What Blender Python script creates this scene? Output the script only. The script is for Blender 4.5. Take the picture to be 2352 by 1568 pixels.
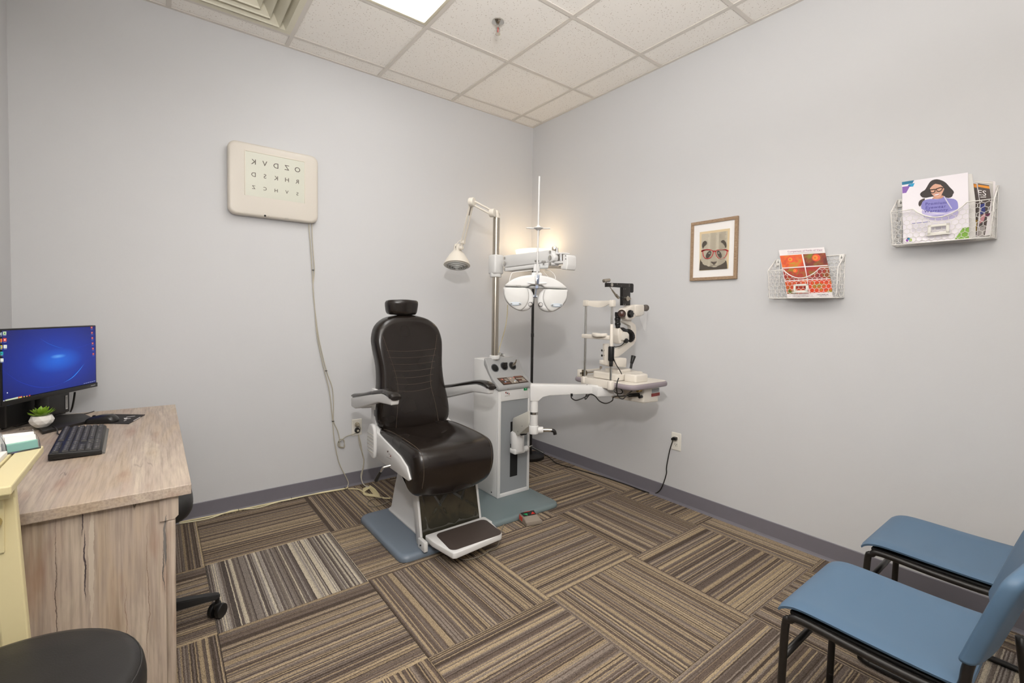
import bpy, bmesh, math, random
from mathutils import Vector, Matrix
random.seed(7)
PI = math.pi
C = bpy.context.scene.collection
for o in list(bpy.data.objects): bpy.data.objects.remove(o)

# ---------------------------------------------------------------- camera
CAM = Vector((-2.75725, -3.30871, 1.26517))
CF = Vector((0.60938825, 0.7923401, -0.02903673))
CR = Vector((0.79284179, -0.6092758, 0.01359739))
CU = Vector((0.00691762, 0.03130762, 0.99948586))
FPX, PX, PY = 1065.108, 1175.93, 746.3
cd = bpy.data.cameras.new('camera'); cam = bpy.data.objects.new('camera', cd); C.objects.link(cam)
cd.sensor_width = 36.0; cd.lens = 36.0 * FPX / 2352.0
cd.shift_x = (1176 - PX) / 2352.0; cd.shift_y = (PY - 784) / 2352.0
cd.clip_start = 0.05
M = Matrix((CR, CU, -CF)).transposed().to_4x4(); M.translation = CAM
cam.matrix_world = M
bpy.context.scene.camera = cam

# ---------------------------------------------------------------- view, world, lamps
sc = bpy.context.scene
sc.view_settings.view_transform = 'Standard'; sc.view_settings.look = 'None'
sc.view_settings.gamma = 1.0; sc.view_settings.use_curve_mapping = False
sc.view_settings.exposure = 0.74
w = bpy.data.worlds.new('world'); sc.world = w; w.use_nodes = True
w.node_tree.nodes['Background'].inputs[0].default_value = (0.8, 0.87, 1.0, 1)
w.node_tree.nodes['Background'].inputs[1].default_value = 0.3

PANEL_EMIT = 4.2          # ceiling light panels
FLASH_POWER = 62.0        # photographer's flash just above the camera
LAMP_POWER = 0.7          # floor lamp bulb
fl = bpy.data.lights.new('camera_flash', 'SPOT'); fl.energy = FLASH_POWER; fl.shadow_soft_size = 0.05
fl.spot_size = math.radians(110); fl.spot_blend = 1.0
fl.color = (1.0, 0.98, 0.965)
flo = bpy.data.objects.new('camera_flash', fl); C.objects.link(flo); flo.location = (-2.77, -3.33, 1.95)
flo.rotation_euler = (Vector((-.5, -.1, .9)) - Vector((-2.77, -3.33, 1.95))).to_track_quat('-Z', 'Y').to_euler()
bl = bpy.data.lights.new('bounce_fill', 'AREA'); bl.energy = 52.0; bl.shape = 'RECTANGLE'; bl.size = 0.5; bl.size_y = 0.5  # unseen fill lamp aimed up, added to brighten ceiling and upper walls
bl.color = (1.0, 0.985, 0.965)
blo = bpy.data.objects.new('bounce_fill', bl); C.objects.link(blo)
bl.spread = math.radians(125)
blo.location = (-2.7, -3.7, 1.75)
blo.rotation_euler = Vector((0.22, 0.28, 1.0)).to_track_quat('-Z', 'Y').to_euler()

# ---------------------------------------------------------------- measuring
def ray(px, py): return CF + CR * ((px - PX) / FPX) - CU * ((py - PY) / FPX)
def at(px, py, ax, val):
    """3-D point where the sight line of a measured point meets a real plane of the room"""
    d = ray(px, py); k = 'xyz'.index(ax); return CAM + d * ((val - CAM[k]) / d[k])
def atp(px, py, p, n):
    d = ray(px, py); return CAM + d * ((Vector(p) - CAM).dot(n) / d.dot(n))

# ---------------------------------------------------------------- materials
def hexc(h):
    def f(v):
        v /= 255.0; return v / 12.92 if v <= 0.04045 else ((v + 0.055) / 1.055) ** 2.4
    return (f(int(h[0:2], 16)), f(int(h[2:4], 16)), f(int(h[4:6], 16)), 1)
MATS = {}
def mat(name, col, rough=0.5, metal=0.0, coat=0.0, bump=0.0, bscale=200.0, var=0.0, vscale=8.0, emit=0.0, alpha=1.0, trans=0.0, spec=0.5, sheen=0.0):
    if name in MATS: return MATS[name]
    m = bpy.data.materials.new(name); m.use_nodes = True; MATS[name] = m
    nt = m.node_tree; b = nt.nodes['Principled BSDF']
    c = hexc(col) if isinstance(col, str) else col
    b.inputs['Base Color'].default_value = c
    b.inputs['Roughness'].default_value = rough; b.inputs['Metallic'].default_value = metal
    b.inputs['Coat Weight'].default_value = coat; b.inputs['Alpha'].default_value = alpha
    b.inputs['Transmission Weight'].default_value = trans
    b.inputs['Specular IOR Level'].default_value = spec
    if emit: b.inputs['Emission Color'].default_value = c; b.inputs['Emission Strength'].default_value = emit
    if var or bump:
        tc = nt.nodes.new('ShaderNodeTexCoord')
    if var:
        n = nt.nodes.new('ShaderNodeTexNoise'); n.inputs['Scale'].default_value = vscale; n.inputs['Detail'].default_value = 5
        nt.links.new(tc.outputs['Object'], n.inputs['Vector'])
        mx = nt.nodes.new('ShaderNodeMix'); mx.data_type = 'RGBA'
        mx.inputs[6].default_value = tuple(x * (1 - var) for x in c[:3]) + (1,)
        mx.inputs[7].default_value = tuple(min(1, x * (1 + var)) for x in c[:3]) + (1,)
        nt.links.new(n.outputs['Fac'], mx.inputs[0]); nt.links.new(mx.outputs[2], b.inputs['Base Color'])
    if bump:
        n = nt.nodes.new('ShaderNodeTexNoise'); n.inputs['Scale'].default_value = bscale; n.inputs['Detail'].default_value = 3
        nt.links.new(tc.outputs['Object'], n.inputs['Vector'])
        bp = nt.nodes.new('ShaderNodeBump'); bp.inputs['Strength'].default_value = bump; bp.inputs['Distance'].default_value = 0.002
        nt.links.new(n.outputs['Fac'], bp.inputs['Height']); nt.links.new(bp.outputs['Normal'], b.inputs['Normal'])
    return m
def N(nt, t, **k):
    n = nt.nodes.new(t)
    for a, v in k.items(): setattr(n, a, v)
    return n
def ramp(nt, stops, interp='LINEAR'):
    r = nt.nodes.new('ShaderNodeValToRGB'); r.color_ramp.interpolation = interp
    e = r.color_ramp.elements
    while len(e) < len(stops): e.new(0.5)
    for el, (p, c) in zip(e, stops): el.position = p; el.color = hexc(c) if isinstance(c, str) else c
    return r

wallm = mat('wall_paint', 'cfcfd0', rough=0.62, bump=0.12, bscale=90, var=0.012, vscale=2)
sidewm = wallm
white = mat('white_enamel', 'd5d4d2', rough=0.32, var=0.02, vscale=3)
cream = mat('cream_enamel', 'dad3c8', rough=0.35)
offw = mat('white_plastic', 'd6d5d3', rough=0.42)
chrome = mat('chrome', 'c9c7c2', rough=0.16, metal=1.0)
steel = mat('brushed_steel', 'b8b0a4', rough=0.26, metal=1.0)
black = mat('black_plastic', '131211', rough=0.42)
blackm = mat('black_metal', '1a1715', rough=0.35)
dark = mat('dark_hole', '0a0908', rough=0.8)
grey = mat('grey_enamel', '9a9a99', rough=0.45, bump=0.05, bscale=400)
cordm = mat('grey_beige_cable', 'b9b2a2', rough=0.5)
cordy = mat('cream_cable', 'd8cba0', rough=0.5)
blackcord = mat('black_cable', '17130f', rough=0.4)
basem = mat('vinyl_baseboard', '75727a', rough=0.5, var=0.04, vscale=30)

def leather(name, col, r0=0.28, r1=0.5):
    m = mat(name, col, rough=0.38)
    nt = m.node_tree; b = nt.nodes['Principled BSDF']
    tc = N(nt, 'ShaderNodeTexCoord')
    v = N(nt, 'ShaderNodeTexVoronoi'); v.inputs['Scale'].default_value = 330
    n = N(nt, 'ShaderNodeTexNoise'); n.inputs['Scale'].default_value = 5; n.inputs['Detail'].default_value = 1.5
    nt.links.new(tc.outputs['Object'], v.inputs['Vector']); nt.links.new(tc.outputs['Object'], n.inputs['Vector'])
    mr = N(nt, 'ShaderNodeMapRange'); mr.inputs['To Min'].default_value = r0; mr.inputs['To Max'].default_value = r1
    mr.inputs['From Min'].default_value = .3; mr.inputs['From Max'].default_value = .7
    nt.links.new(n.outputs['Fac'], mr.inputs['Value']); nt.links.new(mr.outputs[0], b.inputs['Roughness'])
    bp = N(nt, 'ShaderNodeBump'); bp.inputs['Strength'].default_value = 0.12; bp.inputs['Distance'].default_value = 0.001
    nt.links.new(v.outputs['Distance'], bp.inputs['Height']); nt.links.new(bp.outputs['Normal'], b.inputs['Normal'])
    return m
leath = leather('dark_brown_leather', '1d1713', 0.18, 0.30)
leathb = leather('black_leather', '1e1c1b', 0.35, 0.55)
stitch = mat('stitching', '574b40', rough=0.8)

# ---------------------------------------------------------------- mesh helpers
def bm_new(): return bmesh.new()
def box(bm, a, b, bev=0.0, seg=2, rot=None):
    """box between two corners, bevelled"""
    t = bmesh.new(); bmesh.ops.create_cube(t, size=1)
    a = Vector(a); b = Vector(b); s = b - a; c = (a + b) / 2
    bmesh.ops.scale(t, vec=(abs(s.x), abs(s.y), abs(s.z)), verts=t.verts)
    if bev: bmesh.ops.bevel(t, geom=list(t.edges), offset=bev, segments=seg, profile=0.5, affect='EDGES')
    if rot is not None: bmesh.ops.transform(t, matrix=rot.to_4x4(), verts=t.verts)
    bmesh.ops.translate(t, vec=c, verts=t.verts)
    merge(bm, t)
def merge(bm, t):
    me = bpy.data.meshes.new('t'); t.to_mesh(me); t.free(); bm.from_mesh(me); bpy.data.meshes.remove(me)
def frame(d):
    d = Vector(d).normalized(); u = Vector((0, 0, 1)) if abs(d.z) < 0.9 else Vector((1, 0, 0))
    x = u.cross(d).normalized(); return x, d.cross(x).normalized(), d
def cyl(bm, p0, p1, r0, r1=None, n=24, caps=True, bev=0.0):
    r1 = r0 if r1 is None else r1
    p0 = Vector(p0); p1 = Vector(p1); x, y, d = frame(p1 - p0); L = (p1 - p0).length
    prof = [(r0, 0), (r1, L)]
    if bev: prof = [(r0 - bev, 0), (r0 - bev * .3, bev * .3), (r0, bev), (r1, L - bev), (r1 - bev * .3, L - bev * .3), (r1 - bev, L)]
    lathe(bm, prof, p0, x, y, d, n, caps)
def lathe(bm, prof, o, x=Vector((1, 0, 0)), y=Vector((0, 1, 0)), d=Vector((0, 0, 1)), n=32, caps=True):
    rings = []
    for r, h in prof:
        rings.append([bm.verts.new(Vector(o) + x * (r * math.cos(2 * PI * i / n)) + y * (r * math.sin(2 * PI * i / n)) + d * h) for i in range(n)])
    for a, b in zip(rings, rings[1:]):
        for i in range(n): bm.faces.new((a[i], a[(i + 1) % n], b[(i + 1) % n], b[i]))
    if caps:
        bm.faces.new(rings[0][::-1]); bm.faces.new(rings[-1])
def smooth(pts, k=6, closed=False):
    P = [Vector(p) for p in pts]; n = len(P); out = []
    rng = range(n if closed else n - 1)
    for i in rng:
        if closed: a, b, c, d = P[(i - 1) % n], P[i], P[(i + 1) % n], P[(i + 2) % n]
        else: a, b, c, d = P[max(i - 1, 0)], P[i], P[i + 1], P[min(i + 2, n - 1)]
        for j in range(k):
            t = j / k
            out.append(0.5 * ((2 * b) + (c - a) * t + (2 * a - 5 * b + 4 * c - d) * t * t + (-a + 3 * b - 3 * c + d) * t ** 3))
    if not closed: out.append(P[-1])
    return out
def tube(bm, pts, r, n=8, k=6, closed=False, sm=True):
    P = smooth(pts, k, closed) if sm else [Vector(p) for p in pts]
    m = len(P); rings = []; prev = None
    for i in range(m):
        if closed: t = P[(i + 1) % m] - P[i - 1]
        else: t = P[min(i + 1, m - 1)] - P[max(i - 1, 0)]
        if t.length < 1e-9: t = Vector((0, 0, 1))
        t.normalize()
        if prev is None: x, y, _ = frame(t)
        else:
            x = prev - t * prev.dot(t)
            if x.length < 1e-6: x, _, _ = frame(t)
            x.normalize(); y = t.cross(x)
        prev = x
        rr = r(i / (m - 1)) if callable(r) else r
        rings.append([bm.verts.new(P[i] + (x * math.cos(2 * PI * j / n) + y * math.sin(2 * PI * j / n)) * rr) for j in range(n)])
    pairs = list(zip(rings, rings[1:])) + ([(rings[-1], rings[0])] if closed else [])
    for a, b in pairs:
        for j in range(n): bm.faces.new((a[j], a[(j + 1) % n], b[(j + 1) % n], b[j]))
    if not closed: bm.faces.new(rings[0][::-1]); bm.faces.new(rings[-1])
def prism(bm, pts, vec, bev=0.0, seg=2):
    """solid between a 3-D polygon and the same polygon moved by vec"""
    t = bmesh.new(); v = Vector(vec)
    a = [t.verts.new(Vector(p)) for p in pts]; b = [t.verts.new(Vector(p) + v) for p in pts]; n = len(a)
    t.faces.new(a); t.faces.new(b[::-1])
    for i in range(n): t.faces.new((a[i], b[i], b[(i + 1) % n], a[(i + 1) % n]))
    bmesh.ops.recalc_face_normals(t, faces=t.faces)
    if bev: bmesh.ops.bevel(t, geom=list(t.edges), offset=bev, segments=seg, profile=0.5, affect='EDGES', clamp_overlap=True)
    merge(bm, t)
def pillow(bm, poly, T, r, m, inner=(0.85, 0.6, 0.3), rs=4, mid=1, both=True, r2=None):
    """closed cushion: poly in (u,v); w runs 0..T; edges rounded by r; m(u,v,w)->3-D"""
    us = [p[0] for p in poly]; vs = [p[1] for p in poly]
    cu = (max(us) + min(us)) / 2; cv = (max(vs) + min(vs)) / 2; Ru = (max(us) - min(us)) / 2; Rv = (max(vs) - min(vs)) / 2
    r2 = r if r2 is None else r2
    lay = []
    for k in reversed(inner): lay.append((k, r2, 0.0))
    for i in range(rs + 1):
        a = PI / 2 * i / rs; lay.append((1, r2 * (1 - math.sin(a)), r2 * (1 - math.cos(a))))
    for i in range(1, mid): lay.append((1, 0, r2 + (T - r - r2) * i / mid))
    for i in range(rs, -1, -1):
        a = PI / 2 * i / rs; lay.append((1, r * (1 - math.sin(a)), T - r * (1 - math.cos(a))))
    for k in inner: lay.append((k, r, T))
    rings = []
    for k, ins, w_ in lay:
        su = k * (1 - ins / Ru); sv = k * (1 - ins / Rv)
        rings.append([bm.verts.new(Vector(m(cu + (p[0] - cu) * su, cv + (p[1] - cv) * sv, w_))) for p in poly])
    n = len(poly); fs = []
    for a, b in zip(rings, rings[1:]):
        for i in range(n): fs.append(bm.faces.new((a[i], a[(i + 1) % n], b[(i + 1) % n], b[i])))
    fs.append(bm.faces.new(rings[0][::-1])); fs.append(bm.faces.new(rings[-1]))
    bmesh.ops.recalc_face_normals(bm, faces=fs)
def rrect(u0, v0, u1, v1, r, k=4):
    out = []
    for cx, cy, a0 in ((u1 - r, v1 - r, 0), (u0 + r, v1 - r, 90), (u0 + r, v0 + r, 180), (u1 - r, v0 + r, 270)):
        for i in range(k + 1):
            a = math.radians(a0 + 90 * i / k); out.append((cx + r * math.cos(a), cy + r * math.sin(a)))
    return out

# ---------------------------------------------------------------- object helpers
WORLD = {}
def thing(name, label, cat, loc=(0, 0, 0), rotz=0.0, group=None):
    o = bpy.data.objects.new(name, None); C.objects.link(o); o.empty_display_size = 0.05
    o.location = loc; o.rotation_euler = (0, 0, rotz); o['label'] = label; o['category'] = cat
    if group: o['group'] = group
    WORLD[o.name] = Matrix.Translation(loc) @ Matrix.Rotation(rotz, 4, 'Z')
    return o
def obj(name, bm, m, parent=None, world=True, sm=True, ang=40, loc=None, label=None, kind=None):
    """link a bmesh as ONE mesh object; world=True means its vertices are room coordinates"""
    me = bpy.data.meshes.new(name); W = Matrix.Identity(4)
    if parent is not None: W = WORLD[parent.name]
    elif loc is not None: W = Matrix.Translation(loc)
    if world: bmesh.ops.transform(bm, matrix=W.inverted(), verts=bm.verts)
    if sm:
        for f in bm.faces: f.smooth = True
        ca = math.radians(ang)
        for e in bm.edges:
            if len(e.link_faces) == 2 and e.calc_face_angle(0) > ca: e.smooth = False
    bm.to_mesh(me); bm.free()
    for x in (m if isinstance(m, (list, tuple)) else [m]): me.materials.append(x)
    o = bpy.data.objects.new(name, me); C.objects.link(o)
    if parent is not None: o.parent = parent
    elif loc is not None: o.location = loc
    WORLD[o.name] = W
    if label: o['label'] = label
    if kind: o['kind'] = kind
    return o
def tag(o, label, cat, group=None):
    o['label'] = label; o['category'] = cat
    if group: o['group'] = group
    return o
def struct(name, bm, m, parent=None, sm=False, loc=None):
    o = obj(name, bm, m, parent, sm=sm, loc=loc)
    if parent is None: o['kind'] = 'structure'
    return o
def dup(root, loc, rotz, label, group=None):
    r = root.copy(); C.objects.link(r); r.location = loc; r.rotation_euler = (0, 0, rotz); r['label'] = label
    if group: r['group'] = group
    for ch in list(root.children):
        c = ch.copy(); C.objects.link(c); c.parent = r
        for g in ch.children:
            d = g.copy(); C.objects.link(d); d.parent = c
    return r
FC = {}
def text_bm(s, size, spacing=1.0):
    cu = bpy.data.curves.new('txt', 'FONT'); cu.body = s; cu.size = size; cu.align_x = 'CENTER'; cu.align_y = 'CENTER'
    cu.space_character = spacing; cu.resolution_u = 3; cu.extrude = 0.0002
    o = bpy.data.objects.new('txt', cu); C.objects.link(o)
    dg = bpy.context.evaluated_depsgraph_get(); me = bpy.data.meshes.new_from_object(o.evaluated_get(dg))
    bm = bmesh.new(); bm.from_mesh(me)
    bpy.data.objects.remove(o); bpy.data.curves.remove(cu); bpy.data.meshes.remove(me)
    return bm
def put_text(bm, s, size, o, x, y, mirror=False, spacing=1.0):
    """flat lettering at o, reading along x, up along y"""
    t = text_bm(s, size, spacing); x = Vector(x).normalized(); y = Vector(y).normalized(); z = x.cross(y)
    if mirror: bmesh.ops.scale(t, vec=(-1, 1, 1), verts=t.verts)
    Mx = Matrix((x, y, z)).transposed().to_4x4(); Mx.translation = Vector(o)
    bmesh.ops.transform(t, matrix=Mx, verts=t.verts)
    if mirror: bmesh.ops.reverse_faces(t, faces=t.faces)
    merge(bm, t)
def flats(name, items, parent, off=None, label=None, rough=0.45, emit=0.0):
    """flat print: list of (3-D polygon, colour); each later item lies a hair in front"""
    bm = bmesh.new(); ms = []; idx = {}
    off = Vector(off) if off is not None else Vector((0, 0, 0))
    for i, (poly, col) in enumerate(items):
        if col not in idx:
            idx[col] = len(ms); ms.append(mat('print_' + col + ('e' if emit else ''), col, rough=rough, emit=emit))
        a = [bm.verts.new(Vector(p) + off * (i + 1)) for p in poly]
        f = bm.faces.new(a); f.material_index = idx[col]
    return obj(name, bm, ms, parent, sm=False, label=label)
# ================================================================ SETTING
RX0, RY0, H = -3.318, -4.30, 2.948
def carpet_mat(name, cols, sc_):
    m = bpy.data.materials.new(name); m.use_nodes = True; nt = m.node_tree; b = nt.nodes['Principled BSDF']
    b.inputs['Roughness'].default_value = 0.95; b.inputs['Specular IOR Level'].default_value = 0.15
    tc = N(nt, 'ShaderNodeTexCoord'); sx = N(nt, 'ShaderNodeSeparateXYZ'); nt.links.new(tc.outputs['Object'], sx.inputs[0])
    # small sideways wobble of the tufted rows
    nz = N(nt, 'ShaderNodeTexNoise'); nz.inputs['Scale'].default_value = 45; nt.links.new(tc.outputs['Object'], nz.inputs['Vector'])
    oi = N(nt, 'ShaderNodeObjectInfo')
    def math_(op, a, bv):
        n = N(nt, 'ShaderNodeMath', operation=op)
        for i, v in enumerate((a, bv)):
            if v is None: continue
            if isinstance(v, (int, float)): n.inputs[i].default_value = v
            else: nt.links.new(v, n.inputs[i])
        return n.outputs[0]
    wob = math_('MULTIPLY', math_('SUBTRACT', nz.outputs['Fac'], 0.5), 0.0045)
    y = math_('ADD', sx.outputs['Y'], wob)
    def band(freq, seed):
        q = math_('FLOOR', math_('ADD', math_('MULTIPLY', y, freq), seed), 0)
        q = math_('ADD', q, math_('FLOOR', math_('MULTIPLY', oi.outputs['Random'], 40.0), 0))
        wn = N(nt, 'ShaderNodeTexWhiteNoise', noise_dimensions='1D'); nt.links.new(q, wn.inputs['W']); return wn.outputs['Value']
    f = math_('ADD', math_('MULTIPLY', band(205.0, 500.3), 0.60), math_('MULTIPLY', band(52.0, 300.7), 0.40))
    r = ramp(nt, cols, 'CONSTANT'); nt.links.new(f, r.inputs[0])
    # loop pile speckle, rows along X
    mp = N(nt, 'ShaderNodeMapping'); mp.inputs['Scale'].default_value = (230, 420, 1)
    nt.links.new(tc.outputs['Object'], mp.inputs[0])
    sp = N(nt, 'ShaderNodeTexVoronoi'); sp.inputs['Scale'].default_value = 1; nt.links.new(mp.outputs[0], sp.inputs['Vector'])
    mr = N(nt, 'ShaderNodeMapRange'); mr.inputs['To Min'].default_value = 1.25; mr.inputs['To Max'].default_value = 0.45
    nt.links.new(sp.outputs['Distance'], mr.inputs['Value'])
    mx = N(nt, 'ShaderNodeMix', data_type='RGBA', blend_type='MULTIPLY'); mx.inputs[0].default_value = 1.0
    nt.links.new(r.outputs[0], mx.inputs[6]); nt.links.new(mr.outputs[0], mx.inputs[7])
    nt.links.new(mx.outputs[2], b.inputs['Base Color'])
    bp = N(nt, 'ShaderNodeBump'); bp.inputs['Strength'].default_value = 0.6; bp.inputs['Distance'].default_value = 0.003
    nt.links.new(mr.outputs[0], bp.inputs['Height']); nt.links.new(bp.outputs['Normal'], b.inputs['Normal'])
    return m
carp = carpet_mat('striped_carpet', [(0, '574b42'), (.24, '6e6056'), (.36, 'a39075'), (.45, '7c6f66'), (.54, 'ab987d'), (.61, '6a5e55'), (.72, '92857a'), (.82, 'b8a486')], 1)
carg = carpet_mat('grey_striped_carpet', [(0, '5a514c'), (.22, '7d7269'), (.36, 'b9ae9d'), (.44, '8a8078'), (.54, 'ccc0aa'), (.62, '6a605a'), (.72, 'a0978f'), (.84, 'd0c5b2')], 1)

bm = bm_new(); box(bm, (RX0 - .1, RY0 - .1, -.12), (.1, .1, -.004)); floor = struct('floor', bm, mat('subfloor', '4a4038', rough=.9))
S = 0.5964; XB = [-2.5736 + S * i for i in range(-2, 6)]; YB = [-0.0299 - S * j for j in range(-1, 8)]
tile_me = {}
for i in range(len(XB) - 1):
    for j in range(len(YB) - 1):
        x0, x1 = max(XB[i], RX0), min(XB[i + 1], 0.0); y1, y0 = min(YB[j], 0.0), max(YB[j + 1], RY0)
        if x1 - x0 < .01 or y1 - y0 < .01: continue
        I, J = i - 2, j - 1
        along_y = (I + J) % 2 != 0
        key = (round(x1 - x0, 3), round(y1 - y0, 3), along_y); isg = (I, J) in ((0, 1), (3, 5), (3, 4))
        isg = (I, J) in ((0, 1), (3, 5))
        if isg: key += ('g',)
        cx, cy = (x0 + x1) / 2, (y0 + y1) / 2; rz = PI / 2 if along_y else 0.0
        if key not in tile_me:
            bm = bm_new(); sx, sy = (x1 - x0 - .0012) / 2, (y1 - y0 - .0012) / 2
            if along_y: sx, sy = sy, sx
            box(bm, (-sx, -sy, -.004), (sx, sy, 0.0), bev=.0012, seg=1)
            me = bpy.data.meshes.new('carpet_tile'); bm.to_mesh(me); bm.free(); me.materials.append(carg if isg else carp); tile_me[key] = me
        o = bpy.data.objects.new('carpet_tile', tile_me[key]); C.objects.link(o); o.parent = floor
        o.location = (cx, cy, random.uniform(-.0004, .0004)); o.rotation_euler = (0, 0, rz)
        if isg: o['label'] = 'lighter grey and cream striped carpet tile'

for nm, a, b in (('wall_back', (RX0 - .1, 0, 0), (.1, .1, H + .1)), ('wall_right', (0, RY0 - .1, 0), (.1, 0, H + .1)),
                 ('wall_left', (RX0 - .1, RY0 - .1, 0), (RX0, 0, H + .1)), ('wall_front', (RX0, RY0 - .1, 0), (0, RY0, H + .1))):
    bm = bm_new(); box(bm, a, b); struct(nm, bm, wallm)
def baseboard(nm, prof_fn, A, B):
    bm = bm_new(); prof = [(0, 0), (.014, 0), (.010, .006), (.006, .016), (.005, .095), (.003, .0975), (0, .0975)]
    A = Vector(A); B = Vector(B); prism(bm, [A + prof_fn(*p) for p in prof], B - A); return struct(nm, bm, basem)
baseboard('baseboard_back', lambda d, z: Vector((0, -d, z)), (RX0, 0, 0), (0, 0, 0))
baseboard('baseboard_right', lambda d, z: Vector((-d, 0, z)), (0, RY0, 0), (0, -.014, 0))
baseboard('baseboard_left', lambda d, z: Vector((d, 0, z)), (RX0, RY0, 0), (RX0, -.014, 0))

# ceiling: slab above, tiles laid on a T-bar grid
XS = [0, -.247, -.857, -1.467, -2.077, -2.687, -3.297]; YS = [0, -.15, -.76, -1.37, -1.98, -2.59, -3.20, -3.81, -4.30]
bm = bm_new(); box(bm, (RX0 - .1, RY0 - .1, H + .10), (.1, .1, H + .2)); ceiling = struct('ceiling', bm, mat('plenum', '8a8781', rough=.9))
ct = mat('acoustic_tile', 'f6f2ec', rough=0.9); nt = ct.node_tree; b = nt.nodes['Principled BSDF']
tc = N(nt, 'ShaderNodeTexCoord'); v = N(nt, 'ShaderNodeTexVoronoi'); v.inputs['Scale'].default_value = 70; nt.links.new(tc.outputs['Object'], v.inputs['Vector'])
nz = N(nt, 'ShaderNodeTexNoise'); nz.inputs['Scale'].default_value = 28; nt.links.new(tc.outputs['Object'], nz.inputs['Vector'])
ad = N(nt, 'ShaderNodeMath', operation='ADD'); mu = N(nt, 'ShaderNodeMath', operation='MULTIPLY'); mu.inputs[1].default_value = -.35
nt.links.new(nz.outputs['Fac'], mu.inputs[0]); nt.links.new(v.outputs['Distance'], ad.inputs[0]); nt.links.new(mu.outputs[0], ad.inputs[1])
r = ramp(nt, [(0.0, 'd6cec5'), (0.035, 'f6f2ec')]); nt.links.new(ad.outputs[0], r.inputs[0]); nt.links.new(r.outputs[0], b.inputs['Base Color'])
n2 = N(nt, 'ShaderNodeTexNoise'); n2.inputs['Scale'].default_value = 160; nt.links.new(tc.outputs['Object'], n2.inputs['Vector'])
bp = N(nt, 'ShaderNodeBump'); bp.inputs['Strength'].default_value = .25; bp.inputs['Distance'].default_value = .002
nt.links.new(n2.outputs['Fac'], bp.inputs['Height']); nt.links.new(bp.outputs['Normal'], b.inputs['Normal'])
teem = mat('ceiling_tee', 'd9d3cb', rough=.5)
tm = {}
LIGHTS = ((4, 3), (4, 4)); VENT = (5, 2)
for i in range(1, len(XS)):
    for j in range(1, len(YS)):
        if (i, j) in LIGHTS or (i, j) == VENT: continue
        w_, h_ = XS[i - 1] - XS[i] - .004, YS[j - 1] - YS[j] - .004; k = (round(w_, 3), round(h_, 3))
        if k not in tm:
            bm = bm_new(); box(bm, (-w_ / 2, -h_ / 2, 0), (w_ / 2, h_ / 2, .016)); me = bpy.data.meshes.new('ceiling_tile'); bm.to_mesh(me); bm.free(); me.materials.append(ct); tm[k] = me
        o = bpy.data.objects.new('ceiling_tile', tm[k]); C.objects.link(o); o.parent = ceiling
        o.location = ((XS[i] + XS[i - 1]) / 2, (YS[j] + YS[j - 1]) / 2, H + .006)
def bar(a, b):
    bm = bm_new(); box(bm, a, b); return obj('ceiling_tee', bm, teem, ceiling, sm=False)
for x in XS[1:]: bar((x - .012, RY0, H - .001), (x + .012, -.0202, H + .0055))
for y in YS[1:-1]:
    for i in range(1, len(XS)):
        if i == 4 and y == -1.37: continue
        xe = -.0202 if i == 1 else XS[i - 1] - .012
        bar((XS[i] + .012, y - .012, H), (xe, y + .012, H + .0055))
for nm, a, b in (('wall_angle', (RX0, -.02, H - .001), (0, 0, H + .005)), ('wall_angle', (-.02, RY0, H - .001), (0, -.02, H + .005))):
    bm = bm_new(); box(bm, a, b); obj(nm, bm, teem, ceiling, sm=False)

# ceiling light panels
emm = mat('light_diffuser', (1, .99, .975, 1), rough=.5, emit=PANEL_EMIT)
framem = mat('light_frame', 'ddd6c0', rough=.4)
for (ya, yb, lab) in ((-.772, -1.968, 'lit rectangular ceiling light panel above the exam chair side of the room'),):
    t = thing('ceiling_light', lab, 'ceiling light', (-1.772, (ya + yb) / 2, H))
    x0, x1 = -2.065, -1.479
    bm = bm_new()
    for a, b in (((x0, yb, H - .003), (x0 + .02, ya, H + .012)), ((x1 - .02, yb, H - .003), (x1, ya, H + .012)), ((x0 + .02, yb, H - .003), (x1 - .02, yb + .02, H + .012)), ((x0 + .02, ya - .02, H - .003), (x1 - .02, ya, H + .012))):
        box(bm, a, b, bev=.002)
    obj('frame', bm, framem, t)
    bm = bm_new(); box(bm, (x0 + .02, yb + .02, H + .003), (x1 - .02, ya - .02, H + .008)); obj('diffuser', bm, emm, t, sm=False)

# supply air vent: nested square louvres
t = thing('air_vent', 'square cream louvred ceiling air vent beside the back wall', 'air vent', (-2.382, -.455, H))
ventm = mat('vent_enamel', 'ddd8c4', rough=.4)
def sq_ring(bm, cx, cy, r0, z0, r1, z1, th=.003):
    for k in range(4):
        a0 = PI / 4 + k * PI / 2; a1 = a0 + PI / 2; q = math.sqrt(2)
        def p(r, a, z): return Vector((cx + r * q * math.cos(a), cy + r * q * math.sin(a), z))
        pts = [p(r0, a0, z0), p(r0, a1, z0), p(r1, a1, z1), p(r1, a0, z1)]
        prism(bm, pts, (0, 0, th))
bm = bm_new(); sq_ring(bm, -2.382, -.455, .293, H - .002, .262, H - .001, .004); sq_ring(bm, -2.382, -.455, .262, H - .001, .225, H + .05, .003)
obj('frame', bm, ventm, t, sm=False)
for r_ in (.215, .155, .095):
    bm = bm_new(); sq_ring(bm, -2.382, -.455, r_, H - .012, r_ - .045, H + .045); sq_ring(bm, -2.382, -.455, r_ + .004, H - .020, r_, H - .012)
    obj('louvre', bm, ventm, t, sm=False)
bm = bm_new(); box(bm, (-2.68, -.755, H + .05), (-2.084, -.155, H + .06)); obj('backing', bm, mat('vent_dark', '8d8264', rough=.8), t, sm=False)

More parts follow.
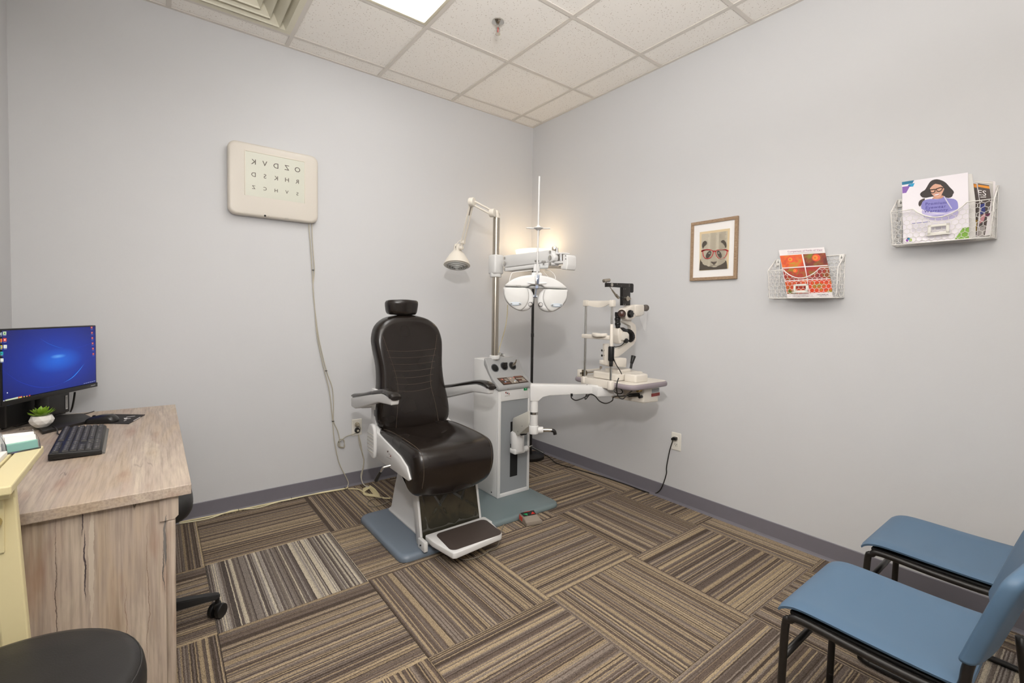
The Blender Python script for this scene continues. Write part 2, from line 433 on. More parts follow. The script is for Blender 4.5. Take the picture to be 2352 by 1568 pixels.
# sprinkler head
sx_, sy_ = -1.164, -1.065
t = thing('sprinkler_head', 'small chrome fire sprinkler head hanging from the ceiling', 'sprinkler', (sx_, sy_, H))
bm = bm_new(); lathe(bm, [(.035, .004), (.036, -.002), (.028, -.008), (.016, -.014), (.012, -.02)], (sx_, sy_, H)); obj('escutcheon', bm, chrome, t)
bm = bm_new(); cyl(bm, (sx_, sy_, H - .018), (sx_, sy_, H - .034), .009); 
tube(bm, [(sx_ - .008, sy_, H - .03), (sx_ - .013, sy_, H - .045), (sx_ - .004, sy_, H - .064)], .0025); tube(bm, [(sx_ + .008, sy_, H - .03), (sx_ + .013, sy_, H - .045), (sx_ + .004, sy_, H - .064)], .0025)
cyl(bm, (sx_, sy_, H - .062), (sx_, sy_, H - .067), .005); cyl(bm, (sx_, sy_, H - .067), (sx_, sy_, H - .070), .015); obj('body', bm, chrome, t)
bm = bm_new(); cyl(bm, (sx_, sy_, H - .034), (sx_, sy_, H - .062), .0025); obj('glass_bulb', bm, mat('red_bulb', 'b02018', rough=.2), t)
# ================================================================ EXAM CHAIR
t = thing('exam_chair', 'dark brown leather exam chair on a white pedestal with footrest', 'exam chair', (-1.52, -.9, 0))
bluegrey = mat('blue_grey_base', '6b7683', rough=.38, bump=.05, bscale=600)
bm = bm_new(); pillow(bm, rrect(-1.80, -1.19, -1.27, -.575, .05), .035, .022, lambda u, v, w_: (u, v, w_), r2=.004)
obj('base_plate', bm, bluegrey, t)
# tapered column
bm = bm_new()
prof = [(.0, 0.033, .0), (.0, .045, .0), (.012, .06, .012), (.05, .30, .13), (.055, .36, .16)]
rings = []
x0, x1, y0, y1 = -1.63, -1.36, -1.09, -.60
for ins, z, bk in [(0, .030, 0), (.0, .042, 0), (.012, .055, .012), (.022, .20, .045), (.034, .33, .08), (.036, .44, .085)]:
    rr = rrect(x0 + ins, y0 + ins * .2, x1 - ins, y1 - bk, .03, 3)
    rings.append([bm.verts.new((a, b, z)) for a, b in rr])
for a, b in zip(rings, rings[1:]):
    for i in range(len(a)): bm.faces.new((a[i], a[(i + 1) % len(a)], b[(i + 1) % len(a)], b[i]))
bm.faces.new(rings[-1]); obj('pedestal', bm, white, t)
# side frames under the seat
for s, nm in ((-1, 'side_frame'), (1, 'side_frame')):
    X = -1.764 if s < 0 else -1.276
    pts = [(X, -.69, .60), (X, -.68, .45), (X, -.80, .418), (X, -1.185, .412), (X, -1.205, .425), (X, -1.165, .478), (X, -1.08, .512), (X, -.78, .565)]
    bm = bm_new(); prism(bm, pts, (-s * .03, 0, 0), bev=.005); sf = obj(nm, bm, white, t)
    if s < 0:
        bm = bm_new(); pillow(bm, smooth([(-.745, .42), (-.775, .44), (-.775, .56), (-.75, .605), (-.705, .605), (-.675, .56), (-.67, .46)], 4, True), .022, .008, lambda u, v, w_: (X + .002 - w_, u, v))
        gc = obj('grip_cover', bm, offw, sf, ang=50)
        # logo: two small triangles, dashes and tiny letters
        it = []
        P_ = lambda zx, zy: at(800 + zx / 4.355, 940 + zy / 4.355, 'x', X - .0006)
        it.append(([P_(388, 412), P_(402, 412), P_(400, 428), P_(390, 430)], '4a2a22')); it.append(([P_(404, 442), P_(418, 448), P_(418, 452), P_(404, 447)], '4a4a4a'))
        it.append(([P_(416, 468), P_(426, 450), P_(430, 478)], '7a3a2e'))
        for q in range(7): it.append(([P_(385 + q * 7.3, 472 + q * 3.3), P_(389 + q * 7.3, 474 + q * 3.3), P_(389 + q * 7.3, 479 + q * 3.3), P_(385 + q * 7.3, 477 + q * 3.3)], '5a4a44'))
        flats('logo', it, sf, off=(-.0002, 0, 0))
# ribs on grip cover
bm = bm_new()
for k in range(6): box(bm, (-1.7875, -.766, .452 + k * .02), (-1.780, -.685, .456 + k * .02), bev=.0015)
obj('rib', bm, mat('rib_grey', 'b9b6ad', rough=.5), t)  # ribs in a darker grey than the white cover
# lever
bm = bm_new(); cyl(bm, (-1.745, -.965, .432), (-1.755, -.965, .432), .016); cyl(bm, (-1.75, -.965, .432), (-1.80, -.955, .425), .007); obj('lever_shaft', bm, chrome, t)
bm = bm_new(); cyl(bm, (-1.80, -.955, .425), (-1.80, -.925, .395), .006, .006); lv = obj('lever', bm, chrome, t)
bm = bm_new(); tube(bm, [(-1.80, -.925, .397), (-1.80, -.89, .362), (-1.80, -.858, .328)], lambda q: .0085 + .003 * q, n=12); obj('grip', bm, black, lv)
# seat cushion: side outline (y,z) swept across x with a dished middle
side = smooth([(-.74, .575), (-.86, .588), (-1.0, .587), (-1.14, .580), (-1.222, .566), (-1.256, .53), (-1.265, .46), (-1.245, .39), (-1.205, .345), (-1.165, .345), (-1.145, .39), (-1.13, .45), (-1.08, .50), (-.95, .525), (-.80, .545), (-.73, .545)], 3, True)
XW = .47
def seatm(u, v, w_):
    q = (w_ - XW / 2) / (XW / 2); e = 1 - q * q
    z = v; y = u
    top = max(0, min(1, (v - .50) / .06)) 
    dish = .046 * math.exp(-((u + .93) / .14) ** 2) * max(0, 1 - (q / .62) ** 2) * top
    z -= dish
    if v < .42: z -= .030 * e * max(0, (.42 - v) / .08)
    y -= .030 * e * max(0, min(1, (-1.05 - u) / .15))
    return (-1.52 - XW / 2 + w_, y, z)
bm = bm_new(); pillow(bm, [(p[0], p[1]) for p in [(q.x, q.y) for q in [Vector((a[0], a[1], 0)) for a in side]]] if False else [(a[0], a[1]) for a in side], XW, .034, seatm, mid=14, rs=5)
seat = obj('seat', bm, leath, t, ang=70)
bm = bm_new()
for X in (-1.722, -1.318): tube(bm, [seatm(a[0], a[1], X + 1.52 + XW / 2) + 0 * Vector() if False else Vector(seatm(a[0], a[1], X + 1.52 + XW / 2)) + Vector((0, -.0004, .0004)) for a in side[1:22:2]], .0011, n=5)
obj('stitch_line', bm, stitch, seat)
# backrest
out = [(.0, .0), (.165, .002), (.212, .018), (.236, .07), (.232, .16), (.212, .27), (.208, .38), (.220, .48), (.222, .545), (.198, .615), (.14, .662), (.06, .683), (0, .686)]
outline = [(a, b) for a, b in out] + [(-a, b) for a, b in out[::-1]][1:-1]
outline = [(p.x, p.y) for p in smooth([(a, b, 0) for a, b in outline], 3, True)]
LEAN = math.radians(6.5)
def backm(u, v, w_):
    bul = .018 * math.exp(-((v - .12) / .12) ** 2) * (1 - (u / .24) ** 2)
    wing = .016 * math.exp(-((abs(u) - .175) / .05) ** 2) * math.exp(-((v - .33) / .22) ** 2)
    d = w_ / .105 * (bul + wing - .006 * math.exp(-(u / .12) ** 2) * math.exp(-((v - .36) / .2) ** 2))
    yy = -.655 + v * math.sin(LEAN) - (w_ + d) * math.cos(LEAN); zz = .56 + v * math.cos(LEAN) - (w_ + d) * math.sin(LEAN)
    return (-1.505 + u - .035 * v, yy, zz)
bm = bm_new(); pillow(bm, outline, .105, .035, backm, inner=(.95, .88, .8, .7, .6, .5, .38, .25, .12), rs=5, mid=2)
backr = obj('backrest', bm, leath, t, ang=70)
bm = bm_new()
def bt(pts, r_=.0010): tube(bm, [backm(u, v, .1055) for u, v in pts], r_, n=5)
for s in (-1, 1): bt([(s * .178, .57), (s * .155, .48), (s * .12, .36), (s * .108, .26), (s * .125, .14), (s * .14, .03)])
for vv in (.475, .435, .395, .355, .315, .275, .235): bt([(u * .01 * (.155 - .11 * (.475 - vv)) / .145 * 10 * .145 / 1.0 * .68, vv + .012 * (1 - (u / 10) ** 2)) for u in (-10, -5, 0, 5, 10)] if False else [(k / 5 * (.163 - .22 * (.475 - vv)), vv - .012 * (1 - (k / 5) ** 2) + .008) for k in range(-5, 6)], .0008)
obj('stitch_line', bm, stitch, backr)
# rear shell
bm = bm_new(); pillow(bm, [(u * .90, .0 + v * .90) for u, v in outline], .03, .01, lambda u, v, w_: backm(u, v, -w_ * 1.0 - .002), inner=(.6,)); obj('back_shell', bm, white, t, ang=60)
bm = bm_new(); box(bm, (-1.745, -.70, .50), (-1.72, -.63, .80), bev=.006); box(bm, (-1.32, -.70, .50), (-1.295, -.63, .80), bev=.006); obj('back_bracket', bm, white, t)
# headrest
hp = [(p.x, p.y) for p in smooth([(-.098, .005, 0), (-.06, 0, 0), (0, -.003, 0), (.06, 0, 0), (.098, .005, 0), (.110, .04, 0), (.108, .085, 0), (.05, .092, 0), (0, .094, 0), (-.05, .092, 0), (-.108, .085, 0), (-.110, .04, 0)], 3, True)]
def headm(u, v, w_): return (-1.548 + u * .90, -.615 - w_ + .35 * u * u / .11 - .12 * (v - .045), 1.236 + v)
bm = bm_new(); pillow(bm, hp, .07, .022, headm, inner=(.9, .75, .5, .25), rs=5, mid=2); hd = obj('headrest', bm, leath, t, ang=70)
bm = bm_new(); box(bm, (-1.57, -.60, 1.15), (-1.525, -.588, 1.29), bev=.003); obj('headrest_post', bm, chrome, t)
# arms
for s in (-1, 1):
    X = -1.52 + s * .292
    dy = 0 if s < 0 else .09
    a = [(X, -.535, .738), (X, -.54, .685), (X, -.60, .682), (X, -.80, .735), (X, -.96, .778), (X, -1.02, .782), (X, -1.05, .785), (X, -1.13, .79), (X, -1.14, .825), (X, -1.0, .832), (X, -.78, .790)]
    a = [Vector(p) for p in a]
    bm = bm_new(); prism(bm, [p + Vector((-.022, 0, 0)) for p in a], (.044, 0, 0), bev=.008, seg=3)
    ar = obj('armrest', bm, white, t)
    pp = smooth([(X, -.53, .748), (X, -.70, .778), (X, -.88, .818), (X, -1.0, .842), (X, -1.09, .844), (X, -1.145, .826)], 5)
    bm = bm_new(); rings = []
    for i, p in enumerate(pp):
        q = i / (len(pp) - 1); wd = .024 + .012 * max(0, (q - .55) / .45); th = .012 + .003 * max(0, (q - .5) / .5)
        if q > .93: wd *= .8; th *= .7
        if q < .03: wd *= .8; th *= .7
        n = 14; rings.append([bm.verts.new(p + Vector((wd * math.cos(2 * PI * j / n), 0, th * math.sin(2 * PI * j / n)))) for j in range(n)])
    for u, v in zip(rings, rings[1:]):
        for j in range(14): bm.faces.new((u[j], v[j], v[(j + 1) % 14], u[(j + 1) % 14]))
    bm.faces.new(rings[0]); bm.faces.new(rings[-1][::-1]); bmesh.ops.recalc_face_normals(bm, faces=bm.faces)
    obj('arm_pad', bm, leath, ar, ang=60)
    bm = bm_new(); cyl(bm, (X - s * .02, -.60, .70), (-1.52 + s * .215, -.62, .70), .02); obj('arm_pivot', bm, white, ar)
# footrest back frame with plastic covered panel
A = at(957, 1100, 'y', -1.13); 
bm = bm_new()
yb = -1.13
TL, TR, BR, BL = (-1.69, yb + .03, .44), (-1.315, yb + .03, .44), (-1.290, yb - .02, .05), (-1.672, yb - .02, .035)
fr = [Vector(TL), Vector(TR), Vector(BR), Vector(BL)]
for p, q in ((0, 3), (1, 2)):
    s = 1 if p == 0 else -1
    prism(bm, [fr[p], fr[q], fr[q] + Vector((s * .014, 0, 0)), fr[p] + Vector((s * .014, 0, 0))], (0, .055, 0), bev=.003)
prism(bm, [fr[0] + Vector((.01, .03, 0)), fr[1] + Vector((-.01, .03, 0)), fr[2] + Vector((-.01, .03, 0)), fr[3] + Vector((.01, .03, 0))], (0, .012, 0))
prism(bm, [fr[3], fr[2], fr[2] + Vector((0, 0, .018)), fr[3] + Vector((0, 0, .018))], (0, .055, 0), bev=.003)
obj('footrest_frame', bm, white, t)
plas = mat('plastic_sheet', '302e24', rough=.10, coat=1.0)
nt = plas.node_tree; tc = N(nt, 'ShaderNodeTexCoord'); mp = N(nt, 'ShaderNodeMapping'); mp.inputs['Scale'].default_value = (16, 1, 4); mp.inputs['Rotation'].default_value = (0, .5, 0)
nz = N(nt, 'ShaderNodeTexNoise'); nz.inputs['Scale'].default_value = .9; nz.inputs['Detail'].default_value = 2; nz.inputs['Distortion'].default_value = .4
nt.links.new(tc.outputs['Object'], mp.inputs[0]); nt.links.new(mp.outputs[0], nz.inputs['Vector'])
bp = N(nt, 'ShaderNodeBump'); bp.inputs['Strength'].default_value = .5; bp.inputs['Distance'].default_value = .008
nt.links.new(nz.outputs['Fac'], bp.inputs['Height']); nt.links.new(bp.outputs['Normal'], nt.nodes['Principled BSDF'].inputs['Normal']); nt.links.new(bp.outputs['Normal'], nt.nodes['Principled BSDF'].inputs['Coat Normal'])
bm = bm_new(); nx, nz_ = 70, 60; G = []
for j in range(nz_ + 1):
    row = []
    for i in range(nx + 1):
        u, v = i / nx, j / nz_
        p = (fr[0] + Vector((.015, 0, 0))).lerp(fr[1] - Vector((.015, 0, 0)), u).lerp((fr[3] + Vector((.015, 0, .02))).lerp(fr[2] + Vector((-.015, 0, .02)), u), v)
        a1 = math.atan2(v + .06, u + .05); a2 = math.atan2(v + .06, 1.05 - u)      # folds fan out from the two upper corners
        d1 = math.hypot(u, v); d2 = math.hypot(1 - u, v)
        def crease(a, f_, k_): return (max(0.0, math.sin(a * f_ + k_)) ** 5)
        fold = .0085 * crease(a1, 19, .6 * d1) * math.exp(-d1 * 1.5) + .0085 * crease(a2, 17, 1.0 + .5 * d2) * math.exp(-d2 * 1.6)
        fold += .005 * max(0, math.sin(u * 24 + 2 * math.sin(v * 9))) ** 4 * max(0, 1 - v / .35) + .0012 * math.sin(u * 9 + v * 5)
        p.y += .006 - fold; row.append(bm.verts.new(p))
    G.append(row)
for j in range(nz_):
    for i in range(nx): bm.faces.new((G[j][i], G[j + 1][i], G[j + 1][i + 1], G[j][i + 1]))
obj('calf_pad', bm, plas, t, ang=180, label='dark calf pad covered with crinkled clear plastic')
# footrest platform
FZ = .10
ft = [(-1.662, -1.17), (-1.285, -1.165), (-1.262, -1.20), (-1.315, -1.37), (-1.34, -1.385), (-1.61, -1.405), (-1.635, -1.395), (-1.668, -1.26)]
ft = [(-1.655, -1.16), (-1.285, -1.155), (-1.285, -1.21), (-1.315, -1.372), (-1.33, -1.383), (-1.612, -1.408), (-1.63, -1.40), (-1.655, -1.24)]
bm = bm_new(); prism(bm, [(a, b, FZ - .032) for a, b in ft], (0, 0, .032), bev=.006, seg=3)
for X in (-1.685, -1.285): box(bm, (X, -1.21, .035), (X + .022, -1.135, .085), bev=.004)
fp = obj('footrest', bm, white, t)
bm = bm_new(); pillow(bm, rrect(-1.625, -1.385, -1.315, -1.185, .03), .003, .001, lambda u, v, w_: (u + (.012 if v > -1.22 else 0), v, FZ - .0005 + w_)); obj('tread_pad', bm, mat('brown_rubber', '3e342f', rough=.6, var=.12, vscale=30, bump=.1), fp)
bm = bm_new(); cyl(bm, (-1.674, -1.172, .06), (-1.690, -1.172, .06), .004); obj('pivot_screw', bm, dark, fp)

# ================================================================ INSTRUMENT STAND
t = thing('instrument_stand', 'white and grey ophthalmic instrument stand with steel pole', 'instrument stand', (-.90, -.8, 0))
bm = bm_new(); pillow(bm, rrect(-1.235, -1.14, -.67, -.56, .05), .03, .02, lambda u, v, w_: (u, v, w_), r2=.004)
obj('base_plate', bm, mat('teal_grey_base', '6f7c7e', rough=.32, bump=.04, bscale=500), t)
XL, XR, YF, YK = -.98, -.705, -.852, -.565
bm = bm_new()
side = [(YF, .03), (YF, .765), (-.80, .80), (-.735, .85), (-.695, .93), (-.68, .937), (YK, .937), (YK, .03)]
prism(bm, [(XL, a, b) for a, b in side], (XR - XL, 0, 0), bev=.006, seg=3)
obj('cabinet', bm, white, t)
# grey console shell on the slope
con = [(-.870, .742), (-.876, .76), (-.868, .776), (-.80, .820), (-.765, .855), (-.712, .944), (-.695, .946), (-.695, .90), (-.79, .80), (-.82, .755)]
bm = bm_new(); prism(bm, [(XL - .006, a, b) for a, b in con], (XR - XL + .012, 0, 0), bev=.007, seg=3)
console = obj('console', bm, grey, t)
# plane of the upper slope
n1 = Vector((0, -(.944 - .855), -(.765 - .712))).normalized(); n1 = Vector((0, -(.944 - .855), (.765 - .712))).normalized(); p1 = Vector((0, -.738, .90))
n1 = Vector((0, -.089, .053)).normalized(); o1 = Vector((-.85, -.7385, .8995))
n2 = Vector((0, -.044, .068)).normalized(); o2 = Vector((-.85, -.834, .798))
for k, (px, py) in enumerate(((1137, 845), (1158, 841), (1177, 840))):
    c = atp(px, py, o1, n1); x, y, d = frame(n1)
    bm = bm_new(); lathe(bm, [(.031, .0005), (.029, .002), (.026, .0012), (.025, .0006)], c, x, y, d, 28, True); ring = obj('holder_well', bm, [mat('well_grey', '55575a', rough=.5)], console)
    bm = bm_new(); lathe(bm, [(.025, .0014), (.0245, .0018)], c, x, y, d, 28); obj('well_hole', bm, dark if k else dark, console)
    if k == 1:
        bm = bm_new(); box(bm, c - Vector((.014, .004, .016)) + n1 * .012, c + Vector((.016, .006, .018)) + n1 * .02, bev=.005, seg=3); obj('instrument_head', bm, blackm, console)
    if k == 2:
        bm = bm_new(); cyl(bm, c - n1 * .002, c + n1 * .022 + Vector((.004, 0, .006)), .011, .010); cyl(bm, c + n1 * .02 + Vector((.004, 0, .006)), c + n1 * .034 + Vector((.008, 0, .014)), .0065, .005); cyl(bm, c + n1 * .03 + Vector((.006, 0, .008)), c + n1 * .036 + Vector((.010, 0, .028)), .004)
        obj('instrument_head', bm, steel, console)
# printed control panel
Zp = lambda zx, zy: atp(1060 + zx / 3.646, 800 + zy / 3.646, o2, n2)
it = [([Zp(283, 238), Zp(500, 220), Zp(565, 282), Zp(352, 308)], '3a2a22')]
U0, U1, V0, V1 = Zp(283, 238), Zp(500, 220), Zp(352, 308), Zp(565, 282)
def pq(u, v): return U0.lerp(U1, u).lerp(V0.lerp(V1, u), v)
def R4(u0, v0, u1, v1): return [pq(u0, v0), pq(u1, v0), pq(u1, v1), pq(u0, v1)]
it.append((R4(.04, .06, .36, .14), 'cfc4b2'))
for a in ((.36, .18, .62, .9, '8d8378'), (.05, .25, .2, .5, '6a4434'), (.22, .3, .33, .62, '8d8378'), (.66, .12, .95, .3, '6e4b3c'), (.66, .38, .95, .5, 'b7ab9c'), (.68, .56, .8, .7, '6a4434'), (.83, .56, .95, .7, 'b7ab9c'), (.66, .76, .95, .88, '9a8f84'), (.05, .78, .3, .92, '6a4434')):
    it.append((R4(*a[:4]), a[4]))
for a in ((.1, .3, 'd88a7a'), (.42, .28, 'e2b0a4'), (.5, .6, 'b9cbe0'), (.12, .62, 'a9bfe0'), (.56, .24, 'd8705f'), (.44, .74, 'e6e0d6')):
    it.append(([pq(a[0], a[1] + .14), pq(a[0] + .07, a[1] + .14), pq(a[0] + .035, a[1])], a[2]))
for k in range(9): it.append((R4(.68 + .03 * k, .40, .695 + .03 * k, .48), '4a3428'))
flats('control_panel', it, console, off=n2 * .0003)
bm = bm_new()
for zx, zy in ((390, 340), (556, 324)): c = atp(1060 + zx / 3.646, 800 + zy / 3.646, Vector((-.85, -.877, .755)), Vector((0, -1, .1)).normalized()); cyl(bm, c, c + Vector((0, -.003, 0)), .004)
obj('screw', bm, chrome, console)
# white frame and grey front panel
Zc = lambda zx, zy, y=YF: at(1060 + zx / 3.646, 800 + zy / 3.646, 'y', y)
px0, px1, pz0, pz1 = -.955, -.725, .055, .672
bm = bm_new()
def xz_bar(a, b): box(bm, a, b, bev=.003)
xz_bar((XL + .001, YF - .010, .03), (px0, YF + .002, .762)); xz_bar((px1, YF - .010, .03), (XR - .001, YF + .002, .762))
xz_bar((px0 - .003, YF - .010, .03), (px1 + .003, YF + .002, pz0)); xz_bar((px0 - .003, YF - .012, pz1), (px1 + .003, YF + .002, .762))
obj('front_frame', bm, white, t)
sx0, sx1, sz0, sz1 = -.872, -.808, .150, .525
bm = bm_new()
for a, b in (((px0, YF - .004, pz0), (sx0, YF + .002, pz1)), ((sx1, YF - .004, pz0), (px1, YF + .002, pz1)), ((sx0, YF - .004, pz0), (sx1, YF + .002, sz0)), ((sx0, YF - .004, sz1), (sx1, YF + .002, pz1))): box(bm, a, b)
fpn = obj('front_panel', bm, mat('grey_panel', '8e9193', rough=.5, bump=.1, bscale=600), t, sm=False)
bm = bm_new(); box(bm, (sx0 - .001, YF - .0025, sz0 - .001), (sx1 + .001, YF + .001, sz1 + .001)); obj('slot', bm, dark, fpn, sm=False)
it = [([Zc(365, 366, YF - .013), Zc(378, 362, YF - .013), Zc(374, 382, YF - .013)], '8a3a2c'), ([Zc(380, 370, YF - .013), Zc(392, 368, YF - .013), Zc(390, 380, YF - .013), Zc(380, 382, YF - .013)], '5a5a5a'), ([Zc(392, 386, YF - .013), Zc(398, 368, YF - .013), Zc(403, 384, YF - .013)], '8a3a2c')]
for k in range(6): it.append(([Zc(364 + k * 7, 396 - k * .8, YF - .013), Zc(368 + k * 7, 395.5 - k * .8, YF - .013), Zc(368 + k * 7, 401 - k * .8, YF - .013), Zc(364 + k * 7, 402 - k * .8, YF - .013)], '9a948a'))
flats('logo', it, t, off=(0, -.0002, 0))
bm = bm_new(); box(bm, (-.768, YF - .017, .728), (-.740, YF - .010, .753), bev=.002); sw = obj('power_switch', bm, mat('green_switch', '0f6b3a', rough=.3, emit=.25), t)
bm = bm_new(); box(bm, (-.757, YF - .0178, .738), (-.753, YF - .0168, .744)); obj('switch_mark', bm, offw, sw)
bm = bm_new(); cyl(bm, (XL - .001, -.80, .055), (XL - .004, -.80, .055), .004); obj('screw', bm, dark, t)
# pole
PXY = Vector((-.898, -.70, 0))
bm = bm_new(); cyl(bm, PXY + Vector((0, 0, .93)), PXY + Vector((0, 0, 1.905)), .0235, n=32); pole = obj('pole', bm, steel, t)
bm = bm_new(); cyl(bm, PXY + Vector((0, 0, .935)), PXY + Vector((0, 0, .962)), .036, bev=.004); obj('pole_collar', bm, offw, t)
# arm sleeve
bm = bm_new(); box(bm, PXY + Vector((-.040, -.045, 1.520)), PXY + Vector((.036, .04, 1.652)), bev=.012, seg=3); cyl(bm, PXY + Vector((0, 0, 1.500)), PXY + Vector((0, 0, 1.530)), .040, n=32, bev=.003); obj('arm_sleeve', bm, white, t)
Zq = lambda zx, zy, X=-.90: at(1140 + zx / 8.25, 540 + zy / 8.25, 'x', X)
bm = bm_new(); prism(bm, [Zq(130, 400), Zq(150, 385), Zq(1000, 275), Zq(1035, 290), Zq(1050, 335), Zq(1090, 375), Zq(1100, 430), Zq(1085, 480), Zq(1045, 505), Zq(700, 545), Zq(150, 612), Zq(105, 590), Zq(88, 545), Zq(100, 490), Zq(132, 462)], (.07, 0, 0), bev=.006, seg=3)
arm = obj('upper_arm', bm, white, t)
bm = bm_new(); prism(bm, [Zq(130, 625), Zq(150, 618), Zq(1000, 512), Zq(1040, 512), Zq(1052, 545), Zq(1035, 575), Zq(700, 620), Zq(180, 685), Zq(145, 678), Zq(128, 650)], (.06, 0, 0), bev=.004)
obj('lower_link', bm, white, t)
bm = bm_new()
for zx, zy, r_ in ((158, 432, .008), (155, 538, .015), (155, 645, .009), (1020, 318, .009), (1018, 428, .015), (1018, 540, .010)):
    c = Zq(zx, zy, -.902); cyl(bm, c, c + Vector((-.004, 0, 0)), r_, bev=.001)
obj('arm_bolt', bm, chrome, arm)
# arm end: yoke, chrome shafts, rounded end block
c0 = Zq(1095, 400); e0 = Zq(1290, 400)
bm = bm_new(); prism(bm, [Zq(1040, 330, -.88), Zq(1100, 325, -.88), Zq(1280, 325, -.88), Zq(1280, 355, -.88), Zq(1060, 362, -.88)], (.05, 0, 0), bev=.003)
prism(bm, [Zq(1050, 505, -.88), Zq(1265, 482, -.88), Zq(1262, 530, -.88), Zq(1100, 540, -.88), Zq(1048, 568, -.88)], (.05, 0, 0), bev=.003)
obj('yoke', bm, white, arm)
bm = bm_new(); prism(bm, [Zq(1255, 365, -.885), Zq(1330, 365, -.885), Zq(1345, 400, -.885), Zq(1345, 560, -.885), Zq(1325, 655, -.885), Zq(1225, 650, -.885), Zq(1205, 590, -.885), Zq(1250, 570, -.885)], (.075, 0, 0), bev=.010, seg=3)
eb = obj('end_block', bm, white, arm)
bm = bm_new(); a = Zq(1225, 360, -.87); b = Zq(1225, 485, -.87); cyl(bm, a, b, .011); a = Zq(1145, 362, -.85); b = Zq(1145, 500, -.85); box(bm, (a.x - .02, a.y - .035, b.z), (a.x + .02, a.y + .035, a.z), bev=.002)
a = Zq(1148, 330, -.86); b = Zq(1148, 240, -.86); cyl(bm, a, b, .008)
obj('shaft', bm, chrome, arm)
bm = bm_new(); a = Zq(1098, 250, -.86); cyl(bm, a + Vector((.012, .012, 0)), a + Vector((-.008, -.008, 0)), .017, .014, bev=.003); obj('clamp_knob', bm, steel, arm)
bm = bm_new()
for zx, zy in ((1316, 390), (1316, 450)): c = Zq(zx, zy, -.886); cyl(bm, c, c + Vector((-.002, 0, 0)), .003)
obj('screw', bm, dark, arm)
# table arm bracket at the slot
wh2 = white
P1 = Vector((-.872, -.935, 0)); P2 = Vector((-.961, -1.201, 0))
bm = bm_new(); box(bm, (sx0 + .002, -.93, .375), (sx1 - .002, YF + .004, .455), bev=.004); cyl(bm, P1 + Vector((0, 0, .35)), P1 + Vector((0, 0, .475)), .043, n=32, bev=.003); box(bm, P1 + Vector((-.045, -.03, .335)), P1 + Vector((.045, .03, .372)), bev=.010, seg=3)
cyl(bm, P1 + Vector((.045, -.01, .355)), P1 + Vector((.075, -.012, .358)), .018, bev=.003)
obj('arm_bracket', bm, white, t)
bm = bm_new(); a = P1 + Vector((.075, -.01, .358)); cyl(bm, a, a + Vector((.045, 0, .006)), .006); lev = obj('lock_lever', bm, chrome, t)
bm = bm_new(); tube(bm, [a + Vector((.03, -.005, .004)), a + Vector((.055, -.04, -.012)), a + Vector((.08, -.075, -.03))], .009, n=12); obj('grip', bm, blackm, lev)
d12 = (P2 - P1).normalized(); nrm = Vector((-d12.y, d12.x, 0)) * -1
q0 = P1 + Vector((0, 0, 0)); L12 = (P2 - P1).length
pts = [(-.035, .475), (-.035, .555), (-.02, .570), (L12 - .03, .672), (L12 - .015, .676), (L12 - .015, .60), (L12 - .03, .575), (.06, .47)]
bm = bm_new(); prism(bm, [q0 + d12 * a + Vector((0, 0, b - .005)) - nrm * .026 for a, b in pts], nrm * .052, bev=.005); ga = obj('link_arm', bm, mat('link_white', 'd6d3c9', rough=.4), t)  # link arm in a slightly warmer white than the stand
bm = bm_new()
for a_, z_ in ((.085, .492), (.16, .545)): c = q0 + d12 * a_ + Vector((0, 0, z_)) ; box(bm, c + Vector((-.022, -.02, -.006)), c + Vector((.022, .02, .006)), rot=Matrix.Rotation(.45, 3, 'X'))
obj('arm_slot', bm, dark, ga, sm=False)
bm = bm_new(); cyl(bm, P2 + Vector((0, 0, .565)), P2 + Vector((0, 0, .80)), .0245, n=32, bev=.003)
cyl(bm, P2 + Vector((0, 0, .535)), P2 + Vector((0, 0, .585)), .029, n=32, bev=.004); cyl(bm, P2 + Vector((.02, -.014, .557)), P2 + Vector((.046, -.032, .557)), .020, bev=.003)
obj('column', bm, white, t)
bm = bm_new(); cyl(bm, P2 + Vector((0, 0, .653)), P2 + Vector((0, 0, .667)), .0255, n=32); obj('column_ring', bm, chrome, t)
a = P2 + Vector((.044, -.032, .557)); d_ = Vector((.79, -.61, 0))
bm = bm_new(); cyl(bm, a, a + d_ * .055, .012, .011); lv = obj('lock_lever', bm, chrome, t)
bm = bm_new(); tube(bm, [a + d_ * .045, a + d_ * .068 + Vector((0, 0, -.006)), a + d_ * .075 + Vector((0, 0, -.026))], .011, n=12); obj('grip', bm, blackm, lv)
# table arm
P3 = Vector((-.66, -1.425, 0)); dd = (P3 - P2).normalized(); n3 = Vector((-dd.y, dd.x, 0)); L3 = (P3 - P2).length
pts = [(-.04, .665 + .04), (-.04, .830), (-.03, .837), (L3, .833), (L3 + .02, .78), (L3 - .03, .775), (.08, .768), (.035, .735), (.035, .70)]
pts = [(-.026, .76), (-.026, .828), (-.020, .836), (L3 + .01, .833), (L3 + .01, .785), (.09, .770), (.050, .76), (.025, .735), (-.025, .735)]
bm = bm_new(); prism(bm, [P2 + dd * a + Vector((0, 0, b)) - n3 * .026 for a, b in pts], n3 * .052, bev=.0035, seg=3); obj('table_arm', bm, white, t)
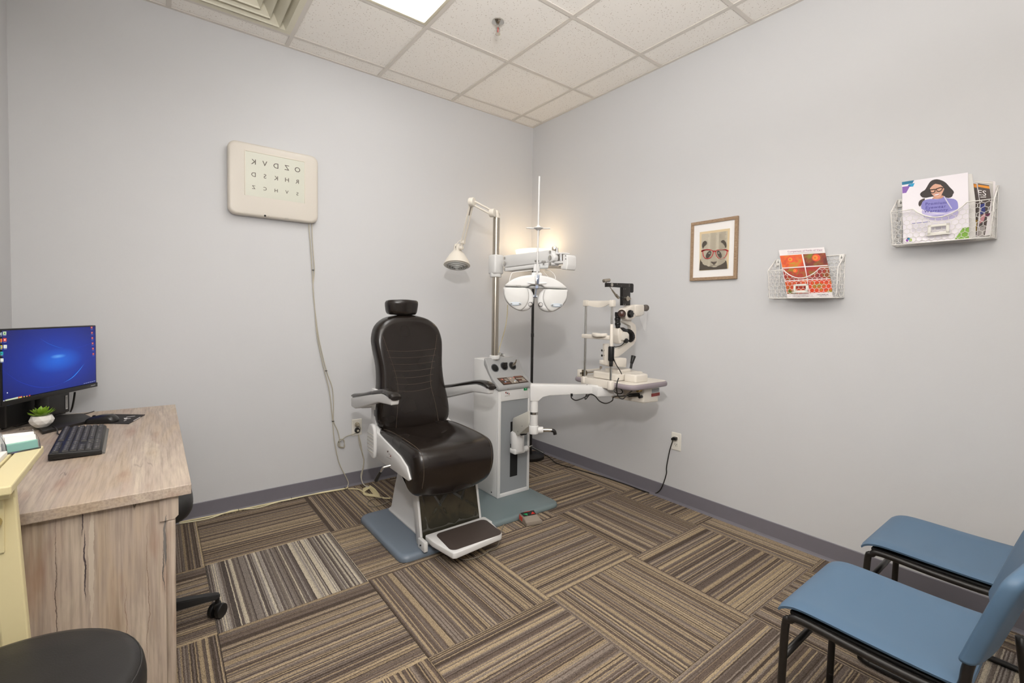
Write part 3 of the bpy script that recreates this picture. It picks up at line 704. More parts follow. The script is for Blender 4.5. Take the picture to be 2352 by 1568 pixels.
# ================================================================ PHOROPTER (hangs from the stand's arm)
ddir = ray(1229.5, 671); PC = CAM + ddir * 2.6
Rh = Vector((CR.x, CR.y, 0)).normalized(); Nh = Vector((-CF.x, -CF.y, 0)).normalized(); Zh = Vector((0, 0, 1))
def ph(zx, zy, wv=0.0):  # measured in a front view, 0.284 mm per unit
    k = .0002954; return PC + Rh * ((zx - 738) * k) + Zh * ((1080 - zy) * k) + Nh * wv
def phm(u, v, w_): return ph(u, v, w_)
t = thing('phoropter', 'white butterfly-shaped phoropter hanging from the stand arm', 'phoropter', tuple(PC))
K = .0002954
def pil(poly, w0, T, r, name, m, par, inner=(.9, .7, .4), dome=0.0, ang=60, k=4):
    pl = [(p.x, p.y) for p in smooth([(a, b, 0) for a, b in poly], k, True)] if k > 1 else poly
    us = [p[0] for p in pl]; vs = [p[1] for p in pl]; cu = (max(us) + min(us)) / 2; cv = (max(vs) + min(vs)) / 2; Ru = (max(us) - min(us)) / 2; Rv = (max(vs) - min(vs)) / 2
    def mm(u, v, w_): 
        q = max(0, 1 - ((u - cu) / Ru) ** 2 - ((v - cv) / Rv) ** 2)
        return ph(u, v, w0 + w_ * K + dome * K * q * (w_ / (T)))
    bm = bm_new(); pillow(bm, pl, T, r, mm, inner=inner, rs=5); return obj(name, bm, m, par, ang=ang)
pw = mat('phoropter_white', 'cecdcb', rough=.38)
pw2 = mat('phoropter_panel', 'c5c4c1', rough=.42)
crown = [(165, 980), (200, 925), (290, 858), (420, 800), (580, 768), (740, 758), (900, 775), (1040, 808), (1180, 878), (1275, 950), (1318, 1012), (1120, 1012), (925, 1004), (860, 960), (750, 940), (650, 950), (570, 990), (370, 986)]
pil(crown, -.035, 260, 40, 'top_cover', pw, t, inner=(.9,), k=3)
L = [(150, 992), (380, 990), (590, 996), (650, 1035), (692, 1100), (710, 1190), (700, 1290), (655, 1375), (580, 1425), (480, 1440), (370, 1410), (270, 1350), (190, 1265), (145, 1160), (134, 1070)]
Rr = [(1330, 1022), (1120, 1016), (925, 1010), (860, 1045), (805, 1115), (776, 1200), (780, 1300), (822, 1385), (900, 1435), (1000, 1452), (1110, 1430), (1210, 1370), (1290, 1285), (1335, 1180), (1345, 1080)]
for sd, poly, cx_ in ((0, L, 400), (1, Rr, 1080)):
    body = pil(poly, -.04, 250, 60, 'lens_battery', pw, t, inner=(.9, .7, .5))
    if sd == 0: inn = [(165, 1005), (380, 1000), (560, 1003), (600, 1060), (617, 1150), (608, 1240), (570, 1330), (505, 1400), (440, 1428), (350, 1398), (262, 1335), (190, 1250), (152, 1160), (145, 1075)]
    else: inn = [(1325, 1030), (1120, 1024), (935, 1022), (895, 1070), (876, 1160), (885, 1250), (925, 1340), (985, 1415), (1045, 1438), (1115, 1415), (1205, 1355), (1280, 1275), (1325, 1180), (1335, 1090)]
    pn = pil(inn, .030, 40, 26, 'front_panel', pw2, body, inner=(.9, .7, .5, .3), dome=14)
    ex, ey = ((365, 1306), (1133, 1322))[sd]
    bm = bm_new(); el = [(ex + 108 * math.copysign(abs(math.cos(a)) ** .8, math.cos(a)), ey + 34 * math.sin(a)) for a in [2 * PI * i / 32 for i in range(32)]]
    pillow(bm, el, 12, 5, lambda u, v, w_: ph(u, v, .0455 + w_ * K), inner=(.5,)); lp = obj('dial_window', bm, mat('label_grey', 'a9b2bb', rough=.3), body)
    bm = bm_new()
    for q in (-80, 80): cyl(bm, ph(ex + q, ey, .047), ph(ex + q, ey, .0498), 14 * K)
    box(bm, ph(ex - 42, ey + 7, .0438), ph(ex + 42, ey - 7, .0445)) if False else None
    obj('dial_knob', bm, mat('dial_dark', '6d6a60', rough=.4), lp)
    bm = bm_new(); prism(bm, [ph(ex - 46, ey + 10, .0490), ph(ex + 46, ey + 10, .0490), ph(ex + 46, ey - 10, .0490), ph(ex - 46, ey - 10, .0490)], Nh * .0006); obj('dial_text', bm, mat('label_light', 'cdd3d8', rough=.4), lp, sm=False)
    ax, ay = ((645, 1311), (836, 1315))[sd]
    c = ph(ax, ay, .0255); x, y, d = frame(Nh)
    bm = bm_new(); lathe(bm, [(44 * K, 0), (44 * K, .008), (40 * K, .010), (34 * K, .008), (33 * K, .004)], c, x, y, d, 28); ap = obj('aperture', bm, mat('aperture_ring', '3a3634', rough=.35), body)
    bm = bm_new(); lathe(bm, [(25 * K, .0), (25 * K, .0095), (21 * K, .0105)], c - Rh * (6 * K) * (1 if sd else -1), x, y, d, 24); obj('lens', bm, mat('lens_glass', ('8f9295', 'b7a9a0')[sd] if False else 'b4b0ac', rough=.2), ap)
# central chrome bridge
bm = bm_new(); pillow(bm, [(650, 775), (665, 720), (690, 712), (830, 714), (852, 730), (858, 775), (830, 790), (680, 790)], 170, 14, lambda u, v, w_: ph(u, v, -.015 + w_ * K), inner=(.8,)); obj('mount_saddle', bm, pw, t)
bm = bm_new(); pillow(bm, smooth2 := [(p.x, p.y) for p in smooth([(560, 990, 0), (620, 955, 0), (760, 935, 0), (880, 955, 0), (930, 1000, 0), (830, 1012, 0), (740, 1016, 0), (660, 1008, 0)], 4, True)], 150, 30, lambda u, v, w_: ph(u, v, -.03 + w_ * K), inner=(.7,)); obj('nose_bridge', bm, pw2, t)
bm = bm_new(); pillow(bm, [(p.x, p.y) for p in smooth([(575, 905, 0), (640, 900, 0), (760, 898, 0), (880, 902, 0), (948, 912, 0), (860, 935, 0), (760, 942, 0), (660, 934, 0)], 4, True)], 60, 12, lambda u, v, w_: ph(u, v, .030 + w_ * K), inner=(.7,)); obj('level_ledge', bm, pw, t)
bm = bm_new(); tube(bm, [ph(755, 1010, .03), ph(740, 1090, .03), ph(730, 1165, .03)], .0035, n=10); cyl(bm, ph(695, 1165, .028), ph(765, 1165, .028), .005); cyl(bm, ph(730, 1150, .03), ph(730, 1192, .03), .006, .003); cyl(bm, ph(776, 760, .045), ph(772, 935, .045), .0075, bev=.002); lathe(bm, [(.009, 0), (.010, .004), (.009, .008)], ph(758, 985, .042), *frame(Nh), 20)
obj('nose_adjuster', bm, mat('blue_chrome', 'a9b4c9', rough=.12, metal=1.0), t)
bm = bm_new(); pillow(bm, rrect(680, 1130, 792, 1195, 20), 60, 10, lambda u, v, w_: ph(u, v, -.02 + w_ * K), inner=(.7,)); obj('forehead_rest', bm, pw, t)
bm = bm_new(); prism(bm, [ph(365, 968, .0415), ph(462, 968, .0415), ph(460, 958, .0415), ph(365, 958, .0415)], Nh * .0003); prism(bm, [ph(365, 944, .0405), ph(462, 944, .0405), ph(462, 940, .0405), ph(365, 940, .0405)], Nh * .0003); obj('marking', bm, mat('mark_grey', '9a978f', rough=.5), t, sm=False)
# hanging block, grey rotation collar and thumb knobs
bm = bm_new(); pillow(bm, [(695, 690), (695, 600), (712, 545), (800, 545), (812, 600), (812, 695)], 150, 12, lambda u, v, w_: ph(u, v, -.03 + w_ * K), inner=(.8,)); hb = obj('hanger_block', bm, pw, t)
bm = bm_new(); cyl(bm, ph(765, 660, -.01), ph(765, 760, -.01), .013); obj('hanger_pin', bm, chrome, hb)
bm = bm_new(); a = ph(805, 590, -.005); b = ph(970, 590, -.018); cyl(bm, a, b, 46 * K, 40 * K, bev=.002); obj('grey_collar', bm, mat('soft_grey', 'c9cbcb', rough=.4), hb)
bm = bm_new()
for q, (kx, ky) in enumerate(((755, 492), (885, 506))):
    c = ph(kx, ky, .005 if q else .012); lathe(bm, [(.004, -.016), (.004, -.008), (.010, -.007), (.0125, -.002), (.0125, .003), (.009, .007)], c, n=20)
obj('thumb_knob', bm, mat('knob_grey', '8f8d89', rough=.4), hb)
bm = bm_new(); cyl(bm, ph(960, 590, -.018), Zq(1240, 610, -.87), .0075); obj('support_rod', bm, steel, t)
# near-point rod with card holder
rb = ph(778, 815, .05); rt = ph(778 + 34, -1110, .05)
rt = CAM + ray(1239, 405) * 2.56; rb = CAM + ray(1233.5, 640) * 2.555; rc = CAM + ray(1236.5, 524) * 2.56
bm = bm_new(); cyl(bm, rb, rt, .0052, n=12); rod = obj('near_point_rod', bm, pw, t)
bm = bm_new(); lathe(bm, [(.006, -.014), (.012, -.010), (.020, -.004), (.028, 0), (.026, .004), (.012, .008), (.010, .016), (.006, .018)], rc, n=24)
for sgn in (-1, 1): 
    a = rc + Rh * .02 * sgn; b = rc + Rh * .066 * sgn + Zh * .004 * sgn * 0; prism(bm, [a + Nh * .009 - Zh * .003, b + Nh * .006 - Zh * .002, b - Nh * .006 - Zh * .002, a - Nh * .009 - Zh * .003], (0, 0, .004))
obj('card_holder', bm, pw, rod)
bm = bm_new(); cyl(bm, rc - Zh * .014, rc - Zh * .040, .0065, .0055, n=14); obj('rod_sleeve', bm, mat('sleeve_grey', 'b9b4aa', rough=.4), rod)  # sleeve in a darker grey than the rod
bm = bm_new(); prism(bm, [rb + Rh * .011 * s1 + Nh * .006 * s2 + Zh * .02 for s1, s2 in ((-1, 1), (1, 1), (1, -1), (-1, -1))], (0, 0, -.06), bev=.002); obj('rod_clip', bm, chrome, rod)

# cords of the phoropter
def cable(name, pts, r, m, label, par=None, cat='cable', n=8, k=6):
    bm = bm_new(); tube(bm, pts, r, n=n, k=k)
    if par is None:
        o = obj(name, bm, m, loc=tuple(Vector(pts[0]))); return tag(o, label, cat)
    return obj(name, bm, m, par)
W = lambda px, py, ax, v: at(px, py, ax, v)
cable('cord', [ph(240, 890, -.02), ph(262, 790, -.03), ph(310, 700, -.05), ph(500, 670, -.06), ph(700, 650, -.04)], .0022, offw, '', par=t)
cable('cord', [ph(1110, 850, -.02), ph(1125, 780, -.04), ph(1090, 700, -.06), ph(1010, 640, -.07), ph(930, 640, -.05)], .0022, offw, '', par=t)
cable('cord', [ph(1000, 800, -.02), ph(940, 720, -.04), ph(880, 655, -.05)], .0018, offw, '', par=t)
cable('phoropter_cable', [W(1166, 700, 'y', -.76), W(1165, 722, 'y', -.74), W(1161, 750, 'y', -.72), W(1153, 780, 'y', -.66), W(1146, 805, 'y', -.65), W(1143, 826, 'y', -.655)], .0026, cordy, 'thin cream cable dropping from the phoropter to the stand top')

# ================================================================ EXAM LAMP on the pole top
t = thing('exam_lamp', 'cream jointed-arm exam lamp with ringed reflector shade on the pole top', 'lamp', (-.898, -.70, 1.905))
lc = mat('lamp_cream', 'dcd5c9', rough=.35)
top = PXY + Vector((0, 0, 1.905))
bm = bm_new(); cyl(bm, top + Vector((0, 0, -.004)), top + Vector((0, 0, .018)), .021); cyl(bm, top + Vector((0, 0, .016)), top + Vector((0, 0, .05)), .017, .015); obj('pole_cap', bm, lc, t)
s0 = W(1131, 489, 'y', -.72); e0 = W(1084, 464, 'y', -.66); h0 = W(1063, 556, 'y', -.52)
bm = bm_new(); nn = Vector((.5, -.86, 0)).normalized()
for p, r_ in ((s0, .028), (e0, .030)): cyl(bm, p - nn * .018, p + nn * .018, r_, n=24, bev=.005)
obj('joint_cover', bm, lc, t)
bm = bm_new()
for dz in (.014, -.014): 
    v = Vector((0, 0, dz)); v2 = Vector((dz, 0, 0))
    cyl(bm, s0 + v, e0 + v, .007, n=8)
ua = obj('upper_arm', bm, lc, t)
bm = bm_new(); v = Vector((.011, 0, 0)); cyl(bm, e0 + v, h0 + v, .007, n=8); cyl(bm, e0 - v, h0 - v, .007, n=8); la = obj('lower_arm', bm, lc, t)
bm = bm_new(); cyl(bm, e0.lerp(h0, .1), e0.lerp(h0, .32), .0045, n=10); obj('spring', bm, chrome, la)
lk = W(1059, 569, 'y', -.50)
bm = bm_new(); cyl(bm, h0 + nn * .014, h0 - nn * .014, .016, n=20, bev=.003); cyl(bm, h0, lk, .009, n=12); cyl(bm, lk + nn * .014, lk - nn * .014, .014, n=20, bev=.003); obj('head_joint', bm, lc, t)
bm = bm_new(); tube(bm, [h0 + Vector((0, .01, .02)), W(1052, 556, 'y', -.49), W(1048, 566, 'y', -.48), W(1047, 575, 'y', -.47)], .0025, n=6); tube(bm, [W(1136, 485, 'y', -.70), W(1146, 489, 'y', -.68), W(1148, 497, 'y', -.67), W(1141, 501, 'y', -.68)], .0022, n=6); obj('cord', bm, lc, t)
hc = W(1049.5, 609, 'y', -.47); ax_ = Vector((-.17, -.23, -1)).normalized(); x, y, d = frame(-ax_)
dep = (hc - CAM).dot(CF); kk = dep / FPX
Rm = 30.5 * kk
bm = bm_new(); lathe(bm, [(Rm * .93, -.003), (Rm, 0), (Rm * .97, .010), (Rm * .86, .034), (Rm * .62, .072), (Rm * .36, .104), (Rm * .31, .112), (Rm * .29, .150), (Rm * .20, .158)], hc, x, y, d, 40); shade = obj('lamp_shade', bm, lc, t, ang=50)
bm = bm_new()
for q in range(4): cyl(bm, hc - ax_ * .118 + x * (Rm * .31 * math.cos(q * 1.57 + .6)) + y * (Rm * .31 * math.sin(q * 1.57 + .6)), hc - ax_ * .132 + x * (Rm * .31 * math.cos(q * 1.57 + .6)) + y * (Rm * .31 * math.sin(q * 1.57 + .6)), .003, n=8)
obj('vent_slot', bm, dark, shade)
for q, r_ in enumerate((.93, .72, .52, .33, .15)):
    bm = bm_new(); lathe(bm, [(Rm * r_, -.002 - q * .0065), (Rm * r_, .004 - q * .0065), (Rm * (r_ - .07), .006 - q * .0065), (Rm * (r_ - .12), -.006 - q * .0065), (Rm * (r_ - .07), -.008 - q * .0065)] , hc, x, y, d, 36, caps=(q == 4)); obj('baffle_ring', bm, mat('baffle_grey', 'd8d8d4', rough=.3, metal=0), shade)
bm = bm_new(); lathe(bm, [(Rm * .9, .002), (Rm * .5, .0025)], hc, x, y, d, 30); obj('reflector', bm, mat('reflector_dark', '8b8c82', rough=.3, metal=.5), shade)

# ================================================================ FLOOR LAMP in the corner
FL = Vector((-.185, -.255, 0))
t = thing('floor_lamp', 'black uplighter floor lamp with glowing glass bowl in the room corner', 'floor lamp', tuple(FL))
bm = bm_new(); lathe(bm, [(.115, 0), (.118, .006), (.116, .024), (.105, .030), (.02, .034)], FL, n=48); obj('base', bm, blackm, t)
bm = bm_new(); cyl(bm, FL + Vector((0, 0, .03)), FL + Vector((0, 0, 1.70)), .0115, n=20); cyl(bm, FL + Vector((0, 0, 1.05)), FL + Vector((0, 0, 1.08)), .0135); cyl(bm, FL + Vector((0, 0, 1.66)), FL + Vector((0, 0, 1.70)), .045, .05); obj('pole', bm, blackm, t)
bowl = bpy.data.materials.new('glass_bowl'); bowl.use_nodes = True; b = bowl.node_tree.nodes['Principled BSDF']
b.inputs['Base Color'].default_value = (1, .93, .8, 1); b.inputs['Roughness'].default_value = .4; b.inputs['Subsurface Weight'].default_value = 0
b.inputs['Transmission Weight'].default_value = .5
b.inputs['Emission Color'].default_value = (1, .80, .52, 1); b.inputs['Emission Strength'].default_value = .45
bm = bm_new(); lathe(bm, [(.03, 1.695), (.08, 1.702), (.125, 1.722), (.150, 1.752), (.158, 1.790), (.154, 1.791), (.146, 1.754), (.12, 1.727), (.08, 1.708), (.03, 1.700)], FL, n=48, caps=False); bowl_o = obj('lamp_shade', bm, bowl, t)
bm = bm_new(); lathe(bm, [(.012, 1.70), (.014, 1.725), (.024, 1.75), (.026, 1.77), (.018, 1.785), (.004, 1.79)], FL, n=20); obj('bulb', bm, mat('bulb_glow', (1, .86, .6, 1), emit=7), t)
pl = bpy.data.lights.new('floor_lamp_bulb', 'POINT'); pl.energy = LAMP_POWER; pl.color = (1, .72, .42); pl.shadow_soft_size = .03
plo = bpy.data.objects.new('floor_lamp_bulb', pl); C.objects.link(plo); plo.location = FL + Vector((0, 0, 1.83))
pts = [W(1243, 1040, 'z', .01), W(1262, 1050, 'z', .006), W(1280, 1064, 'z', .006), W(1330, 1079, 'z', .006), W(1390, 1096, 'z', .006), W(1440, 1113, 'z', .006), W(1475, 1126, 'z', .006), W(1502, 1133, 'z', .008), W(1518, 1122, 'x', -.018), W(1530, 1090, 'x', -.02), W(1531, 1072, 'x', -.022), W(1538, 1035, 'x', -.022), W(1546, 1010, 'x', -.028)]
cable('power_cord', pts, .0035, blackcord, '', par=t)

# ================================================================ SLIT LAMP TABLE
t = thing('slit_lamp_table', 'small cream instrument table top on the stand arm with grey-mauve edge', 'instrument table', (-.47, -1.44, .83))
bm = bm_new(); pillow(bm, rrect(-.652, -1.682, -.292, -1.21, .045), .032, .012, lambda u, v, w_: (u, v, .828 + w_)); obj('edge_band', bm, mat('mauve_edge', '8f858a', rough=.45), t)
bm = bm_new(); pillow(bm, rrect(-.644, -1.674, -.30, -1.218, .04), .002, .001, lambda u, v, w_: (u, v, .8595 + w_)); obj('table_top', bm, cream, t)
bm = bm_new(); prism(bm, [(-.70, -1.35, .77), (-.52, -1.40, .77), (-.52, -1.52, .77), (-.70, -1.47, .77)], (0, 0, .058), bev=.006); obj('mount_bracket', bm, white, t)
bm = bm_new(); prism(bm, [(-.478, -1.628, .735), (-.330, -1.628, .728), (-.315, -1.40, .728), (-.50, -1.40, .735)], (0, 0, .096), bev=.008, seg=3); pb = obj('power_box', bm, cream, t)
Zb = lambda zx, zy: at(1310 + zx / 4.9, 620 + zy / 4.9, 'y', -1.629)
bm = bm_new(); prism(bm, [Zb(918, 1338), Zb(1000, 1325), Zb(1000, 1372), Zb(918, 1384)], (0, -.0006, 0)); obj('rating_label', bm, mat('label_silver', 'a3a4a6', rough=.4), pb, sm=False)
bm = bm_new(); prism(bm, [Zb(912, 1390), Zb(1003, 1375), Zb(1003, 1410), Zb(912, 1425)], (0, -.002, 0)); obj('rocker_switch', bm, mat('red_switch', '7a1a14', rough=.25), pb, sm=False)
bm = bm_new()
for q in range(4): prism(bm, [Zb(922, 1345 + q * 9), Zb(990, 1334 + q * 9), Zb(990, 1337 + q * 9), Zb(922, 1348 + q * 9)], (0, -.0009, 0))
obj('label_print', bm, mat('print_dark', '6a6a6a', rough=.6), pb, sm=False)
Zl = lambda zx, zy, X=-.485: at(1310 + zx / 4.9, 620 + zy / 4.9, 'x', X)
bm = bm_new(); a = Zl(790, 1425, -.49); cyl(bm, a + Vector((.015, 0, 0)), a + Vector((-.012, 0, 0)), .009); a = Zl(760, 1405, -.49); tube(bm, [a + Vector((.01, 0, 0)), a + Vector((-.02, .01, 0)), a + Vector((-.05, .03, -.002))], .011, n=12); obj('plug', bm, black, pb)
bm = bm_new(); a = Zl(780, 1352, -.49); cyl(bm, a + Vector((.02, 0, 0)), a + Vector((-.022, 0, 0)), .011); obj('socket', bm, mat('brass', 'a89060', rough=.3, metal=1), pb)

# ================================================================ SLIT LAMP
t = thing('slit_lamp', 'cream slit lamp microscope with chin rest on the instrument table', 'slit lamp', (-.47, -1.44, .862))
ZY = -1.45
Zs = lambda zx, zy, Y=ZY: at(1310 + zx / 4.9, 620 + zy / 4.9, 'y', Y)
def extr(name, poly, Y, T, m, par, bev=.004, sm_=1, ang=45):
    p = [Zs(a, b, Y) for a, b in poly]
    if sm_ > 1: p = smooth(p, sm_, True)
    bm = bm_new(); prism(bm, p, (0, T, 0), bev=bev, seg=3); return obj(name, bm, m, par, ang=ang)
# head rest
XP = -.66; YA, YB_ = -1.325, -1.531
bm = bm_new(); box(bm, (XP - .012, YB_ - .022, .822), (XP + .012, YA + .022, .868), bev=.005)
cyl(bm, (XP, YB_, .818), (XP, YB_, .872), .019, bev=.004); cyl(bm, (XP, YA, .830), (XP, YA, .872), .017, bev=.004)
hr = obj('headrest_base', bm, cream, t)
bm = bm_new(); cyl(bm, (XP, YA, .865), (XP, YA, 1.325), .0068, n=16); obj('post', bm, chrome, hr)
bm = bm_new(); cyl(bm, (XP, YB_, .865), (XP, YB_, 1.325), .0068, n=16); obj('post', bm, chrome, hr)
bm = bm_new(); cyl(bm, (XP, YB_, 1.0), (XP, YB_, 1.20), .0115, .0095, n=20, bev=.002); obj('post_sleeve', bm, cream, hr)
bm = bm_new(); cyl(bm, (XP, YB_, .985), (XP, YB_, 1.072), .0155, n=20, bev=.003); cyl(bm, (XP, YB_, .955), (XP, YB_, .99), .011, n=20, bev=.002)
for q in range(14): a = 2 * PI * q / 14; cyl(bm, (XP + .0155 * math.cos(a), YB_ + .0155 * math.sin(a), .99), (XP + .0155 * math.cos(a), YB_ + .0155 * math.sin(a), 1.068), .0018, n=6)
obj('height_knob', bm, black, hr)
bm = bm_new(); box(bm, (XP - .013, YA - .013, 1.305), (XP + .013, YA + .016, 1.342), bev=.004); box(bm, (XP - .014, YB_ - .017, 1.300), (XP + .014, YB_ + .013, 1.340), bev=.004)
G = []
for i in range(17):
    q = i / 16; yy = YA + (YB_ - YA) * q; bow = -.03 * math.sin(PI * q); row = []
    hh = .018 + .018 * math.sin(PI * min(1, q * 1.2 + .05)) 
    for zz, xx in ((1.338, 0), (1.338 - hh * .5, -.003), (1.334 - hh, 0)): row.append((XP - bow * 1.0 + xx, yy, zz))
    G.append(row)
vs = [[[bm.verts.new((p[0] + dx, p[1], p[2])) for p in row] for row in G] for dx in (0, .006)]
for i in range(16):
    for j in range(2):
        bm.faces.new((vs[0][i][j], vs[0][i + 1][j], vs[0][i + 1][j + 1], vs[0][i][j + 1])); bm.faces.new((vs[1][i][j], vs[1][i][j + 1], vs[1][i + 1][j + 1], vs[1][i + 1][j]))
    bm.faces.new((vs[0][i][0], vs[1][i][0], vs[1][i + 1][0], vs[0][i + 1][0])); bm.faces.new((vs[0][i][2], vs[0][i + 1][2], vs[1][i + 1][2], vs[1][i][2]))
obj('forehead_rest', bm, cream, hr)
bm = bm_new(); cr = [(XP - .010, YA + .02, 1.115), (XP - .010, YA + .02, 1.142)]
box(bm, (XP - .014, YB_ + .01, 1.108), (XP + .010, YA + .022, 1.134), bev=.006)
cp = [(p.x, p.y) for p in smooth([(-.045, -.02, 0), (0, -.035, 0), (.045, -.02, 0), (.05, .01, 0), (.02, .02, 0), (0, .012, 0), (-.02, .02, 0), (-.05, .01, 0)], 3, True)]
pillow(bm, cp, .020, .006, lambda u, v, w_: (XP - .012 + v, -1.452 + u, 1.122 + w_ + .004 * abs(u) / .05)); obj('chin_rest', bm, cream, hr)
# guide rail at the back-left
bm = bm_new(); box(bm, (-.640, -1.268, .862), (-.60, -1.238, .905), bev=.006); box(bm, (-.61, -1.262, .890), (-.44, -1.240, .900), bev=.003); obj('rail_cover', bm, cream, t)
bm = bm_new(); cyl(bm, (-.645, -1.275, .885), (-.36, -1.275, .885), .006); cyl(bm, (-.44, -1.26, .90), (-.44, -1.26, .915), .008); obj('rail', bm, steel, t)
bm = bm_new(); cyl(bm, (-.625, -1.275, .885), (-.605, -1.275, .885), .020); obj('rail_wheel', bm, mat('bronze', '5f5442', rough=.4, metal=.8), t)
# carriage
bm = bm_new(); pillow(bm, rrect(-.60, -1.53, -.345, -1.33, .02), .040, .010, lambda u, v, w_: (u, v, .864 + w_), r2=.002); carr = obj('carriage', bm, cream, t)
bm = bm_new(); pillow(bm, rrect(-.550, -1.625, -.430, -1.535, .014), .044, .009, lambda u, v, w_: (u, v, .862 + w_), r2=.002); obj('front_block', bm, cream, t)
bm = bm_new(); pillow(bm, rrect(-.545, -1.49, -.42, -1.38, .012), .022, .006, lambda u, v, w_: (u, v, .900 + w_)); obj('turntable', bm, cream, carr)
extr('pivot_block', [(520, 1090), (520, 1000), (530, 990), (630, 990), (636, 1000), (632, 1095)], -1.50, .05, cream, t, bev=.006)
bm = bm_new(); a = Zs(680, 1108); b_ = Zs(690, 1050); c_ = Zs(712, 965); cyl(bm, a, b_, .008, n=16); cyl(bm, b_, c_, .010, .0155, n=20, bev=.002); obj('joystick', bm, black, t)
# column and curved arm
a = Zs(405, 1065); b_ = Zs(402, 828)
bm = bm_new(); cyl(bm, a, b_, .0185, n=24, bev=.002); prism(bm, [Zs(368, 1015), Zs(440, 1015), Zs(440, 1085), Zs(368, 1058)], (0, .03, 0), bev=.003); col = obj('illumination_column', bm, cream, t)
bm = bm_new()
for yy in (903, 960): c_ = Zs(375, yy); cyl(bm, c_ + Vector((.01, 0, 0)), c_ + Vector((-.010, 0, 0)), .004); cyl(bm, c_ + Vector((-.009, 0, 0)), c_ + Vector((-.016, 0, 0)), .007)
obj('adjust_screw', bm, chrome, col)
armo = [(490, 980), (500, 905), (600, 850), (668, 800), (690, 745), (688, 660), (680, 630), (585, 580), (560, 570), (640, 565), (690, 580), (735, 615), (745, 660), (742, 790), (715, 840), (600, 935), (545, 975)]
extr('microscope_arm', armo, -1.455, .03, cream, t, bev=.004)
lh = extr('lamp_house', [(555, 830), (540, 730), (545, 655), (570, 648), (640, 690), (668, 720), (668, 790), (610, 815), (580, 830)], -1.485, .055, cream, t, bev=.008)
extr('lamp_house_cap', [(575, 690), (650, 700), (655, 800), (580, 790)], -1.492, .01, cream, lh, bev=.004)
cA = Zs(640, 735); dr = Vector((.9, -.1, .42)).normalized(); dr = Vector((1, 0, .30)).normalized()
c0 = Zs(655, 738, -1.45)
bm = bm_new(); x, y, d = frame(dr); lathe(bm, [(.030, -.012), (.040, -.010), (.041, .010), (.034, .014), (.01, .016)], c0, x, y, d, 32)
for q in range(20): a = 2 * PI * q / 20; cc = c0 + x * (.041 * math.cos(a)) + y * (.041 * math.sin(a)); cyl(bm, cc - d * .008, cc + d * .008, .0028, n=6)
obj('slit_dial', bm, black, lh)
bm = bm_new(); c_ = Zs(622, 795, -1.49); cyl(bm, c_ + Vector((0, .012, 0)), c_ + Vector((0, -.012, 0)), .0145, n=18, bev=.003); obj('filter_knob', bm, black, lh)
extr('top_lever', [(570, 655), (600, 645), (655, 675), (650, 698), (600, 690)], -1.49, .03, black, lh, bev=.003)
# black filter turret and prism
a = Zs(535, 650, -1.47); b_ = Zs(530, 510, -1.47)
bm = bm_new(); up = (b_ - a).normalized(); Lh = (b_ - a).length
for s0_, s1_, r_ in ((0, .22, .014), (.2, .42, .0175), (.42, .62, .0155), (.6, .8, .018), (.8, 1.0, .0145)): cyl(bm, a + up * Lh * s0_, a + up * Lh * s1_, r_, n=20, bev=.002)
box(bm, b_ + Vector((-.014, -.012, -.004)), b_ + Vector((-.002, .010, .020)), bev=.002); obj('filter_turret', bm, black, t)
# microscope head
hd = extr('microscope_head', [(625, 548), (615, 450), (628, 432), (650, 425), (690, 400), (735, 395), (745, 440), (745, 520), (710, 552), (650, 560)], -1.495, .055, cream, t, bev=.010)
bm = bm_new(); prism(bm, [Zs(620, 560), Zs(690, 560), Zs(690, 578), Zs(630, 578)], (0, .03, 0), bev=.002); obj('head_plate', bm, cream, hd)
bm = bm_new(); c_ = Zs(577, 492, -1.50); dl = Vector((-.75, -.66, 0)).normalized(); x, y, d = frame(dl); lathe(bm, [(.024, -.02), (.025, .006), (.021, .010), (.018, .004)], c_, x, y, d, 30); ob = obj('objective_ring', bm, mat('dark_bronze', '3a2a24', rough=.3), hd)
bm = bm_new(); lathe(bm, [(.0175, .003), (.010, .007), (.002, .008)], c_, x, y, d, 26); obj('objective_glass', bm, mat('amber_glass', '4a2e26', rough=.08, coat=.5), ob)
bm = bm_new(); c_ = Zs(675, 493, -1.50)
st = []
for q in range(12): a = 2 * PI * q / 12 + .1; rr_ = .0235 if q % 2 == 0 else .0165; st.append(c_ + Vector((rr_ * math.cos(a), 0, rr_ * math.sin(a))))
prism(bm, st, (0, -.014, 0), bev=.003); cyl(bm, c_ + Vector((0, .01, 0)), c_ + Vector((0, -.002, 0)), .024); obj('magnification_knob', bm, black, hd)
ey = extr('eyepiece_tube', [(725, 395), (760, 388), (838, 392), (838, 500), (800, 520), (745, 525), (730, 480)], -1.50, .05, cream, hd, bev=.010)
extr('eyepiece_tube', [(725, 395), (760, 388), (838, 392), (838, 500), (800, 520), (745, 525), (730, 480)], -1.43, .045, cream, hd, bev=.010)
for Y in (-1.475, -1.405):
    a = Zs(832, 425, Y); bm = bm_new(); dd_ = Vector((1, 0, -.02)).normalized(); cyl(bm, a, a + dd_ * .026, .019, .0205, n=24, bev=.003)
    for q in range(18): an = 2 * PI * q / 18; x, y, d = frame(dd_); cc = a + x * (.0202 * math.cos(an)) + y * (.0202 * math.sin(an)); cyl(bm, cc + dd_ * .005, cc + dd_ * .022, .0012, n=5)
    obj('eyepiece', bm, mat('eyecup', '5f5852', rough=.4), hd)
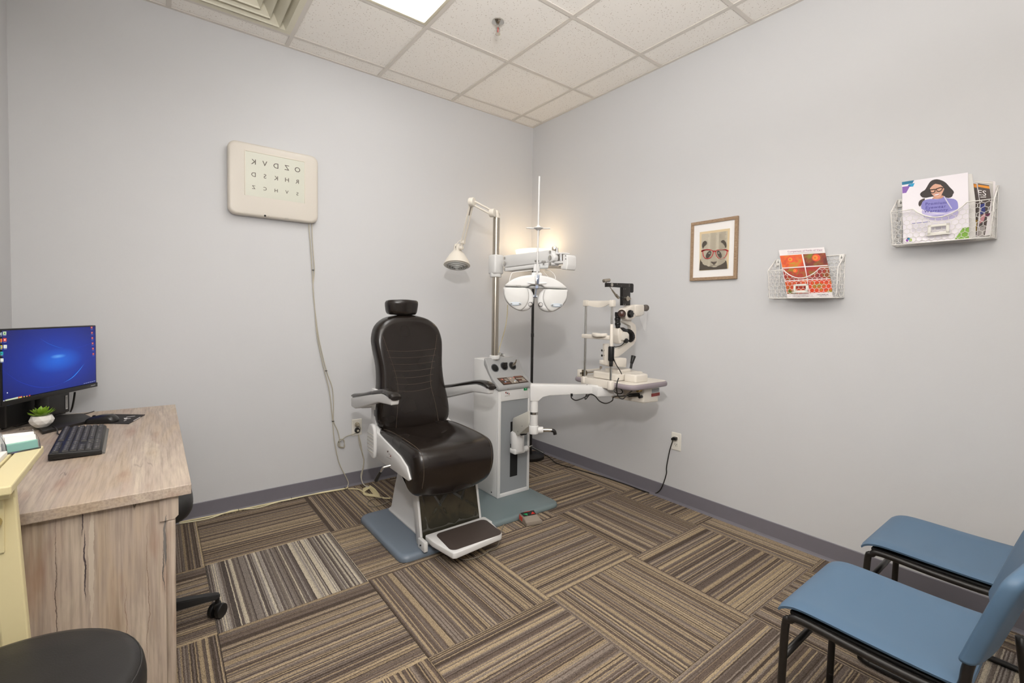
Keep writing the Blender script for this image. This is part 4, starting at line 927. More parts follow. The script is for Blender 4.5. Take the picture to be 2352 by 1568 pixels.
# tonometer bracket on top
brk = extr('tonometer_bracket', [(418, 143), (676, 150), (676, 398), (590, 398), (590, 196), (442, 188), (418, 190)], -1.46, .022, blackm, t, bev=.0015)
extr('bracket_plate', [(680, 150), (706, 152), (714, 165), (712, 245), (702, 255), (676, 252)], -1.45, .01, blackm, brk, bev=.0015)
bm = bm_new()
for zx, zy in ((468, 166), ): c_ = Zs(zx, zy, -1.461); cyl(bm, c_, c_ + Vector((0, -.002, 0)), .0105, n=24)
for zx, zy, r_ in ((528, 158, .003), (575, 181, .0022), (663, 164, .003), (663, 180, .003), (600, 212, .003), (620, 212, .003), (600, 322, .003), (618, 322, .003), (598, 386, .003), (618, 386, .003)): c_ = Zs(zx, zy, -1.461); cyl(bm, c_, c_ + Vector((0, -.001, 0)), r_ * .7, n=10)
obj('bracket_hole', bm, mat('light_metal', 'b5b1aa', rough=.3, metal=.7), brk)
bm = bm_new(); cyl(bm, Zs(372, 122), Zs(440, 112), .0105, n=20, bev=.002); cyl(bm, Zs(400, 138), Zs(418, 158), .0025); cyl(bm, Zs(445, 190), Zs(470, 225), .0025); cyl(bm, Zs(470, 225), Zs(515, 285), .0045, .0065, n=14); cyl(bm, Zs(510, 278), Zs(545, 315), .0085, .009, n=16, bev=.002); obj('tonometer_weight', bm, steel, brk)
bm = bm_new(); c_ = Zs(640, 320, -1.465); cyl(bm, c_ + Vector((-.012, 0, 0)), c_ + Vector((.024, -.004, 0)), .008, n=16, bev=.001); cyl(bm, c_ + Vector((.0, .01, 0)), c_ + Vector((.0, -.006, 0)), .016, n=18); obj('tonometer_knob', bm, steel, brk)
bm = bm_new(); c_ = Zs(578, 318, -1.455); cyl(bm, c_ + Vector((-.004, 0, 0)), c_ + Vector((.01, 0, 0)), .011, n=16); obj('drive_wheel', bm, black, brk)
bm = bm_new(); pts = [Zs(860, 460, -1.47), Zs(852, 640, -1.47), Zs(832, 940, -1.47), Zs(500, 960, -1.47)]; prism(bm, [Zs(782, 470, -1.51), Zs(862, 462, -1.51), Zs(858, 560, -1.51), Zs(850, 680, -1.51), Zs(835, 690, -1.51), Zs(790, 560, -1.51)], (0, .0015, 0)); obj('breath_shield', bm, mat('clear_film', (.95, .95, .95, 1), rough=.1, alpha=.10), t)
# dark cables of the slit lamp
cable('cord', [Zs(600, 822, -1.48), Zs(570, 850, -1.49), Zs(515, 865, -1.49), Zs(492, 860, -1.48)], .0028, blackcord, '', par=t)
cable('cord', [Zs(484, 960, -1.545), Zs(492, 1010, -1.55), Zs(520, 1070, -1.55), Zs(555, 1125, -1.56), Zs(578, 1170, -1.56)], .0028, blackcord, '', par=t)
cable('cord', [Zs(545, 1215, -1.69), Zs(528, 1260, -1.69), Zs(520, 1340, -1.69), Zs(540, 1420, -1.67), Zs(590, 1450, -1.66), Zs(640, 1400, -1.66), Zs(700, 1355, -1.65)], .0032, blackcord, '', par=t)
ct_ = thing('slit_lamp_cables', 'black looping cables hanging under the slit lamp table', 'cables', tuple(Zs(200, 1400, -1.45)))
cable('cable', [Zs(10, 1408, -1.36), Zs(15, 1440, -1.36), Zs(60, 1465, -1.37), Zs(120, 1450, -1.38), Zs(180, 1420, -1.40), Zs(230, 1395, -1.42), Zs(280, 1420, -1.45), Zs(330, 1475, -1.48), Zs(400, 1500, -1.5), Zs(470, 1470, -1.52), Zs(485, 1430, -1.55), Zs(530, 1418, -1.56), Zs(600, 1418, -1.58), Zs(700, 1402, -1.6)], .0034, blackcord, '', par=ct_)
cable('cable', [Zs(188, 1290, -1.40), Zs(186, 1380, -1.40), Zs(165, 1440, -1.41), Zs(175, 1450, -1.42), Zs(215, 1400, -1.43)], .0032, blackcord, '', par=ct_)
cable('cable', [Zs(485, 1350, -1.55), Zs(510, 1380, -1.56), Zs(560, 1393, -1.56), Zs(588, 1370, -1.56), Zs(560, 1335, -1.56), Zs(510, 1325, -1.55)], .0032, blackcord, '', par=ct_)
bm = bm_new(); cyl(bm, Zs(15, 1390, -1.36), Zs(15, 1420, -1.36), .007); obj('plug', bm, black, ct_)

# foot pedal, tissue
t = thing('foot_pedal', 'taupe foot pedal with red and green arrows on the carpet', 'foot pedal', (-.93, -1.16, 0))
Zg = lambda zx, zy, z: at(1060 + zx / 3.646, 800 + zy / 3.646, 'z', z)
a, b_, c_, d_ = Zg(480, 1378, .045), Zg(608, 1352, .045), Zg(680, 1440, .022), Zg(545, 1465, .022)
mid1, mid2 = Zg(515, 1410, .045), Zg(632, 1388, .045)
ped = mat('pedal_taupe', '8a7f73', rough=.5)
def dn(p, z): return Vector((p.x, p.y, z))
bm = bm_new()
vt = [a, b_, mid2, mid1, d_, c_]
V = [bm.verts.new(p) for p in (a, b_, mid2, c_, d_, mid1)]; Wv = [bm.verts.new(dn(p, .002)) for p in (a, b_, mid2, c_, d_, mid1)]
bm.faces.new((V[0], V[1], V[2], V[5])); bm.faces.new((V[5], V[2], V[3], V[4])); bm.faces.new(Wv)
for i in range(6): bm.faces.new((V[i], V[(i + 1) % 6], Wv[(i + 1) % 6], Wv[i]))
bmesh.ops.recalc_face_normals(bm, faces=bm.faces); bmesh.ops.bevel(bm, geom=list(bm.edges), offset=.003, segments=2, affect='EDGES', clamp_overlap=True); obj('housing', bm, ped, t)
def pp2(u, v): return a.lerp(b_, u).lerp(mid1.lerp(mid2, u), v) + Vector((0, 0, .0008))
bm = bm_new(); prism(bm, [pp2(.06, .06), pp2(.96, .06), pp2(.96, 1.0), pp2(.06, 1.0)], (0, 0, .0006)); lab = obj('label_plate', bm, mat('pedal_black', '1d1a19', rough=.35), t, sm=False)
flats('arrow_marks', [([pp2(.15, .45), pp2(.42, .45), pp2(.36, .95)], '16a05a'), ([pp2(.62, .85), pp2(.92, .85), pp2(.80, .35)], 'c8281c'), ([pp2(.30, .12), pp2(.68, .12), pp2(.68, .26), pp2(.30, .26)], 'b0241c')], lab, off=(0, 0, .0009))
bm = bm_new(); sa, sb = a.lerp(dn(a, .002), .15), mid1.lerp(dn(mid1, .002), .15); q_ = Vector((-.0012, -.0006, 0)); prism(bm, [a.lerp(mid1, .15) + Vector((0, 0, -.006)), a.lerp(mid1, .85) + Vector((0, 0, -.006)), a.lerp(mid1, .85) + Vector((0, 0, -.03)), a.lerp(mid1, .15) + Vector((0, 0, -.03))], (-.003, -.001, 0)); obj('side_label', bm, mat('pedal_red', 'c03a26', rough=.5), t, sm=False)
pts = [Zg(500, 1362, .03), Zg(470, 1356, .02), Zg(425, 1370, .01), Zg(385, 1410, .006), Zg(360, 1460, .006), Zg(340, 1510, .006), Zg(325, 1560, .006), W(1143, 1252, 'z', .006), W(1128, 1262, 'z', .006), W(1100, 1278, 'z', .006), W(1060, 1283, 'z', .006), (-1.52, -1.15, .006)]
cable('cord', pts, .0032, mat('olive_cable', '7d7465', rough=.5), '', par=t)
bm = bm_new(); G = []
pz = .9385
for i in range(7):
    row = []
    for j in range(5): row.append(bm.verts.new((-.862 + i * .013 + random.uniform(-.002, .002), -.69 + j * .022 + .006 * math.sin(i), pz + .004 + .034 * abs(math.sin(i * 1.3 + j)) * math.sin(PI * i / 6))))
    G.append(row)
for i in range(6):
    for j in range(4): bm.faces.new((G[i][j], G[i + 1][j], G[i + 1][j + 1], G[i][j + 1]))
bmesh.ops.solidify(bm, geom=bm.faces[:], thickness=.0012)
tag(obj('tissue', bm, mat('tissue_white', 'f2f0ec', rough=.9), loc=(-.82, -.66, .94), ang=180), 'crumpled white tissue on the stand top beside the pole', 'tissue')
# ================================================================ EYE CHART on the back wall
t = thing('eye_chart_box', 'white wall-mounted backlit eye chart box with mirrored letters', 'eye chart', (-2.14, 0, 2.06))
YC = -.055
Ze = lambda zx, zy, Y=YC: at(480 + zx / 5.807, 290 + zy / 5.807, 'y', Y)
ca, cb, cc_, cdd = at(523.5, 319, 'y', YC), at(731, 358, 'y', YC), at(731.5, 513.5, 'y', YC), at(523, 489, 'y', YC)
x0, x1 = (ca.x + cdd.x) / 2, (cb.x + cc_.x) / 2; z0, z1 = (cdd.z + cc_.z) / 2, (ca.z + cb.z) / 2
bm = bm_new(); pillow(bm, rrect(x0, z0, x1, z1, .045, 6), .055, .016, lambda u, v, w_: (u, -.001 - w_, v), inner=(.9,), rs=5)
o = obj('housing', bm, mat('chart_white', 'd3ccc1', rough=.35), t, ang=50)
sa_, sb_, sc1, sd1 = Ze(485, 325), Ze(1272, 472), Ze(1275, 1025), Ze(487, 918)
s0x, s1x = sa_.x, sb_.x; s0z, s1z = (sc1.z + sd1.z) / 2, (sa_.z + sb_.z) / 2
bm = bm_new()
for a, b in (((s0x - .006, YC - .003, s1z - .002), (s1x + .004, YC + .002, s1z + .005)), ((s0x - .006, YC - .003, s0z), (s0x, YC + .002, s1z)), ((s1x, YC - .003, s0z), (s1x + .005, YC + .002, s1z))): box(bm, a, b, bev=.0012)
obj('bezel', bm, mat('bezel_cream', 'd8d1c2', rough=.4), t)
bm = bm_new(); box(bm, (s0x, YC - .0012, s0z), (s1x, YC + .004, s1z)); scr = obj('screen', bm, mat('chart_screen', 'c9c9bb', rough=.22, emit=.06), t, sm=False)
lm = mat('letter_brown', '4b3f36', rough=.6)
rows = [(('O', 1180, 583), ('Z', 1040, 557), ('D', 895, 532), ('V', 745, 502), ('K', 597, 477), .0300),
        (('R', 1180, 742), ('H', 1041, 718), ('K', 897, 695), ('S', 747, 670), ('D', 596, 646), .0255),
        (('S', 1180, 903), ('V', 1040, 880), ('H', 896, 860), ('C', 748, 836), ('Z', 597, 814), .0205)]
bm = bm_new()
for rw in rows:
    for ch, zx, zy in rw[:-1]: put_text(bm, ch, rw[-1] / .68, Ze(zx, zy, YC - .0016), (1, 0, 0), (0, 0, 1), mirror=True)
obj('chart_letter', bm, lm, scr, sm=False)
bm = bm_new(); pillow(bm, rrect(Ze(726, 1192).x, Ze(0, 1203).z, Ze(770, 1192).x, Ze(740, 1180).z, .004, 3), .002, .001, lambda u, v, w_: (u, YC - .0005 - w_, v)) if False else cyl(bm, Ze(748, 1192, YC + .004), Ze(748, 1192, YC - .001), .006); obj('sensor', bm, dark, t)
bm = bm_new()
for q in range(4): c_ = Ze(1035, 1206 + q * 8); box(bm, (c_.x - .011, YC - .0005, c_.z - .0007), (c_.x + .011, YC + .001, c_.z + .0007))
c_ = Ze(800, 1197); cyl(bm, c_ + Vector((0, .002, 0)), c_ + Vector((0, -.0006, 0)), .0018); obj('marking', bm, mat('mark_grey', '9a978f', rough=.5), t, sm=False)

# cables down the back wall and along the skirting
t = thing('chart_cables', 'pair of grey cables running down the wall from the eye chart to floor', 'cables', tuple(at(712, 515, 'y', -.01)))
Y1 = -.012
def wp(l, ax='y', v=Y1): return [at(a, b, ax, v) for a, b in l]
cable('cable', wp([(709, 512), (713, 560), (717, 620), (719, 655), (724, 720), (730, 780), (745, 850), (757, 900), (764, 966), (768, 1010), (778, 1060), (793, 1092), (800, 1108)]) + [at(797, 1118, 'z', .012)], .0034, cordm, '', par=t)
cable('cable', wp([(716, 512), (718, 560), (722, 620), (719, 660), (724, 716), (733, 780), (750, 852), (763, 890), (766, 930), (766, 966), (776, 990), (780, 1008)]), .0034, cordm, '', par=t)
for k in range(3): cable('cable', wp([(780, 1008), (775 + k * 3, 1020 + k * 2), (782 + k * 2, 1028 - k), (792 - k, 1026), (788 + k, 1010), (780, 1008)], v=-.012 - .004 * k), .0025, cordm, '', par=t)
cable('cable', wp([(782, 1012), (795, 1002), (812, 996), (822, 990)], v=-.018) + [at(828, 984, 'y', -.03), at(824, 978, 'y', -.03)], .0032, cordm, '', par=t)
for px, py in ((719, 620), (749, 851), (765, 967), (779, 1014)):
    c_ = at(px, py, 'y', Y1); bm = bm_new(); lathe(bm, [(.008, -.002), (.0085, 0), (.008, .002)], c_, n=12); obj('cable_tie', bm, black, t)
t = thing('outlet_cables', 'grey-beige cables from the wall outlet down to a floor coil', 'cables', tuple(at(824, 1000, 'y', -.03)))
cable('cable', wp([(823, 998), (828, 1015), (832, 1040), (836, 1058), (833, 1080), (830, 1096)], v=-.03) + [at(832, 1108, 'z', .02), at(840, 1116, 'z', .01), at(848, 1122, 'z', .008)], .0042, cordm, '', par=t)
cable('cable', wp([(823, 998), (826, 1020), (835, 1050), (834, 1072), (829, 1092)], v=-.034) + [at(835, 1112, 'z', .02), at(850, 1118, 'z', .012)], .0036, cordm, '', par=t)
for k in range(5): cable('cable', [at(850 + random.uniform(-3, 3), 1116 + k, 'z', .008 + .004 * k), at(835, 1122 + k * 2, 'z', .008), at(840, 1133 + k, 'z', .006), at(862, 1136 + k, 'z', .006), at(872 - 2 * k, 1140, 'z', .006), at(862 - k * 3, 1124, 'z', .010), at(850, 1115, 'z', .014)], .0036, cordy, '', par=t)
cable('cable', [at(800, 1122, 'z', .008), at(825, 1124, 'z', .008), at(845, 1136, 'z', .008), at(880, 1143, 'z', .008), at(896, 1144, 'z', .008)], .0042, cordy, '', par=t)
cable('cable', [at(878, 1143, 'z', .008), at(850, 1148, 'z', .006), at(845, 1158, 'z', .006), at(858, 1163, 'z', .006), at(880, 1158, 'z', .006), at(895, 1151, 'z', .006)], .0028, mat('olive_cable', '7d7465'), '', par=t)
t = thing('skirting_cable', 'cream cables lying on the carpet along the back baseboard', 'cables', (-2.2, -.03, 0))
cable('cable', [at(412, 1199, 'z', .006), at(470, 1188, 'z', .006), at(540, 1173, 'z', .006), at(600, 1160, 'z', .006), at(670, 1145, 'z', .006), at(730, 1133, 'z', .006), at(792, 1122, 'z', .008), at(798, 1116, 'z', .01)], .0045, cordy, '', par=t)
cable('cable', [at(412, 1202, 'z', .005), at(480, 1190, 'z', .005), at(535, 1172, 'z', .008), at(590, 1166, 'z', .005), at(640, 1152, 'z', .005), at(665, 1147, 'z', .010), at(740, 1130, 'z', .006), at(794, 1121, 'z', .006)], .0035, mat('pale_cable', 'e3dab8', rough=.5), '', par=t)
for px, py in ((548, 1171), (669, 1144), (792, 1121)):
    bm = bm_new(); c_ = at(px, py, 'z', .008); tube(bm, [c_ + Vector((.001, -.010, -.006)), c_ + Vector((0, -.010, .006)), c_ + Vector((0, .010, .006)), c_ + Vector((0, .011, -.006))], .0014, n=6); obj('cable_tie', bm, black, t)

# outlets
def outlet(cx, cz, wall, label):
    if wall == 'back': loc, rz = (cx, 0, cz), 0.0
    else: loc, rz = (0, cx, cz), -PI / 2
    t = thing('wall_outlet', label, 'outlet', loc, rz)
    bm = bm_new(); pillow(bm, rrect(-.036, -.059, .036, .059, .004, 2), .006, .004, lambda u, v, w_: (u, -w_, v)); obj('cover_plate', bm, mat('outlet_white', 'eae6dc', rough=.4), t, world=False)
    for dz in (-.021, .021):
        bm = bm_new(); pillow(bm, rrect(-.017, dz - .014, .017, dz + .014, .009, 4), .0085, .001, lambda u, v, w_: (u, -w_, v)); rc_ = obj('receptacle', bm, mat('outlet_white', 'eae6dc'), t, world=False)
        bm = bm_new()
        for dx in (-.006, .006): box(bm, (dx - .0012, -.009, dz - .001), (dx + .0012, -.0082, dz + .007))
        box(bm, (-.002, -.009, dz - .009), (.002, -.0082, dz - .005)); obj('slot', bm, dark, rc_, world=False, sm=False)
    return t
oa = outlet((at(807, 964, 'y', 0).x + at(831, 1002, 'y', 0).x) / 2, .418, 'back', 'white wall outlet behind the exam chair with two plugs')
bm = bm_new(); cyl(bm, (.0, -.006, .022), (.0, -.03, .021), .017, .014, n=20, bev=.003); cyl(bm, (0, -.03, .021), (.004, -.042, .015), .009, .006); obj('round_plug', bm, mat('beige_plug', 'a59c88', rough=.5), oa, world=False)
bm = bm_new(); cyl(bm, (.0, -.006, -.020), (.0, -.03, -.021), .019, .017, n=20, bev=.003); obj('round_plug', bm, black, oa, world=False, label='black plug')
bm = bm_new(); cyl(bm, (.0, -.028, -.020), (.0, -.036, -.024), .009, .007, n=14); obj('plug_boot', bm, cordm, oa, world=False)
ob_ = outlet((at(1543, 992, 'x', 0).y + at(1565, 1035, 'x', 0).y) / 2, .413, 'right', 'white wall outlet on the right wall with one black plug')
bm = bm_new(); box(bm, (-.013, -.034, .012), (.013, -.006, .032), bev=.004); box(bm, (-.022, -.032, .008), (-.008, -.018, .024), bev=.003); obj('plug', bm, black, ob_, world=False)

# ================================================================ FRAMED PICTURE
t = thing('framed_picture', 'wood-framed dictionary-page print of a panda in red glasses', 'picture', (0, -1.777, 1.665))
ya, yb_, za, zb = -1.6235, -1.9275, 1.4785, 1.852
XF = -.018
bm = bm_new(); fw = .019
for a, b in (((XF, yb_, za), (-.001, ya, za + fw)), ((XF, yb_, zb - fw), (-.001, ya, zb)), ((XF, yb_, za + fw), (-.001, yb_ + fw, zb - fw)), ((XF, ya - fw, za + fw), (-.001, ya, zb - fw))): box(bm, a, b, bev=.0015)
fm = mat('frame_wood', 'a08468', rough=.6); nt = fm.node_tree; tc = N(nt, 'ShaderNodeTexCoord'); nz = N(nt, 'ShaderNodeTexNoise'); mp = N(nt, 'ShaderNodeMapping'); mp.inputs['Scale'].default_value = (60, 60, 500); nt.links.new(tc.outputs['Object'], mp.inputs[0]); nt.links.new(mp.outputs[0], nz.inputs['Vector']); nz.inputs['Scale'].default_value = 1
r = ramp(nt, [(.3, '86694f'), (.7, 'b39a7e')]); nt.links.new(nz.outputs['Fac'], r.inputs[0]); nt.links.new(r.outputs[0], nt.nodes['Principled BSDF'].inputs['Base Color'])
obj('frame', bm, fm, t, sm=False)
bm = bm_new(); box(bm, (-.010, yb_ + fw - .002, za + fw - .002), (-.004, ya - fw + .002, zb - fw + .002)); obj('mat_board', bm, mat('mat_white', 'efecea', rough=.7), t, sm=False)
XI = -.0104
Zi = lambda zx, zy: at(1570 + zx / 8.713, 480 + zy / 8.713, 'x', XI)
pg = [Zi(325, 463), Zi(930, 383), Zi(898, 1190), Zi(315, 1235)]
def pi_(u, v): return pg[0].lerp(pg[1], u).lerp(pg[3].lerp(pg[2], u), v)
def Ri(u0, v0, u1, v1): return [pi_(u0, v0), pi_(u1, v0), pi_(u1, v1), pi_(u0, v1)]
it = [(pg, 'dcc7a0'), (Ri(.06, .06, .93, .97), 'c8bfac')]
for c_ in range(3):
    u0 = .08 + c_ * .29
    for k in range(26):
        v = .07 + k * .033; e = u0 + .26 * random.uniform(.75, 1); it.append((Ri(u0, v, e, v + .011), 'b0a795'))
def ell(cx, cy, rx, ry, rot=0, n=22, f=Zi):
    ca_, sa2 = math.cos(rot), math.sin(rot)
    return [f(cx + rx * math.cos(2 * PI * i / n) * ca_ - ry * math.sin(2 * PI * i / n) * sa2, cy + rx * math.cos(2 * PI * i / n) * sa2 + ry * math.sin(2 * PI * i / n) * ca_) for i in range(n)]
def poly(l, f=Zi, k=1):
    P = [f(a, b) for a, b in l]; return smooth(P, k, True) if k > 1 else P
dk = '524a42'
it += [(poly([(378, 740), (385, 690), (405, 655), (440, 638), (465, 650), (475, 685), (450, 720), (420, 745), (398, 795)], k=2), dk),
       (poly([(755, 655), (790, 622), (820, 628), (852, 660), (868, 710), (866, 760), (845, 778), (825, 720), (800, 690)], k=2), dk),
       (poly([(350, 985), (358, 1040), (385, 1070), (392, 1100), (430, 1125), (470, 1130), (500, 1150), (560, 1150), (610, 1165), (660, 1160), (700, 1135), (760, 1110), (800, 1085), (835, 1060), (850, 1025), (868, 1050), (880, 1120), (882, 1190), (600, 1208), (322, 1225), (330, 1120), (338, 1040)]), dk),
       (ell(508, 910, 82, 42, -1.05), dk), (ell(725, 905, 78, 38, 1.15), dk), (ell(527, 885, 16, 13), 'd8d0c0'), (ell(712, 880, 16, 13), 'd8d0c0'), (ell(528, 884, 8, 7), '221c18'), (ell(713, 880, 8, 7), '221c18'),
       (poly([(552, 1050), (615, 1056), (678, 1046), (665, 1070), (640, 1090), (625, 1108), (608, 1108), (590, 1088), (565, 1072)]), '5a5048')]
def stroke(l, wd, f=Zi, closed=False):
    P = [Vector((a, b, 0)) for a, b in l]; P = smooth(P, 4, closed); out_, inn = [], []
    n = len(P)
    q = []
    for i in range(n if closed else n - 1):
        a = P[i]; b = P[(i + 1) % n]; d = (b - a); 
        if d.length < 1e-6: continue
        d.normalize(); nn_ = Vector((-d.y, d.x, 0)) * wd / 2; a2 = a - d * wd * .1; b2 = b + d * wd * .1
        q.append([f(*(a2 + nn_).xy), f(*(b2 + nn_).xy), f(*(b2 - nn_).xy), f(*(a2 - nn_).xy)])
    return q
red = 'c83038'
gl = [([(392, 850), (400, 825), (470, 812), (560, 822), (600, 850), (592, 905), (560, 960), (510, 988), (450, 988), (410, 950), (393, 890)], 13), ([(655, 848), (690, 820), (770, 808), (850, 815), (878, 840), (868, 900), (835, 960), (780, 990), (720, 988), (675, 950), (655, 900)], 13)]
it += [(q, 'cfc8b8') for q in ()]
items_g = []
for l, wd in gl: items_g += stroke(l, wd, closed=True)
items_g += stroke([(590, 848), (625, 842), (660, 848)], 22); items_g += stroke([(366, 850), (385, 832), (420, 822)], 26); items_g += stroke([(845, 815), (875, 826), (900, 842)], 26)
items_g += stroke([(400, 826), (470, 812), (540, 818)], 20); items_g += stroke([(700, 818), (770, 808), (850, 815)], 20)
# one layer for all red pieces
pr = flats('printed_picture', it, t, off=(-.00006, 0, 0))
bm = bm_new()
for q in items_g:
    bm.faces.new([bm.verts.new(p + Vector((-.0028 * 1, 0, 0))) for p in q])
bmesh.ops.transform(bm, matrix=Matrix.Translation((-.0008 + 0, 0, 0)), verts=bm.verts)
obj('printed_glasses', bm, mat('print_red', red, rough=.5), t, sm=False)
bm = bm_new()
for q in stroke([(540, 1125), (590, 1130), (615, 1118), (640, 1130), (700, 1122)], 5): bm.faces.new([bm.verts.new(p + Vector((-.0075, 0, 0)) * .5) for p in q])
obj('printed_mouth', bm, mat('print_dk', dk, rough=.6), t, sm=False)

# ================================================================ WIRE BASKETS
bw = mat('white_wire', 'ece9e4', rough=.35)
BW, BH, BD = .328, .218, .098
def make_basket():
    t = thing('wire_basket', '', 'wall basket')
    # local: x right seen from the room, y toward the room is -y, wall at y=0; z up from base
    hw = BW / 2; yf = -BD; fh = .150
    bm = bm_new(); r_ = .0028
    def wire(p, k=1, c=True): tube(bm, p, r_, n=8, sm=False, closed=c)
    wire([(-hw, -.004, 0), (hw, -.004, 0), (hw, -.004, BH), (-hw, -.004, BH)])
    top = [(-hw + .0, yf, fh), (-.085, yf, fh + .0)] + [(-.085 + .17 * q / 12, yf, fh - .048 * math.sin(PI * q / 12) ** .8) for q in range(1, 12)] + [(.085, yf, fh), (hw, yf, fh)]
    wire([(-hw + .008, yf + .012, 0)] + top + [(hw - .008, yf + .012, 0)])
    for s in (-1, 1):
        wire([(s * hw, -.004, BH), (s * hw, yf, fh)], c=False); wire([(s * hw, -.004, 0), (s * (hw - .008), yf + .012, 0)], c=False); wire([(s * (hw - .02), -.006, 0), (s * (hw - .02), -.006, BH)], c=False)
    obj('frame', bm, bw, t, world=False, ang=60)
    # hexagonal wire netting
    def net(name, x0, x1, ztop, fm, cell=.0125):
        bm = bm_new(); hx = cell * math.sqrt(3); segs = []; cols = int((x1 - x0) / hx) + 2
        for j in range(-1, int(BH / (1.5 * cell)) + 2):
            for i in range(-1, cols + 1):
                cx = x0 + (i + (.5 if j % 2 else 0)) * hx; cz = j * 1.5 * cell
                a = (cx, cz + cell); b = (cx + hx / 2, cz + cell / 2); c = (cx + hx / 2, cz - cell / 2); d = (cx - hx / 2, cz + cell / 2)
                for p, q in ((a, b), (b, c), (a, d)):
                    def ins(s): return x0 <= s[0] <= x1 and 0 <= s[1] <= ztop(s[0])
                    if not ins(p) and not ins(q): continue
                    if not ins(p) or not ins(q):
                        pi2, qi = (p, q) if ins(p) else (q, p)
                        lo, hi = 0, 1
                        for _ in range(7):
                            mm = (lo + hi) / 2; s = (pi2[0] + (qi[0] - pi2[0]) * mm, pi2[1] + (qi[1] - pi2[1]) * mm)
                            if ins(s): lo = mm
                            else: hi = mm
                        p, q = pi2, (pi2[0] + (qi[0] - pi2[0]) * lo, pi2[1] + (qi[1] - pi2[1]) * lo)
                    if math.dist(p, q) < 1e-4: continue
                    segs.append((p, q))
        for p, q in segs:
            cyl(bm, fm(*p), fm(*q), .0009, n=4, caps=False)
        return obj(name, bm, bw, t, world=False, sm=False)
    def tf(x): return fh if abs(x) > .085 else fh - .048 * math.sin(PI * (x + .085) / .17) ** .8
    net('front_netting', -hw, hw, tf, lambda x, z: (x * (1 - .05 * (1 - z / fh)), yf + .012 * (1 - z / fh), z))
    net('back_netting', -hw, hw, lambda x: BH, lambda x, z: (x, -.004, z))
    for s in (-1, 1):
        net('side_netting', -BD, 0, lambda y: BH + (fh - BH) * (-y / BD), lambda y, z, s=s: (s * (hw - .003), y, z))
    net('base_netting', -hw, hw, lambda x: BD - .012, lambda x, z: (x, -z, .001))
    bm = bm_new()
    for a, b in (((-.030, 0, .030), (-.021, 0, .072)), ((.021, 0, .030), (.030, 0, .072)), ((-.03, 0, .062), (.03, 0, .072)), ((-.03, 0, .030), (.03, 0, .039)), ((-.034, 0, .026), (.034, 0, .031))):
        box(bm, (a[0] * 1.15, yf - .001, a[2]), (b[0] * 1.15, yf + .004, b[2]), bev=.001)
    obj('label_holder', bm, mat('holder_white', 'e6e3da', rough=.4), t, world=False)
    for s in (-1, 1):
        bm = bm_new(); x = s * (hw - .014); box(bm, (x - .011, -.010, BH - .034), (x + .011, -.004, BH - .002), bev=.002); hg = obj('hanger_tab', bm, bw, t, world=False)
        bm = bm_new(); cyl(bm, (x, -.0105, BH - .016), (x, -.0102, BH - .016), .004, n=12); box(bm, (x - .0015, -.0108, BH - .016), (x + .0015, -.0102, BH - .006)); obj('keyhole', bm, mat('keyhole_grey', '8a8884', rough=.6), hg, world=False)
    return t
b1 = make_basket(); b1.location = (0, -2.307, 1.357); b1.rotation_euler = (0, 0, -PI / 2)
b1['label'] = 'white wire wall basket holding only the colourful flyer beside the picture'; b1['group'] = 'wire wall baskets'
b2 = dup(b1, (0, -2.835, 1.592), -PI / 2, 'white wire wall basket holding the eyewear brochure and magazines', 'wire wall baskets')

# flyer in basket 1
Zf = lambda zx, zy, X=-.060: at(1760 + zx / 11.2, 560 + zy / 11.2, 'x', X)
def tilt(c, X0, X1, z0, z1, px, py):
    # paper leaning: x depends on height
    p = at(px, py, 'x', X0)
    for _ in range(4): X = X0 + (X1 - X0) * (p.z - z0) / (z1 - z0); p = at(px, py, 'x', X)
    return p
F1 = lambda zx, zy: tilt(0, -.070, -.020, 1.36, 1.60, 1760 + zx / 11.2, 560 + zy / 11.2)
t = thing('flyer', 'flyer with four red and green eye photographs standing in the smaller-load basket', 'flyer', (-.06, -2.30, 1.36))
cor = [F1(320, 160), F1(1490, 82), F1(1715, 1375), F1(545, 1405)]
bm = bm_new(); prism(bm, cor, (.0012, 0, 0)); obj('sheet', bm, mat('paper_white', 'e9e3e4', rough=.6), t, sm=False)
fund = []
def fundus(name, quad, spot, c1, c2, c3):
    m = bpy.data.materials.new(name); m.use_nodes = True; nt = m.node_tree; b = nt.nodes['Principled BSDF']; b.inputs['Roughness'].default_value = .4
    tc = N(nt, 'ShaderNodeTexCoord'); gr = N(nt, 'ShaderNodeTexNoise'); gr.inputs['Scale'].default_value = 26; gr.inputs['Detail'].default_value = 3; nt.links.new(tc.outputs['Object'], gr.inputs['Vector'])
    r = ramp(nt, [(.3, c1), (.5, c2), (.68, c3)]); nt.links.new(gr.outputs['Fac'], r.inputs[0]); nt.links.new(r.outputs[0], b.inputs['Base Color'])
    bm = bm_new(); prism(bm, quad, (-.0004, 0, 0)); o = obj('printed_photo', bm, m, t, sm=False)
    if spot:
        cx, cy, r_ = spot
        it = [([F1(cx + r_ * math.cos(2 * PI * k / 18), cy + r_ * .85 * math.sin(2 * PI * k / 18)) for k in range(18)], 'e8502a'), ([F1(cx - 20 + r_ * .6 * math.cos(2 * PI * k / 18), cy + r_ * .55 * math.sin(2 * PI * k / 18)) for k in range(18)], 'f08c2c'), ([F1(cx - 30 + r_ * .25 * math.cos(2 * PI * k / 18), cy + r_ * .25 * math.sin(2 * PI * k / 18)) for k in range(18)], 'c86a24')]
        flats('printed_spot', [([q + Vector((-.0006, 0, 0)) for q in pl_], c_) for pl_, c_ in it], t, off=(-.0001, 0, 0))
def q4(a, b, c, d): return [F1(*a), F1(*b), F1(*c), F1(*d)]
